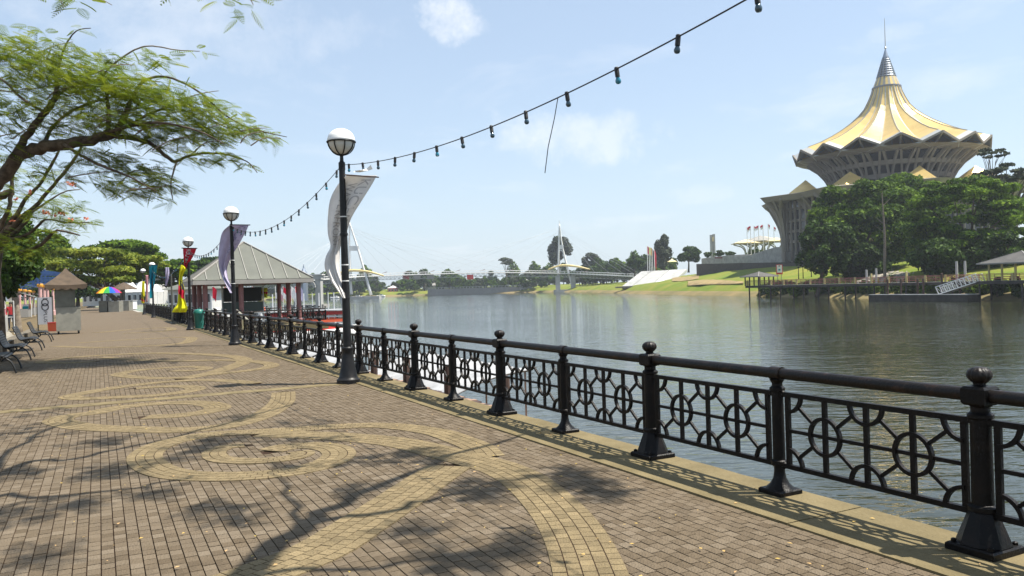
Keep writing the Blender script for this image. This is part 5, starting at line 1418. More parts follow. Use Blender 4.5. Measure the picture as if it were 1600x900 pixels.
def flag_at(label, x, y0, y1, Y, m, zb, w=10, lean=0, cat='flag', group=None, h=None, ph=0.0, m2=None):
    """flag on a pole: pole from zb to the pixel row y0"""
    top = at(x, y0, Y); o = thing('flag', label, cat, Vector((top.x, top.y, zb)), 0, group)
    k = Y / F_PX
    MB().tube([(top.x, top.y, zb), top], 0.5 * k if Y > 100 else 0.025, 6).build('pole', 'bridge_white', o)
    hh = (h or (y1 - y0)) * k; ww = w * k; rows = []
    for i in range(5):
        rows.append([Vector((top.x + ww * u * (1 - 0.25 * i / 4) + lean * k * i / 4, top.y + 0.12 * ww * math.sin(5 * u + ph + i * 0.5), top.z - hh * (0.05 + 0.95 * i / 4) - 0.35 * hh * u * u)) for u in (0, .2, .4, .6, .8, 1)])
    if m2:
        MB().grid(rows[:3]).build('fabric_top', m, o); MB().grid(rows[2:]).build('fabric_bottom', m2, o)
    else: MB().grid(rows).build('fabric', m, o)
    return o
YP = 58
o, g = cloth('flag', 'large yellow flag with a red diagonal inside the pavilion', 'flag', [(450, 404, 418), (455, 405, 418), (460, 410, 418), (465, 414, 418)], YP, 'yellow_cloth', 0.1)
band_on(g, o, 'red_band', 'red_cloth', 0.1, 1.0, 0.35, 0.6)
for i_, (x, m_, m2) in enumerate(((430, 'pale_grey_green', 'white_cloth'), (436, 'white_cloth', 'pink_cloth'), (442, 'red_cloth', 'white_cloth'), (449, 'pink_cloth', 'red_cloth'), (455, 'white_cloth', None), (461, 'red_cloth', 'lilac_cloth'), (467, 'lilac_cloth', None), (350, 'red_cloth', None), (394, 'red_cloth', 'white_cloth'), (332, 'red_cloth', None))):
    flag_at('small limp flag on a white pole on the boat deck beyond the pavilion', x, 447, 466, 76, m_, -1.9, w=6.5, group='flags on the excursion boat', ph=i_ * 1.1, m2=m2)
# excursion boat behind the pavilion
bp0 = at(432, 482, 76); bp0.z = WATER_Z
eb = thing('excursion_boat', 'red and white excursion boat moored behind the pavilion', 'boat', bp0)
def bl(x, y, z): return bp0 + V2 * x + U2 * y + Vector((0, 0, z))
def hull(parent, f, L, Wd, D, z0, m, name='hull', n=14, bowp=0.35, rise=0.35):
    rows = []
    for i in range(n + 1):
        u = i / n; x = -L / 2 + L * u
        k = 1 - max(0, (abs(2 * u - 1) - (1 - bowp)) / bowp) ** 2.2
        w_ = Wd / 2 * max(k, 0.03); sh_ = rise * abs(2 * u - 1) ** 2.5
        rows.append([f(x, -w_, z0 + D + sh_), f(x, -w_ * 0.82, z0 + D * 0.35), f(x, -w_ * 0.35, z0 - 0.15), f(x, w_ * 0.35, z0 - 0.15), f(x, w_ * 0.82, z0 + D * 0.35), f(x, w_, z0 + D + sh_)])
    mb = MB(); mb.grid(rows); h = mb.build(name, m, parent, smooth=True, auto=40); h.modifiers.new('t', 'SOLIDIFY').thickness = 0.06
    return rows
hull(eb, lambda x, y, z: bl(x, y, z), 16, 4.2, 1.1, 0, 'white_paint')
mb = MB(); mb.poly([bl(-6.5, -1.8, 1.0), bl(6.5, -1.8, 1.0), bl(6.5, 1.8, 1.0), bl(-6.5, 1.8, 1.0)], 0.08); mb.build('deck', 'wood_plank', eb)
for z_, m_ in ((1.35, 'red_paint'), (2.05, 'orange_red'), (2.75, 'red_paint')):
    for y_ in (-1.85, 1.85): MB().bar(bl(-6.2, y_, z_), bl(6.2, y_, z_), 0.06, 0.34).build('side_band', m_, eb)
for z_ in (1.7, 2.4):
    for y_ in (-1.87, 1.87): MB().bar(bl(-6.2, y_, z_), bl(6.2, y_, z_), 0.06, 0.10).build('white_rail', 'white_paint', eb)
for k in range(9):
    for y_ in (-1.8, 1.8): MB().bar(bl(-6 + k * 1.5, y_, 1.0), bl(-6 + k * 1.5, y_, 4.7), 0.08).build('stanchion', 'white_paint', eb)
mb = MB(); mb.poly([bl(-4.6, -2.1, 3.05), bl(6.6, -2.1, 3.05), bl(6.6, 2.1, 3.05), bl(-4.6, 2.1, 3.05)], 0.1); mb.build('roof', 'boat_roof', eb)
for k in range(4):
    c = bl(-5.5 + k * 1.3, -1.2, 3.35); MB().lathe([(0.15, -0.3), (0.36, -0.12), (0.36, 0.12), (0.15, 0.3)], tuple(c), 12).build('lifebuoy', 'orange_red' if k % 2 else 'white_paint', eb)
# stone terminal pier right of the pavilion
p = at(484, 489, 150); p.z = WATER_Z
o = thing('stone_pier', 'grey stone landing pier with an arch right of the pavilion', 'pier', p)
MB().box((p.x - 1, p.y + 2, -0.8), (7.5, 5, 0.7)).build('platform', 'concrete', o)
k = 150 / F_PX
for dx in (-2.2, 1.9): MB().box((p.x + dx, p.y, 1.2), (1.0, 2.0, 7.6)).build('pillar', 'pale_concrete', o)
mb = MB(); arc = [(p.x - 1.7 + 1.55 + 1.55 * math.cos(a) , p.y - 0.9, 2.7 + 1.5 * math.sin(a)) for a in [math.pi * i / 12 for i in range(13)]]
for a, b in zip(arc[:-1], arc[1:]): mb.bar(a, b, 1.6, 0.45, up=Vector((0, 0, 1)))
mb.build('arch', 'pale_concrete', o)
MB().box((p.x - 0.15, p.y, 4.6), (5.4, 2.3, 0.8)).build('parapet', 'pale_concrete', o); MB().box((p.x - 0.15, p.y - 0.02, 5.1), (5.9, 2.6, 0.2)).build('cornice', 'house_white', o)
MB().box((p.x + 1, p.y, WATER_Z + 0.35), (9.5, 4.5, 0.9)).build('fender_platform', 'pile', o)
p = at(475, 436, 190); o = thing('tower_roof', 'small dark pointed turret behind the pavilion roof corner', 'tower', Vector((p.x, p.y, 0)))
MB().lathe([(0.9, 0), (0.9, p.z + 0.5)], (p.x, p.y, 0), 8).build('shaft', 'tip_metal', o); MB().lathe([(1.15, p.z + 0.5), (0.9, p.z + 1.3), (0.2, p.z + 2.6), (0.03, p.z + 3.6)], (p.x, p.y, 0), 8).build('cap', 'tip_metal', o)

# ================================================================ MOORED WOODEN BOATS
def river_boat(s, t, L, label, roofs, z=WATER_Z, Wd=2.0):
    p = ST(s, t, z); o = thing('wooden_boat', label, 'boat', p, 0, 'wooden boats moored along the quay')
    f = lambda x, y, zz: p + U2 * x + V2 * y + Vector((0, 0, zz))
    hull(o, f, L, Wd, 0.85, 0, 'wood_dark', rise=0.45)
    for k in range(9):  # foredeck planks
        x = -L / 2 + 0.45 + k * 0.2
        w_ = Wd * 0.5 * (1 - max(0, (abs(2 * (x + L / 2) / L - 1) - 0.65) / 0.35) ** 2.2)
        MB().bar(f(x, -w_ - 0.05, 1.02 - 0.02 * k), f(x, w_ + 0.05, 1.02 - 0.02 * k), 0.17, 0.035).build('deck_plank', 'wood_plank', o)
    for (x0, x1) in roofs:
        n = int((x1 - x0) / 0.12); rows = []
        for i in range(n + 1):
            x = x0 + (x1 - x0) * i / n
            rows.append([f(x, -1.1 + 2.2 * j / 8, 1.98 + 0.5 * j / 8 + 0.12 * math.sin(math.pi * j / 8) + 0.03 * (-1) ** i) for j in range(9)])
        r_ = MB().grid(rows).build('canopy', 'boat_roof', o); r_.modifiers.new('t', 'SOLIDIFY').thickness = 0.02
        for x in np.linspace(x0 + 0.1, x1 - 0.1, 4):
            for y in (-1.0, 1.0): MB().bar(f(x, y, 0.75), f(x, y, 2.05 if y < 0 else 2.45), 0.05).build('canopy_post', 'wood_plank', o)
    for k in range(3): MB().bar(f(-L / 6 + k * L / 6, -0.85, 0.62), f(-L / 6 + k * L / 6, 0.85, 0.62), 0.28, 0.05).build('thwart', 'wood_plank', o)
    MB().bar(f(-L / 2 + .2, -0.85 * 0.3, 1.0), f(L / 2 - .2, -0.85 * 0.3, 1.0), 0.04, 0.03).build('tie_beam', 'wood_dark', o)
    return o
river_boat(15.4, 4.1, 10.5, 'dark wooden river boat with a white canopy behind the railing, nearest', [(-3.4, 4.0)], z=WATER_Z + 0.05)
river_boat(26.5, 4.0, 10.0, 'wooden river boat with white canopies, second along the quay behind the nearest lamp', [(-3.6, 0.2), (0.6, 3.8)])
river_boat(37.5, 4.4, 10.0, 'wooden river boat with a white canopy, farthest, before the pavilion steps', [(-3.4, 3.6)])

# timber landing stage below the quay, between the wall and the boats
ls = thing('landing_stage', 'dark timber landing stage just below the quay behind the railing', 'landing stage', ST(14, 1.6, WATER_Z))
for k in range(58):
    sx = 8.7 + k * 0.225
    a, b = ST(sx, 0.42, -0.92), ST(sx + rng.uniform(-.01, .01), 3.0 + rng.uniform(-.05, .05), -0.92 + rng.uniform(-.01, .01))
    MB().bar(a, b, 0.205, 0.05).build('plank', 'wood_plank' if rng.random() < 0.45 else 'wood_dark', ls)
for t_ in (0.5, 1.7, 2.9): MB().bar(ST(8.6, t_, -1.05), ST(21.8, t_, -1.05), 0.14, 0.2).build('beam', 'wood_dark', ls)
for sx in (8.9, 12, 15, 18, 21.4):
    for t_ in (0.6, 2.9):
        c = ST(sx, t_); MB().lathe([(0.11, -5), (0.11, -0.95 if t_ < 1 else -0.2), (0.05, -0.93 if t_ < 1 else -0.16)], (c.x, c.y, 0), 8).build('post', 'wood_dark', ls)
# ================================================================ LEFT BACKGROUND BUILDINGS
def house(name, label, cat, x0, x1, ytop, Y, wallm, roofm, z0=0.0, depth=10, roof_h=3.0, group=None, storeys=2, bays=6, eave=0.8, hip=True):
    a = at(x0, ytop, Y); b = at(x1, ytop, Y); h = (a.z + b.z) / 2
    c = Vector(((a.x + b.x) / 2, Y + depth / 2, z0)); w = b.x - a.x
    o = thing(name, label, cat, c, 0, group)
    MB().box((c.x, c.y, (z0 + h) / 2), (w, depth, h - z0)).build('wall', wallm, o)
    e = eave
    A = [(c.x - w / 2 - e, Y - e, h), (c.x + w / 2 + e, Y - e, h), (c.x + w / 2 + e, Y + depth + e, h), (c.x - w / 2 - e, Y + depth + e, h)]
    rx = max(0.1, w / 2 - depth / 2) if hip else w / 2 + e
    Bq = [(c.x - rx, c.y, h + roof_h), (c.x + rx, c.y, h + roof_h)]
    mb = MB(); mb.add(A + Bq, [(0, 1, 5, 4), (2, 3, 4, 5), (1, 2, 5), (3, 0, 4), (3, 2, 1, 0)]); mb.build('roof', roofm, o)
    sh_ = (h - z0) / storeys
    for i in range(storeys):
        for j in range(bays):
            xx = c.x - w / 2 + (j + 0.5) * w / bays; zz = z0 + (i + 0.55) * sh_
            f_ = MB().box((xx, Y - 0.03, zz), (w / bays * 0.6, 0.12, sh_ * 0.5)).build('window', 'white_paint', o)
            MB().box((xx, Y - 0.10, zz), (w / bays * 0.48, 0.06, sh_ * 0.4)).build('pane', 'dark_glass', f_)
    return o
house('market_building', 'long white two-storey building behind the rain tree trunks', 'building', 128, 232, 436, 215, 'house_white', 'roof_sheet', 0, 14, 3.0, bays=12)
for i, x in enumerate((205, 222, 240)):
    p = at(x, 470, 190); p.z = 0; o = thing('marquee', 'white peaked marquee tent, %s of three, at the far end of the promenade' % ('left', 'middle', 'right')[i], 'tent', p, 0, 'marquee tents')
    MB().lathe([(2.6, 3.2), (1.4, 4.4), (0.5, 5.6), (0.06, 6.6)], (p.x, p.y, 0), 8, square=False).build('roof', 'white_paint', o)
    for k in range(4):
        a = math.pi / 4 + k * math.pi / 2; MB().tube([(p.x + 2.4 * math.cos(a), p.y + 2.4 * math.sin(a), 0), (p.x + 2.4 * math.cos(a), p.y + 2.4 * math.sin(a), 3.25)], 0.06, 6).build('pole', 'white_paint', o)
house('riverside_hall', 'low hall with a grey roof left of the pavilion', 'building', 262, 330, 452, 105, 'house_white', 'roof_sheet', 0, 10, 1.7, storeys=1, bays=8)

# ================================================================ ASSEMBLY BUILDING (big golden umbrella roof)
D = 300.0
kk = D / F_PX
ax = at(1388, 232, D)
GZ = 10.5
ab = thing('assembly_building', 'monumental building with a folded golden umbrella roof and spire on the hill', 'building', Vector((ax.x, ax.y, GZ)))
hor = 431.0
def zpx(y): return 1.7 + (hor - y) * kk
prof = [(139, 239), (128, 234), (109, 226.5), (91, 217), (77, 208.5), (63, 199), (51.5, 190), (41, 180), (33, 170), (27, 158), (22.5, 147), (19.8, 137)]   # radius px, row px
NF = 16
TH0 = math.radians(-90 + 4)
def roof_ring(r, y, amp):
    out = []
    for k in range(NF * 2):
        th = TH0 + math.pi * k / NF
        sgn = 1 if k % 2 == 0 else -1
        rr = r * kk * (1 + 0.012 * sgn * amp)
        out.append(Vector((ax.x + rr * math.cos(th), ax.y + rr * math.sin(th), zpx(y) + sgn * amp * 6.6 * kk)))
    return out
rings = [roof_ring(r, y, min(1.0, (r / 139) ** 0.9)) for r, y in prof]
for k in range(NF * 2):
    l = (k + 1) % (NF * 2)
    MB().grid([[rg[k], rg[l]] for rg in rings[1:]]).build('roof_panel', 'gold', ab, smooth=False)
    MB().grid([[rg[k], rg[l]] for rg in rings[:2]]).build('roof_edge', 'edge_metal', ab)
    MB().bar(rings[0][k], rings[0][l], 0.5, 0.7).build('edge_beam', 'facade', ab)
    mb = MB()
    for a, b in zip(rings[1:-1], rings[2:]): mb.bar(a[k], b[k], 0.28, 0.28)
    mb.build('fold_rib', 'edge_metal' if k % 2 else 'canopy_grey', ab)
mb = MB(); rg = [(20.6, 138.5), (20.6, 136)]
mb.lathe([(r * kk, zpx(y)) for r, y in ((21.3, 138.5), (21.3, 136.3), (19.5, 136))], (ax.x, ax.y, 0), 32); mb.build('collar_ring', 'lattice', ab)
for k in range(NF * 2):
    a0, a1 = TH0 + math.pi * k / NF, TH0 + math.pi * (k + 1) / NF
    f_ = lambda r, y, a: Vector((ax.x + r * kk * math.cos(a), ax.y + r * kk * math.sin(a), zpx(y)))
    MB().grid([[f_(19.6, 136, a0), f_(19.6 * (1.05 if 0 else 1), 136, a1)], [f_(14.2, 122, a0), f_(14.2, 122, a1)]]).build('neck_panel', 'gold' if k % 2 else 'canopy_grey', ab)
mb = MB(); mb.lathe([(12.6 * kk, zpx(122)), (4.2 * kk, zpx(90))], (ax.x, ax.y, 0), 16); mb.build('spire_core', 'lattice', ab)
for k in range(16):
    a = 2 * math.pi * k / 16; MB().bar(f_(14.2, 122, a), f_(4.6, 90, a), 0.22).build('spire_bar', 'tip_metal', ab)
for i in range(8):
    y = 120 - i * 3.8; r = 14.2 + (4.6 - 14.2) * (122 - y) / 32
    MB().tube([f_(r + 0.3, y, 2 * math.pi * j / 20) for j in range(20)], 0.14, 5, closed=True).build('spire_ring', 'tip_metal', ab)
MB().lathe([(4.8 * kk, zpx(90)), (0.5 * kk, zpx(76))], (ax.x, ax.y, 0), 16).build('spire_cap', 'tip_metal', ab)
MB().tube([(ax.x, ax.y, zpx(77)), (ax.x, ax.y, zpx(29))], [0.20, 0.10], 6).build('mast', 'edge_metal', ab)
MB().lathe([(0.1, zpx(77)), (1.8 * kk, zpx(76)), (1.8 * kk, zpx(74.5)), (0.1, zpx(73))], (ax.x, ax.y, 0), 10).build('orb', 'edge_metal', ab)
# drum below the roof: slanting concrete fins over dark glass
DR = [(77, 312), (83, 292), (93, 274), (103, 262), (119, 250)]
mb = MB(); mb.lathe([((r - 5) * kk, zpx(y)) for r, y in DR] , (ax.x, ax.y, 0), 48); mb.build('drum_glass', 'dark_glass', ab, smooth=True, auto=30)
for y, r in ((266, 100), (284, 88)):
    MB().lathe([((r - 4) * kk, zpx(y + 3.5)), ((r + 0.2) * kk, zpx(y + 3)), ((r + 2.8) * kk, zpx(y - 3)), ((r - 2) * kk, zpx(y - 3.5))], (ax.x, ax.y, 0), 48).build('floor_band', 'facade', ab)
def drum_pt(i, th, off=0): r, y = DR[i]; return Vector((ax.x + (r + off) * kk * math.cos(th), ax.y + (r + off) * kk * math.sin(th), zpx(y)))
for k in range(NF * 2):
    th = TH0 + math.pi * k / NF + math.pi / NF / 2
    for sg in (-1, 1):
        mb = MB()
        pts = [drum_pt(i, th + sg * 0.055 * (i / 4.0 - 0.1) * 1.6, 0) for i in range(5)]
        for a, b in zip(pts[:-1], pts[1:]): mb.bar(a, b, 0.75, 1.2)
        mb.build('fin', 'facade', ab)
# soffit under the roof rim
mb = MB(); mb.grid([[Vector((ax.x + 136 * kk * math.cos(t), ax.y + 136 * kk * math.sin(t), zpx(247))) for t in [2 * math.pi * j / 64 for j in range(65)]], [Vector((ax.x + 110 * kk * math.cos(t), ax.y + 110 * kk * math.sin(t), zpx(252))) for t in [2 * math.pi * j / 64 for j in range(65)]]]); mb.build('soffit', 'facade', ab)
for k in range(NF):
    th = TH0 + 2 * math.pi * k / NF
    MB().bar(drum_pt(4, th, -4), rings[0][2 * k], 0.5, 0.8).build('bracket', 'facade', ab)
    for dd in (-1, 1): MB().bar(drum_pt(4, th, -4), rings[0][(2 * k + dd) % (NF * 2)], 0.35, 0.6).build('strut', 'edge_metal', ab)
# podium: nine-pointed star with branching columns, arcaded edge, small gold pyramids
NP = 9
T9 = math.pi + 0.03
def star(r_out, r_in, z, n=NP, sub=4):
    pts = []
    for k in range(n):
        for j in range(sub):
            u = j / sub; a = T9 + 2 * math.pi * (k + u) / n
            f = abs(2 * u - 1) ** 1.3
            r = r_in + (r_out - r_in) * f
            pts.append(Vector((ax.x + r * kk * math.cos(a), ax.y + r * kk * math.sin(a), z)))
    return pts
top_o = star(205, 176, zpx(304)); bot_o = star(198, 170, zpx(312)); in_ = star(84, 84, zpx(291))
mb = MB(); n_ = len(top_o)
mb.add(top_o + in_, [(i, (i + 1) % n_, n_ + (i + 1) % n_, n_ + i) for i in range(n_)]); mb.build('podium_roof', 'facade', ab)
mb = MB(); mb.add(top_o + bot_o, [((i + 1) % n_, i, n_ + i, n_ + (i + 1) % n_) for i in range(n_)]); mb.build('podium_fascia', 'facade', ab)
wl_ = star(158, 150, zpx(310)); wb = star(158, 150, GZ - 4)
mb = MB(); mb.add(bot_o + wl_, [((i + 1) % n_, i, n_ + i, n_ + (i + 1) % n_) for i in range(n_)]); mb.build('podium_soffit', 'facade', ab)
mb = MB(); mb.add(wl_ + wb, [((i + 1) % n_, i, n_ + i, n_ + (i + 1) % n_) for i in range(n_)]); mb.build('podium_wall', 'dark_glass', ab)
for y in (322, 340, 356, 372):
    rr = star(161, 153, zpx(y)); r2 = star(161, 153, zpx(y + 4)); mb = MB(); mb.add(rr + r2, [((i + 1) % n_, i, n_ + i, n_ + (i + 1) % n_) for i in range(n_)]); mb.build('floor_slab', 'facade', ab)
for k in range(NP * 8):
    a = T9 + 2 * math.pi * (k + 0.5) / (NP * 8); p0 = Vector((ax.x + 160 * kk * math.cos(a), ax.y + 160 * kk * math.sin(a), GZ - 4)); p1 = Vector((p0.x, p0.y, zpx(312)))
    MB().bar(p0, p1, 0.5, 0.7, up=Vector((math.cos(a), math.sin(a), 0))).build('mullion', 'facade', ab)
for k in range(NP * 2):
    a0 = T9 + 2 * math.pi * k / (NP * 2)
    ro = 190 if k % 2 == 0 else 166
    for da, rt, thick in ((0, ro + 8, 1.3), (-0.16, ro - 2, 0.9), (0.16, ro - 2, 0.9), (-0.08, ro + 3, 0.8), (0.08, ro + 3, 0.8)):
        pts = [Vector((ax.x + r * kk * math.cos(a0 + da * f), ax.y + r * kk * math.sin(a0 + da * f), z)) for r, f, z in ((ro - 20, 0.08, GZ - 4), (ro - 20, 0.12, zpx(365)), (ro - 17, 0.25, zpx(345)), (ro - 10, 0.55, zpx(325)), (rt - 2, 1.0, zpx(309)))]
        c = catmull(pts, 4); mb = MB(); 
        for p_, q_ in zip(c[:-1], c[1:]): mb.bar(p_, q_, thick, thick)
        mb.build('branch_column', 'facade', ab)
for k in range(NP):
    a = T9 + 2 * math.pi * k / NP
    c = Vector((ax.x + 132 * kk * math.cos(a), ax.y + 132 * kk * math.sin(a), zpx(299))); R_p = 31 * kk
    cs = [c + Vector((R_p * math.cos(a + j * math.pi / 2 + 0.25), R_p * math.sin(a + j * math.pi / 2 + 0.25), 0)) for j in range(4)]
    tp = c + Vector((0, 0, 21 * kk))
    for j in range(4): MB().add([cs[j], cs[(j + 1) % 4], tp], [(0, 1, 2)]).build('pyramid_face', 'gold', ab)

# ================================================================ TERRACES BELOW THE BUILDING
def wall_px(name, label, cat, pts, m, thick=3.0, sink=1.5):
    """a wall facing the river: top edge through (x, y, depth) points, footed in the bank, with real thickness behind"""
    a = [at(*p) for p in pts]; b = [Vector((p.x, p.y, bank_z(p.x, p.y) - sink)) for p in a]
    o = thing(name, label, cat, Vector((a[0].x, a[0].y, b[0].z)))
    dv = Vector((0.5, 0.866, 0)) * thick
    mb = MB()
    for i in range(len(a) - 1):
        P = [a[i], a[i + 1], b[i + 1], b[i]]; mb.add(P + [p + dv for p in P], [(3, 2, 1, 0), (4, 5, 6, 7), (0, 1, 5, 4), (2, 3, 7, 6), (1, 2, 6, 5), (3, 0, 4, 7)])
    mb.build('face', m, o)
    return o
wt = wall_px('terrace_wall', 'grey concrete terrace wall rising as a ramp above the grass', 'wall', [(1140, 404, 350), (1168, 400, 338), (1192, 392, 326), (1212, 386, 316), (1262, 385, 292), (1330, 384, 262), (1420, 384, 232)], 'concrete', 6)
p = at(1246, 400, 297); MB().box((p.x, p.y - 0.9, p.z), (11, 0.5, 3.4), -0.9).build('recess_panel', 'house_grey', wt)
wall_px('terrace_wall', 'low pale retaining wall left of the ramp with a red sign', 'wall', [(1096, 404, 376), (1135, 399, 358), (1172, 397, 344)], 'concrete', 8)
p = at(1125, 402.5, 361); o = thing('wall_sign', 'long dark red sign on the low retaining wall', 'sign', p)
MB().box((p.x, p.y, p.z), (4.6, 0.3, 0.7)).build('board', 'maroon', o); MB().box((p.x, p.y + 0.18, p.z), (4.8, 0.2, 0.82)).build('frame', 'house_grey', o)
wall_px('dark_ledge', 'long dark ledge wall along the top of the grass slope', 'wall', [(1088, 412.5, 362), (1160, 411, 326), (1240, 409.5, 282), (1330, 408, 246), (1440, 406, 212)], 'pile', 1.0)
# umbrella canopies
CAN = [(1167, 380, 20, 'canopy_gold'), (1187, 377, 26, 'canopy_grey'), (1197, 375, 22, 'canopy_gold'), (1215, 377, 22, 'canopy_gold'), (1176, 378, 18, 'canopy_gold')]
for i, (x, y, hw, m_) in enumerate(CAN):
    Yc = 385 + (i * 5) % 14
    c = at(x, y, Yc); k = Yc / F_PX; w = hw * k
    lbs = ['pale gold hypar canopy at the left end of the canopy cluster', 'grey peaked canopy rising highest in the cluster', 'pale gold canopy just right of the grey peak', 'pale gold canopy at the right end, nearest the columns', 'low pale gold canopy in front of the grey one']
    o = thing('umbrella_canopy', lbs[i], 'canopy', Vector((c.x, c.y, c.z - 4)), 0, 'canopies by the building')
    tip = Vector((c.x - w * 0.1, c.y, c.z + (2.6 if m_ == 'canopy_grey' else 1.8)))
    cs = [Vector((c.x + sx * w, c.y + sy * w * 0.8, c.z - 0.3 + (0.2 if sx < 0 else 0))) for sx, sy in ((-1, -1), (1, -1), (1, 1), (-1, 1))]
    if m_ == 'canopy_grey': tip = Vector((c.x + w * 0.05, c.y, c.z + 2.8))
    for j in range(4):
        a, b = cs[j], cs[(j + 1) % 4]; md = (a + b) / 2 + Vector((0, 0, 0.35))
        MB().add([a, md, tip, b], [(0, 1, 2), (1, 3, 2)]).build('canopy_face', m_, o)
        MB().bar(a, b, 0.3, 0.35).build('rim', m_, o)
    for j in range(4):
        pts = catmull([Vector((c.x + (cs[j].x - c.x) * f, c.y + (cs[j].y - c.y) * f, z)) for f, z in ((0.12, c.z - 5.5), (0.16, c.z - 3.6), (0.35, c.z - 1.8), (0.85, c.z - 0.5))], 4)
        mb = MB(); mb.tube(pts, 0.28, 6); mb.build('branch', 'pale_concrete', o)
for i, (x, y) in enumerate(((1167, 355), (1172.5, 353), (1178, 353), (1185, 352), (1192, 351), (1200, 350), (1209, 354))):
    flag_at('small red and white striped flag on a tall pole above the canopies', x, y, y + 9, 366, 'red_cloth', 8, w=(-4.5 if i in (1, 3, 4) else 3), h=6.5, group='flags by the canopies', m2='white_cloth', ph=i)
# twin slab monument, lamp and hill shrubs
p = at(1113, 395, 400); o = thing('monument', 'tall pale twin slab monument on the hill left of the canopies', 'monument', Vector((p.x, p.y, 8)))
for dx, y0 in ((-0.4, 367), (1.0, 366)):
    t_ = at(1113, y0, 400); MB().box((p.x + dx * 0.9, p.y, (t_.z + 8) / 2), (1.0, 1.8, t_.z - 8)).build('slab', 'pale_concrete', o)
MB().box((p.x + 0.25, p.y - 0.9, at(1113, 374, 400).z), (0.7, 0.3, 2.2)).build('emblem', 'canopy_gold', o)
# ---- concrete slipway, earth and flag group on the left of the grass
b_ = [at(972, 447, 408), at(1046, 444.5, 385)]; t_ = [at(1002, 424, 440), at(1074, 420.5, 418)]
o = thing('slipway_slope', 'pale concrete revetment slope beside the grass bank', 'revetment', Vector((b_[0].x, b_[0].y, -3)))
cuts = [0, 0.22, 0.24, 0.44, 0.62, 0.64, 0.78, 1.0]; ms = ['pale_concrete', 'house_grey', 'pale_concrete', 'pale_concrete', 'house_grey', 'white_paint', 'pale_concrete']
for i in range(7):
    u, v = cuts[i] + 0.002, cuts[i + 1] - 0.002
    MB().poly([b_[0].lerp(b_[1], u), b_[0].lerp(b_[1], v), t_[0].lerp(t_[1], v), t_[0].lerp(t_[1], u)], 1.5).build('slab', ms[i], o)
MB().poly([b_[0] + Vector((-3, -2, -0.2)), b_[1] + Vector((5, -2, -0.2)), b_[1] + Vector((5, 4, -0.4)), b_[0] + Vector((-3, 4, -0.4))], 0.6).build('toe', 'stone', o)
for nm, cols in (('upper', [(1050, 440, 422), (1066, 440, 420), (1080, 438, 420), (1092, 436, 424)]), ('lower', [(1075, 447, 440), (1095, 446, 438), (1115, 445.5, 437.5), (1140, 445, 439), (1162, 444, 441)])):
    mb = MB(); rows = []
    for (x, y0, y1) in cols: rows.append([hit(x, y0 + (y1 - y0) * k / 6, 0.18) for k in range(7)])
    mb.grid(rows); tag(mb.build('earth_slope', 'earth', smooth=True, auto=None), 'bare dug earth on the bank beside the concrete slope, %s patch' % nm, kind='structure')
for i, (x, m_) in enumerate(((1011, 'red_cloth'), (1014, 'yellow_cloth'), (1016.5, 'orange_paint'), (1019, 'black_cloth'), (1022, 'red_cloth'))):
    flag_at('tall narrow feather flag, %s of the cluster by the slipway' % ('first', 'second', 'third', 'fourth', 'rightmost red one')[i], x, 384 + i * 1.2, 412, 432, m_, 4, w=3.4, h=26 if i > 2 else 12, group='feather flags by the slipway', ph=i)
p = at(1050, 409, 430); o = thing('tent', 'small pale yellow tent at the top of the slipway', 'tent', Vector((p.x, p.y, 6)))
MB().lathe([(3.4, p.z), (1.2, p.z + 0.9), (0.05, p.z + 1.7)], (p.x, p.y, 0), 4, square=True).build('roof', 'canopy_gold', o)
for sx in (-2.2, 2.2): MB().tube([(p.x + sx, p.y, 5), (p.x + sx, p.y, p.z)], 0.1, 6).build('pole', 'house_grey', o)
# black pile of sheeting on the grass
p = hit(1108, 426, 0.3); o = thing('sheet_heap', 'heap of dark sheeting on the grass slope', 'heap', p)
for k in range(7): MB().box((p.x + rng.uniform(-2.6, 2.6), p.y + rng.uniform(-1, 1), p.z + rng.uniform(-0.3, 0.5)), (rng.uniform(1, 2), 1.0, 0.5), rng.uniform(-.5, .5)).build('sheet', 'house_grey', o)

# ================================================================ JETTY ON THE OPPOSITE BANK
JA, JB = ground(1166, 468.5, WATER_Z), ground(1560, 470.5, WATER_Z)
JA.z = JB.z = 0
JD = (JB - JA).normalized(); JN = Vector((-JD.y, JD.x, 0)) 
if JN.y < 0: JN = -JN
JL = (JB - JA).length
JZ = 0.35
jt = thing('jetty', 'long timber jetty with reddish rails and yellow posts on dark piles', 'jetty', Vector((JA.x, JA.y, WATER_Z)))
def jp(s, t, z): return JA + JD * s + JN * t + Vector((0, 0, z))
END = JL + 25
MB().poly([jp(0, 0, JZ), jp(END, 0, JZ), jp(END, 3.2, JZ), jp(0, 3.2, JZ)], 0.35).build('deck', 'house_grey', jt)
MB().bar(jp(0, -0.05, JZ - 0.28), jp(END, -0.05, JZ - 0.28), 0.2, 0.5).build('edge_beam', 'pile', jt)
s = 1.0
while s < END:
    for t in (0.2, 3.0):
        a = jp(s, t, 0); MB().lathe([(0.17, -7), (0.17, JZ - 0.36)], (a.x, a.y, 0), 8).build('pile', 'pile', jt)
    s += 7.4
s = 0.5
while s < END:
    a = jp(s, 0.15, 0); tall = rng.random() < 0.3
    MB().box((a.x, a.y, JZ + (0.95 if tall else 0.62)), (0.30, 0.30, 1.9 if tall else 1.24), 0.3).build('rail_post', 'yellow_post', jt); s += 4.1
for z in (0.35, 0.65, 0.95, 1.15):
    for t in (0.15, 3.05): MB().bar(jp(0, t, JZ + z), jp(END, t, JZ + z), 0.10, 0.10).build('rail', 'red_rail', jt)
s = 0
while s < END:
    MB().bar(jp(s, 0.15, JZ), jp(s, 0.15, JZ + 1.15), 0.07).build('baluster', 'red_rail', jt); s += 1.4
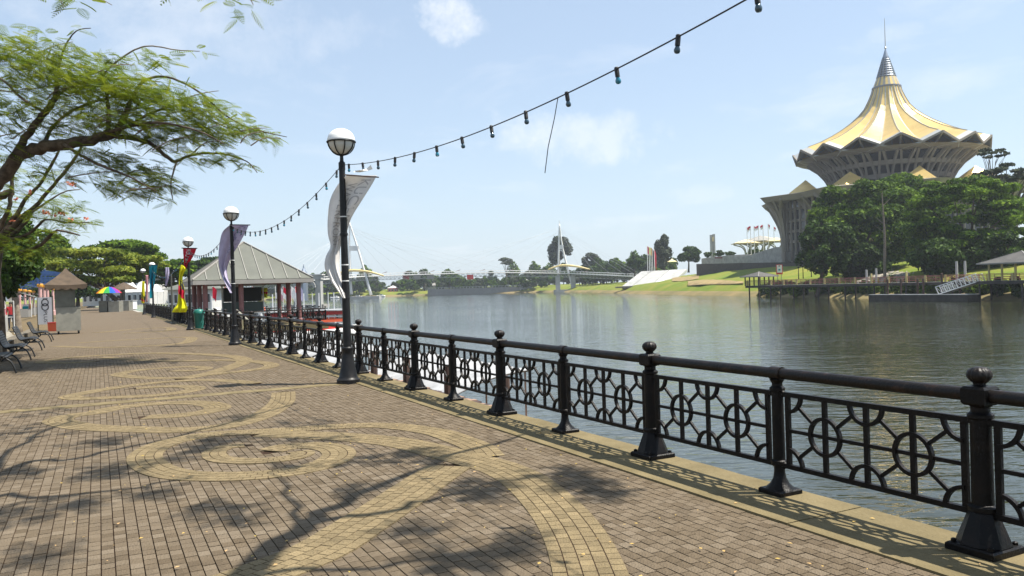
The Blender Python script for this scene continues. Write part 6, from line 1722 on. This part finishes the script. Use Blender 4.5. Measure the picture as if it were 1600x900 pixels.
for x in (1390, 1411, 1437, 1475, 1446, 1503):  # tall mooring piles
    a = ground(x, 470, WATER_Z) + JN * -0.4; MB().lathe([(0.19, -6), (0.19, 1.0 if x != 1475 else 1.8), (0.1, 1.12 if x != 1475 else 1.92)], (a.x, a.y, 0), 8).build('mooring_pile', 'wood_dark', jt)
for x, h in ((1475, 3.6), (1488, 3.6), (1350, 2.9), (1335, 2.7)):
    a = ground(x, 469.6, WATER_Z) + JN * 3.4; MB().lathe([(0.22, JZ - 0.2), (0.22, JZ + h - 0.9), (0.19, JZ + h)], (a.x, a.y, 0), 8).build('tall_post', 'pale_concrete', jt)
def gazebo(s, t, w, d, eave, rise, label):
    c = jp(s, t, JZ); o = thing('jetty_pavilion', label, 'pavilion', c, 0, 'pavilions on the jetty')
    q = lambda a, b, z: c + JD * a + JN * b + Vector((0, 0, z))
    cs = [q(-w / 2, -d / 2, eave), q(w / 2, -d / 2, eave), q(w / 2, d / 2, eave), q(-w / 2, d / 2, eave)]; tp = q(0, 0, eave + rise)
    for j in range(4):
        a, b = cs[j], cs[(j + 1) % 4]; MB().add([a, b, tp], [(0, 1, 2)]).build('roof_face', 'dark_roof', o)
        MB().bar(a, tp, 0.16, 0.12).build('hip', 'house_grey', o); MB().bar(a + Vector((0, 0, -.08)), b + Vector((0, 0, -.08)), 0.1, 0.2).build('fascia', 'house_grey', o)
    for a in (-0.36, -0.12, 0.12, 0.36):
        for b in (-0.36, 0.36):
            MB().bar(q(a * w, b * d, -0.1), q(a * w, b * d, eave), 0.24).build('post', 'pile' if w < 7 else 'yellow_post', o)
    return o
gazebo(2.9, 1.6, 6.6, 6.0, 2.15, 1.1, 'small dark-roofed pavilion at the left end of the jetty')
gazebo((ground(1574, 470.7, WATER_Z) - JA).dot(JD), 3.4, 9.5, 9.0, 2.9, 1.9, 'larger dark hip-roofed pavilion at the right end of the jetty')
# pontoon and gangway
PA, PB = ground(1357, 469.4, WATER_Z), ground(1512, 470.2, WATER_Z)
PA = at(1357, 461, PA.y - 3.2); PB = at(1512, 461, PB.y - 3.2); PA.z = PB.z = (PA.z + PB.z) / 2
o = thing('pontoon', 'long dark floating pontoon with a pale deck edge', 'pontoon', Vector((PA.x, PA.y, WATER_Z)))
pd = (PB - PA).normalized(); pn = Vector((-pd.y, pd.x, 0)); pn = pn if pn.y > 0 else -pn
MB().poly([PA, PB, PB + pn * 2.6, PA + pn * 2.6], 2.2).build('hull', 'pile', o); MB().poly([PA + Vector((0, -0.06, 0.12)), PB + Vector((0, -.06, .12)), PB + pn * 3.1 + Vector((0, 0, .12)), PA + pn * 3.1 + Vector((0, 0, .12))], 0.1).build('deck', 'pale_concrete', o)
GA = PA.lerp(PB, (1465 - 1357) / 155.0) + pn * 1.0; GB = jp((ground(1537, 470, WATER_Z) - JA).dot(JD), 0.0, JZ)
GA.z = PA.z + 0.12
o = thing('gangway', 'white trussed gangway sloping from the jetty to the pontoon', 'gangway', Vector(GA))
for off in (Vector((0, 0, 0)), pn * 1.5):
    MB().bar(GA + off, GB + off, 0.14, 0.16).build('bottom_chord', 'white_paint', o); MB().bar(GA + off + Vector((-0.6, 0, 1.25)), GB + off + Vector((-0.4, 0, 1.25)), 0.14, 0.14).build('top_chord', 'white_paint', o)
    for k in range(11):
        a = GA.lerp(GB, k / 10) + off; MB().bar(a, a + Vector((-0.55, 0, 1.25)), 0.13).build('strut', 'white_paint', o)
    for k in range(10):
        a = GA.lerp(GB, k / 10) + off; b = GA.lerp(GB, (k + 1) / 10) + off; MB().bar(a + Vector((-.55, 0, 1.25)), b, 0.07).build('diagonal', 'white_paint', o)
MB().poly([GA, GB, GB + pn * 1.5, GA + pn * 1.5], 0.08).build('walkway', 'pale_steel', o)
# sign by the jetty, path lamp posts, stone revetment
p = at(1218, 430, 236); o = thing('notice_board', 'white notice board with a red frame above the jetty', 'sign', Vector((p.x, p.y, bank_z(p.x, p.y))))
tz, bz = at(1218, 414, 236).z, at(1218, 426, 236).z
MB().box((p.x, p.y, (tz + bz) / 2), (1.5, 0.15, tz - bz)).build('board', 'sign_white', o); MB().box((p.x, p.y + 0.02, (tz + bz) / 2 - 0.2), (1.9, 0.12, tz - bz + 0.6)).build('frame', 'red_paint', o)
MB().box((p.x, p.y - 0.09, tz - 0.3), (0.5, 0.04, 0.3)).build('emblem', 'print_dark', o); MB().box((p.x, p.y - 0.09, (tz + bz) / 2 - 0.3), (0.6, 0.04, 0.5)).build('picture', 'blue_cloth', o)
for dx in (-0.55, 0.55): MB().box((p.x + dx, p.y + 0.1, bz - 1.0), (0.14, 0.14, 3.0)).build('leg', 'house_grey', o)
for i, x in enumerate((1248, 1255, 1268)):
    p = at(x, 436, 228); p.z = bank_z(p.x, p.y); o = thing('path_post', 'thin dark lamp post on the grass, %s of three' % ('left', 'middle', 'right')[i], 'post', p, 0, 'thin posts on the far lawn')
    MB().lathe([(0.2, -1), (0.14, 0.4), (0.09, 3.2)], (p.x, p.y, p.z), 8).build('shaft', 'iron', o); MB().lathe([(0.1, 3.2), (0.45, 3.5), (0.05, 3.7)], (p.x, p.y, p.z), 8).build('head', 'iron', o)
rv = thing('stone_revetment', 'tilted pale stone revetment between the big trees', 'revetment', at(1385, 440, 176))
c00, c10, c11, c01 = at(1335, 441, 176), at(1422, 438, 166), at(1436, 414, 205), at(1392, 416, 212)
for i in range(13):
    for j in range(6):
        u, v = (i + rng.uniform(-.12, .12)) / 13, (j + rng.uniform(-.12, .12)) / 6
        f2 = lambda uu, vv: (c00.lerp(c10, uu)).lerp(c01.lerp(c11, uu), vv)
        a = f2(u, v); e = [f2(u + du, v + dv) + Vector((0, 0, rng.uniform(-.12, .12))) for du, dv in ((0.003, 0.01), (0.072, 0.01), (0.072, 0.155), (0.003, 0.155))]
        MB().poly(e, 0.9).build('stone_block', 'stone', rv)
# far-bank big trees
def rtree(label, cx, cy, rx, ry, Y, n, m_, size, seed, base_x=None, trunk=4, name='large_tree', group='big trees on the far bank', **kw):
    b = at(base_x if base_x else cx, 430, Y); z = bank_z(b.x, b.y)
    return crown_tree(name, label, cx, cy, rx, ry, Y, 430, n, m_, size, seed, group=group, z0=z, base_x=base_x, trunk_px=trunk, **kw)
rtree('broad dense green tree in front of the golden-roofed building, left of the pair', 1350, 354, 90, 82, 205, 34000, 'leaf_mid', 0.46, 51, lobes=110, lobe_k=0.18, base_x=1338, trunk=6, limbs=12, flat=0.8, shell=0.45)
rtree('dark lower tree overhanging the jetty at the left of the big trees', 1288, 388, 48, 48, 190, 14000, 'leaf_dark', 0.42, 52, lobes=50, lobe_k=0.22, trunk=3, base_x=1276)
rtree('tall green tree crown rising in the middle before the golden roof', 1420, 318, 68, 52, 225, 20000, 'leaf_fresh', 0.48, 53, lobes=90, lobe_k=0.19, base_x=1412, trunk=4, flat=0.8)
rtree('layered broad green tree on the right of the pair', 1515, 350, 104, 80, 172, 40000, 'leaf_fresh', 0.38, 54, lobes=150, lobe_k=0.16, flat=0.5, base_x=1520, trunk=5, limbs=14, shell=0.4)
rtree('dark understorey tree behind the jetty right of the revetment', 1480, 400, 60, 36, 166, 12000, 'leaf_dark', 0.45, 55, lobes=30, lobe_k=0.3, trunk=3)
rtree('dark understorey tree above the right jetty pavilion', 1575, 392, 46, 34, 160, 7000, 'leaf_dark', 0.45, 56, lobes=22, lobe_k=0.3, trunk=5, base_x=1592)
rtree('dark round tree filling the shade below the left big tree', 1345, 405, 52, 34, 196, 9000, 'leaf_dark', 0.5, 57, lobes=26, lobe_k=0.3, trunk=4)
rtree('sparse open-crowned tree with visible branches at the right edge', 1572, 276, 50, 22, 185, 3200, 'leaf_grey', 0.5, 58, lobes=26, lobe_k=0.2, flat=0.35, base_x=1590, trunk=4, limbs=20, fork=2.0)
rtree('thin feathery tree top beside the right end of the golden roof', 1548, 240, 28, 12, 200, 500, 'leaf_grey', 0.45, 59, lobes=14, lobe_k=0.22, flat=0.35, base_x=1556, trunk=1.5, limbs=14, fork=2.5)
p = at(1382, 420, 180); p.z = bank_z(p.x, p.y); o = thing('dead_trunk', 'tall thin pale bare trunk between the big trees', 'tree', p)
t_ = at(1378, 302, 180); mb = MB(); mb.tube([p, p.lerp(t_, 0.5) + Vector((0.3, 0, 0)), t_], [0.35, 0.25, 0.1], 7); mb.build('trunk', 'pale_bark', o)
for k in range(5):
    a = p.lerp(t_, 0.55 + 0.1 * k); MB().tube([a, a + Vector((rng.uniform(-2, 2), 0, 1.6))], [0.1, 0.03], 5).build('limb', 'pale_bark', o)
# shrubs along the water under the jetty
sb = []
for i in range(38):
    x = 1186 + i * 11 + rng.uniform(-4, 4)
    Yb = float(np.interp(x, [1186, 1200, 1300, 1450, 1600], [222, 216, 186, 153, 131])) + rng.uniform(-2, 1.5); c = at(x, 455, Yb); c.z = -1.0 + rng.uniform(-.4, .4)
    k = Yb / F_PX
    make_tree('bank_shrub', 'low %s green shrub at the waterline under the %s of the jetty' % (('mid', 'dark', 'bright')[i % 3], 'left third' if i < 13 else ('middle' if i < 26 else 'right third')), Vector((c.x, c.y, -2.6)), c, Vector((11 * k, 7 * k, 1.7 + rng.uniform(0, .8))), 800, 0.30, ('leaf_mid', 'leaf_dark', 'leaf_fresh')[i % 3], lobes=7, cat='shrub', group='shrubs under the jetty', trunk_r=0.08, lobe_k=0.5, seed=200 + i, limbs=2)
# palms and shrubs on the hill left of the canopies
for i, (x, y, r, Y) in enumerate(((1108, 398, 9, 392), (1126, 396, 12, 390), (1142, 397, 8, 380), (1172, 394, 7, 372), (1182, 393, 8, 372))):
    crown_tree('hill_shrub', 'rounded dark shrub on the hill below the canopies, number %s from the left' % ('one', 'two', 'three', 'four', 'five')[i], x, y, r, 5, Y, y + 9, 700, 'leaf_dark', 0.4, 80 + i, cat='shrub', group='shrubs by the canopies', lobes=9, lobe_k=0.4, trunk_px=0.6)

# ================================================================ FOOTBRIDGE
YB1, YB2 = 500.0, 575.0
br = thing('footbridge', 'white cable-stayed footbridge with two A-shaped towers across the river', 'bridge', at(720, 458, 540))
deck_px = [(380, 446, 430), (430, 442.5, 445), (480, 438.5, 460), (530, 434.5, 480), (565, 432, 497), (620, 430, 515), (700, 427.5, 535), (780, 426, 552), (875, 427, 575), (930, 429, 560), (985, 431.5, 520), (1010, 433, 500)]
dk = catmull([at(*p) for p in deck_px], 10)
def side(i, off):
    d = dk[min(i + 1, len(dk) - 1)] - dk[max(i - 1, 0)]; n = Vector((d.y, -d.x, 0)).normalized(); return dk[i] + n * off
for off in (-2.2, 2.2):
    mb = MB()
    for i in range(len(dk) - 1): mb.bar(side(i, off), side(i + 1, off), 0.35, 0.55)
    mb.build('deck_girder', 'bridge_white', br)
    mb = MB()
    for i in range(len(dk) - 1): mb.bar(side(i, off) + Vector((0, 0, 1.5)), side(i + 1, off) + Vector((0, 0, 1.5)), 0.22, 0.22)
    mb.build('handrail', 'bridge_white', br)
    mb = MB()
    for i in range(0, len(dk)): mb.bar(side(i, off), side(i, off) + Vector((0, 0, 1.5)), 0.16)
    mb.build('rail_posts', 'bridge_white', br)
mb = MB()
for i in range(len(dk) - 1): mb.poly([side(i, -2.2) + Vector((0, 0, .1)), side(i, 2.2) + Vector((0, 0, .1)), side(i + 1, 2.2) + Vector((0, 0, .1)), side(i + 1, -2.2) + Vector((0, 0, .1))], 0.25)
mb.build('deck', 'bridge_steel', br)
mb = MB(); lowv = Vector((0, 0, -2.6))
for i in range(len(dk) - 1):
    mb.bar(side(i, 0) + lowv, side(i + 1, 0) + lowv, 0.3)
    a, b = (side(i, -2.2), side(i, 2.2)), (side(i + 1, -2.2), side(i + 1, 2.2))
    mid = (side(i, 0) + side(i + 1, 0)) / 2 + lowv
    for p_ in a + b: mb.bar(p_, mid, 0.18)
mb.build('truss', 'bridge_steel', br)
def tower(x_top, y_top, legs, Y, y_cross):
    tp = at(x_top, y_top, Y); tw = []
    for (x, y, xm, ym) in legs:
        mb = MB(); mb.tube(catmull([tp, at(xm, ym, Y), at(x, y, Y)], 6), [0.55 * (0.7 + 0.9 * i / 12) for i in range(13)], 8); mb.build('tower_leg', 'bridge_white', br, smooth=True, auto=None)
    a = at(legs[0][2], y_cross, Y); b = at(legs[1][2] + (0.5 if len(legs) > 1 else 0), y_cross, Y)
    mb = MB(); mb.bar(a, b, 1.0, 3.0); mb.build('cross_beam', 'bridge_white', br)
    MB().tube([tp, tp + Vector((0, 0, 2.2))], 0.25, 6).build('tower_tip', 'bridge_white', br)
    return tp
t1 = tower(546, 348, [(549, 460, 546, 400), (580, 461, 560, 392)], 497, 388)
t2 = tower(874, 350, [(872, 455, 873, 390), (896, 455, 880, 392)], 575, 386)
for tp, idx in ((t1, list(range(4, 38, 4)) + list(range(44, 76, 4))), (t2, list(range(52, 76, 4)) + list(range(86, 108, 4)))):
    for i in idx:
        if i < len(dk): MB().tube([tp + Vector((0, 0, -2 - abs(i) % 5)), side(i, 0.0) + Vector((0, 0, 1.2))], 0.05, 4).build('stay_cable', 'stay_cable', br)
for (xa, xb, ya, yb, Y) in ((520, 600, 424, 431, 497), (856, 922, 416, 421, 575)):
    pts = catmull([at(xa, yb, Y), at(xa + (xb - xa) * 0.3, ya - 1, Y), at(xa + (xb - xa) * 0.65, ya, Y), at(xb, yb, Y)], 6)
    mb = MB(); mb.tube(pts, [0.5 + 0.7 * math.sin(math.pi * i / (len(pts) - 1)) for i in range(len(pts))], 6, flat=0.8); mb.build('gold_canopy', 'bridge_gold', br, smooth=True, auto=None)
for (x, y, Y, w) in ((564, 463, 497, 24), (884, 456, 575, 17)):
    c = at(x, y, Y); MB().box((c.x, c.y, WATER_Z + 0.9), (w, 9, 1.8)).build('pier_base', 'pale_concrete', br)
for x in (872, 896):
    c = at(x, 455, 575); MB().box((c.x, c.y, 3), (3.2, 3.5, 12)).build('pier', 'pale_concrete', br)
for (x, m_) in ((635, 'red_paint'), (652, 'house_grey'), (673, 'house_grey'), (735, 'red_paint')):
    c = at(x, 433, 522); MB().box((c.x, c.y - 2.6, c.z), (4.2, 0.3, 3.0)).build('deck_sign', m_, br)
for i in range(10):
    c = side(42 + i * 5, 0.0); MB().bar(c + Vector((-1.6, 0, 1.4)), c + Vector((1.6, 0, 2.3)), 0.4, 0.3).build('deck_canopy', 'maroon', br)

# ================================================================ FAR BANK
g5 = random.Random(77)
protos = []
for k in range(5):
    m_ = ('leaf_mid', 'leaf_dark', 'leaf_grey', 'leaf_mid', 'leaf_dark')[k]
    sh_ = ((9, 9, 7), (8, 8, 9), (10, 10, 7), (7, 7, 11), (11, 11, 8))[k]
    protos.append(make_tree('bank_tree', 'leafy tree in the wooded row on the far bank', Vector((0, 0, 0)), Vector((0, 0, sh_[2] + 1.0)), Vector(sh_), 1900, 1.0, m_, lobes=18, group='trees on the far bank', trunk_r=0.5, lobe_k=0.34, seed=300 + k, limbs=4))
spots = []
for i in range(124):
    x = 395 + i * 5.3 + g5.uniform(-4, 4)
    Y = 684 + g5.uniform(0, 60)
    if x > 905: Y = float(np.interp(x, [905, 1050], [600, 480])) + g5.uniform(0, 40)
    sc = g5.uniform(0.6, 1.05)
    if 590 < x < 630 or 715 < x < 800: sc *= 0.62
    spots.append((x, Y, sc))
for i in range(40):
    k_ = [j for j in range(len(SHP)) if -270 < SHP[j, 0] < 30]; j = k_[min(len(k_) - 1, int(i / 40 * len(k_)))]; f_ = g5.random()
    wx, wy = SHP[j, 0] + (SHP[j + 1, 0] - SHP[j, 0]) * f_, SHP[j, 1] + (SHP[j + 1, 1] - SHP[j, 1]) * f_
    spots.append((800 + F_PX * wx / wy, wy + 5 + g5.uniform(0, 5), g5.uniform(0.28, 0.45)))
for i, (x, Y, sc) in enumerate(spots):
    o = protos[i] if i < 5 else copy_tree(protos[i % 5])
    o['label'] = '%s %s tree on the far bank %s' % ('small' if sc < 0.5 else 'leafy', ('broad', 'rounded', 'grey-green', 'tall narrow', 'spreading')[i % 5], 'left of the left bridge tower' if x < 545 else ('behind the bridge span between its towers' if x < 872 else 'right of the right bridge tower'))
    p = at(x, 455, Y); o.location = (p.x, p.y, max(0.6, bank_z(p.x, p.y) - 0.3)); o.scale = (sc, sc, sc * g5.uniform(0.8, 1.2)); o.rotation_euler = (0, 0, g5.uniform(0, 6.28))
crown_tree('round_tree', 'big round grey-green tree behind the right bridge tower', 874, 394, 21, 25, 640, 440, 6000, 'leaf_grey', 1.0, 401, lobes=26, trunk_px=1.2, lobe_k=0.3)
crown_tree('round_tree', 'grey-green tree right of the bridge tower', 925, 407, 17, 13, 620, 430, 3000, 'leaf_grey', 1.0, 402, lobes=18, trunk_px=1.0)
crown_tree('open_tree', 'tall open-crowned tree standing over the bridge deck', 791, 409, 14, 7, 660, 450, 900, 'leaf_grey', 0.9, 403, lobes=12, trunk_px=0.8, flat=0.5, fork=2.5, limbs=10)
crown_tree('round_tree', 'tall round tree behind the feather flags', 1038, 394, 17, 24, 460, 432, 6000, 'leaf_grey', 0.75, 404, lobes=24, trunk_px=1.6, lobe_k=0.32)
crown_tree('round_tree', 'rounded tree right of the tall one above the slipway', 1076, 398, 19, 14, 445, 425, 4500, 'leaf_dark', 0.7, 405, lobes=20, trunk_px=1.4, lobe_k=0.32)
crown_tree('round_tree', 'low tree left of the feather flags', 992, 410, 16, 11, 480, 432, 3000, 'leaf_dark', 0.75, 406, lobes=16, trunk_px=1.2)
house('river_house', 'bright red waterside house with a pale roof left of the bridge middle', 'house', 606, 620, 450, 700, 'red_paint', 'house_white', 0, 9, 2.2, storeys=1, bays=3)
house('river_house', 'pale waterside house with a red roof in the middle of the far bank', 'house', 725, 742, 446, 715, 'house_white', 'tile_red', 0, 9, 2.5, storeys=2, bays=4)
house('river_house', 'low grey waterside house left of the embankment wall', 'house', 660, 690, 446, 700, 'house_grey', 'house_grey', 0, 9, 2.2, storeys=2, bays=5)
house('river_house', 'pale waterside house with a dark red roof among trees', 'house', 690, 722, 443, 730, 'house_white', 'maroon', 0, 9, 2.5, storeys=2, bays=5)
house('river_house', 'long pale house half hidden in the trees at the left', 'house', 500, 540, 440, 740, 'house_white', 'house_white', 0, 9, 2.2, storeys=2, bays=6)
house('pump_house', 'square grey pump house with a hipped roof at the water', 'house', 812, 832, 442, 640, 'pale_concrete', 'house_grey', WATER_Z, 9, 3.0, storeys=2, bays=3)
ew = thing('embankment_wall', 'long grey embankment wall on the far bank left of the pump house', 'wall', at(770, 457, 640))
a, b = at(668, 450, 668), at(818, 449.5, 640); a.z = b.z = 0
MB().poly([Vector((a.x, a.y, -4)), Vector((b.x, b.y, -4)), Vector((b.x, b.y, 2.0)), Vector((a.x, a.y, 2.0))], 3, (0, 1, 0)).build('wall', 'house_grey', ew)
for k in range(30):
    c = a.lerp(b, (k + .5) / 30); MB().box((c.x, c.y - 0.2, 2.6), (0.5, 0.4, 1.2)).build('post', 'pale_concrete', ew)
MB().bar(Vector((a.x, a.y - 0.2, 3.1)), Vector((b.x, b.y - 0.2, 3.1)), 0.3).build('rail', 'pale_concrete', ew)
for i, (x, y, Y) in enumerate(((595, 459.5, 640), (523, 461, 620), (558, 461, 600))):
    p = ground(x, y, WATER_Z); p = at(x, y, Y); p.z = WATER_Z; o = thing('small_boat', 'small white boat on the far water, %s of three' % ('rightmost', 'leftmost', 'middle')[i], 'boat', p, 0, 'small boats by the far bank')
    hull(o, lambda xx, yy, zz: p + Vector((xx, yy, zz)), 7, 2.2, 1.0, 0, 'white_paint', rise=0.4); MB().box((p.x + 0.4, p.y, p.z + 1.6), (2.6, 1.6, 1.1)).build('cabin', 'white_paint', o); MB().box((p.x + 0.4, p.y - 0.82, p.z + 1.7), (2.0, 0.05, 0.5)).build('window', 'dark_glass', o)

HAZE = True
if HAZE:
    hm = bpy.data.materials.new('haze'); hm.use_nodes = True; nd, lk = hm.node_tree.nodes, hm.node_tree.links
    nd.remove(nd['Principled BSDF']); pvn = nd.new('ShaderNodeVolumePrincipled')
    pvn.inputs['Color'].default_value = (0.86, 0.92, 1.0, 1); pvn.inputs['Density'].default_value = 0.00019; pvn.inputs['Anisotropy'].default_value = 0.35
    lk.new(pvn.outputs[0], nd['Material Output'].inputs['Volume'])
    mb = MB(); mb.box((100, 850, 52), (3600, 2500, 118)); hz = mb.build('haze', None); hz.data.materials.append(hm); tag(hz, 'thin bright haze over the river', kind='stuff')
    hm.cycles.homogeneous_volume = True if hasattr(hm.cycles, 'homogeneous_volume') else None
    scene.cycles.volume_bounces = 0; scene.cycles.volume_step_rate = 10.0
cy = scene.cycles
cy.max_bounces = 4; cy.diffuse_bounces = 2; cy.glossy_bounces = 2; cy.transmission_bounces = 3; cy.transparent_max_bounces = 6
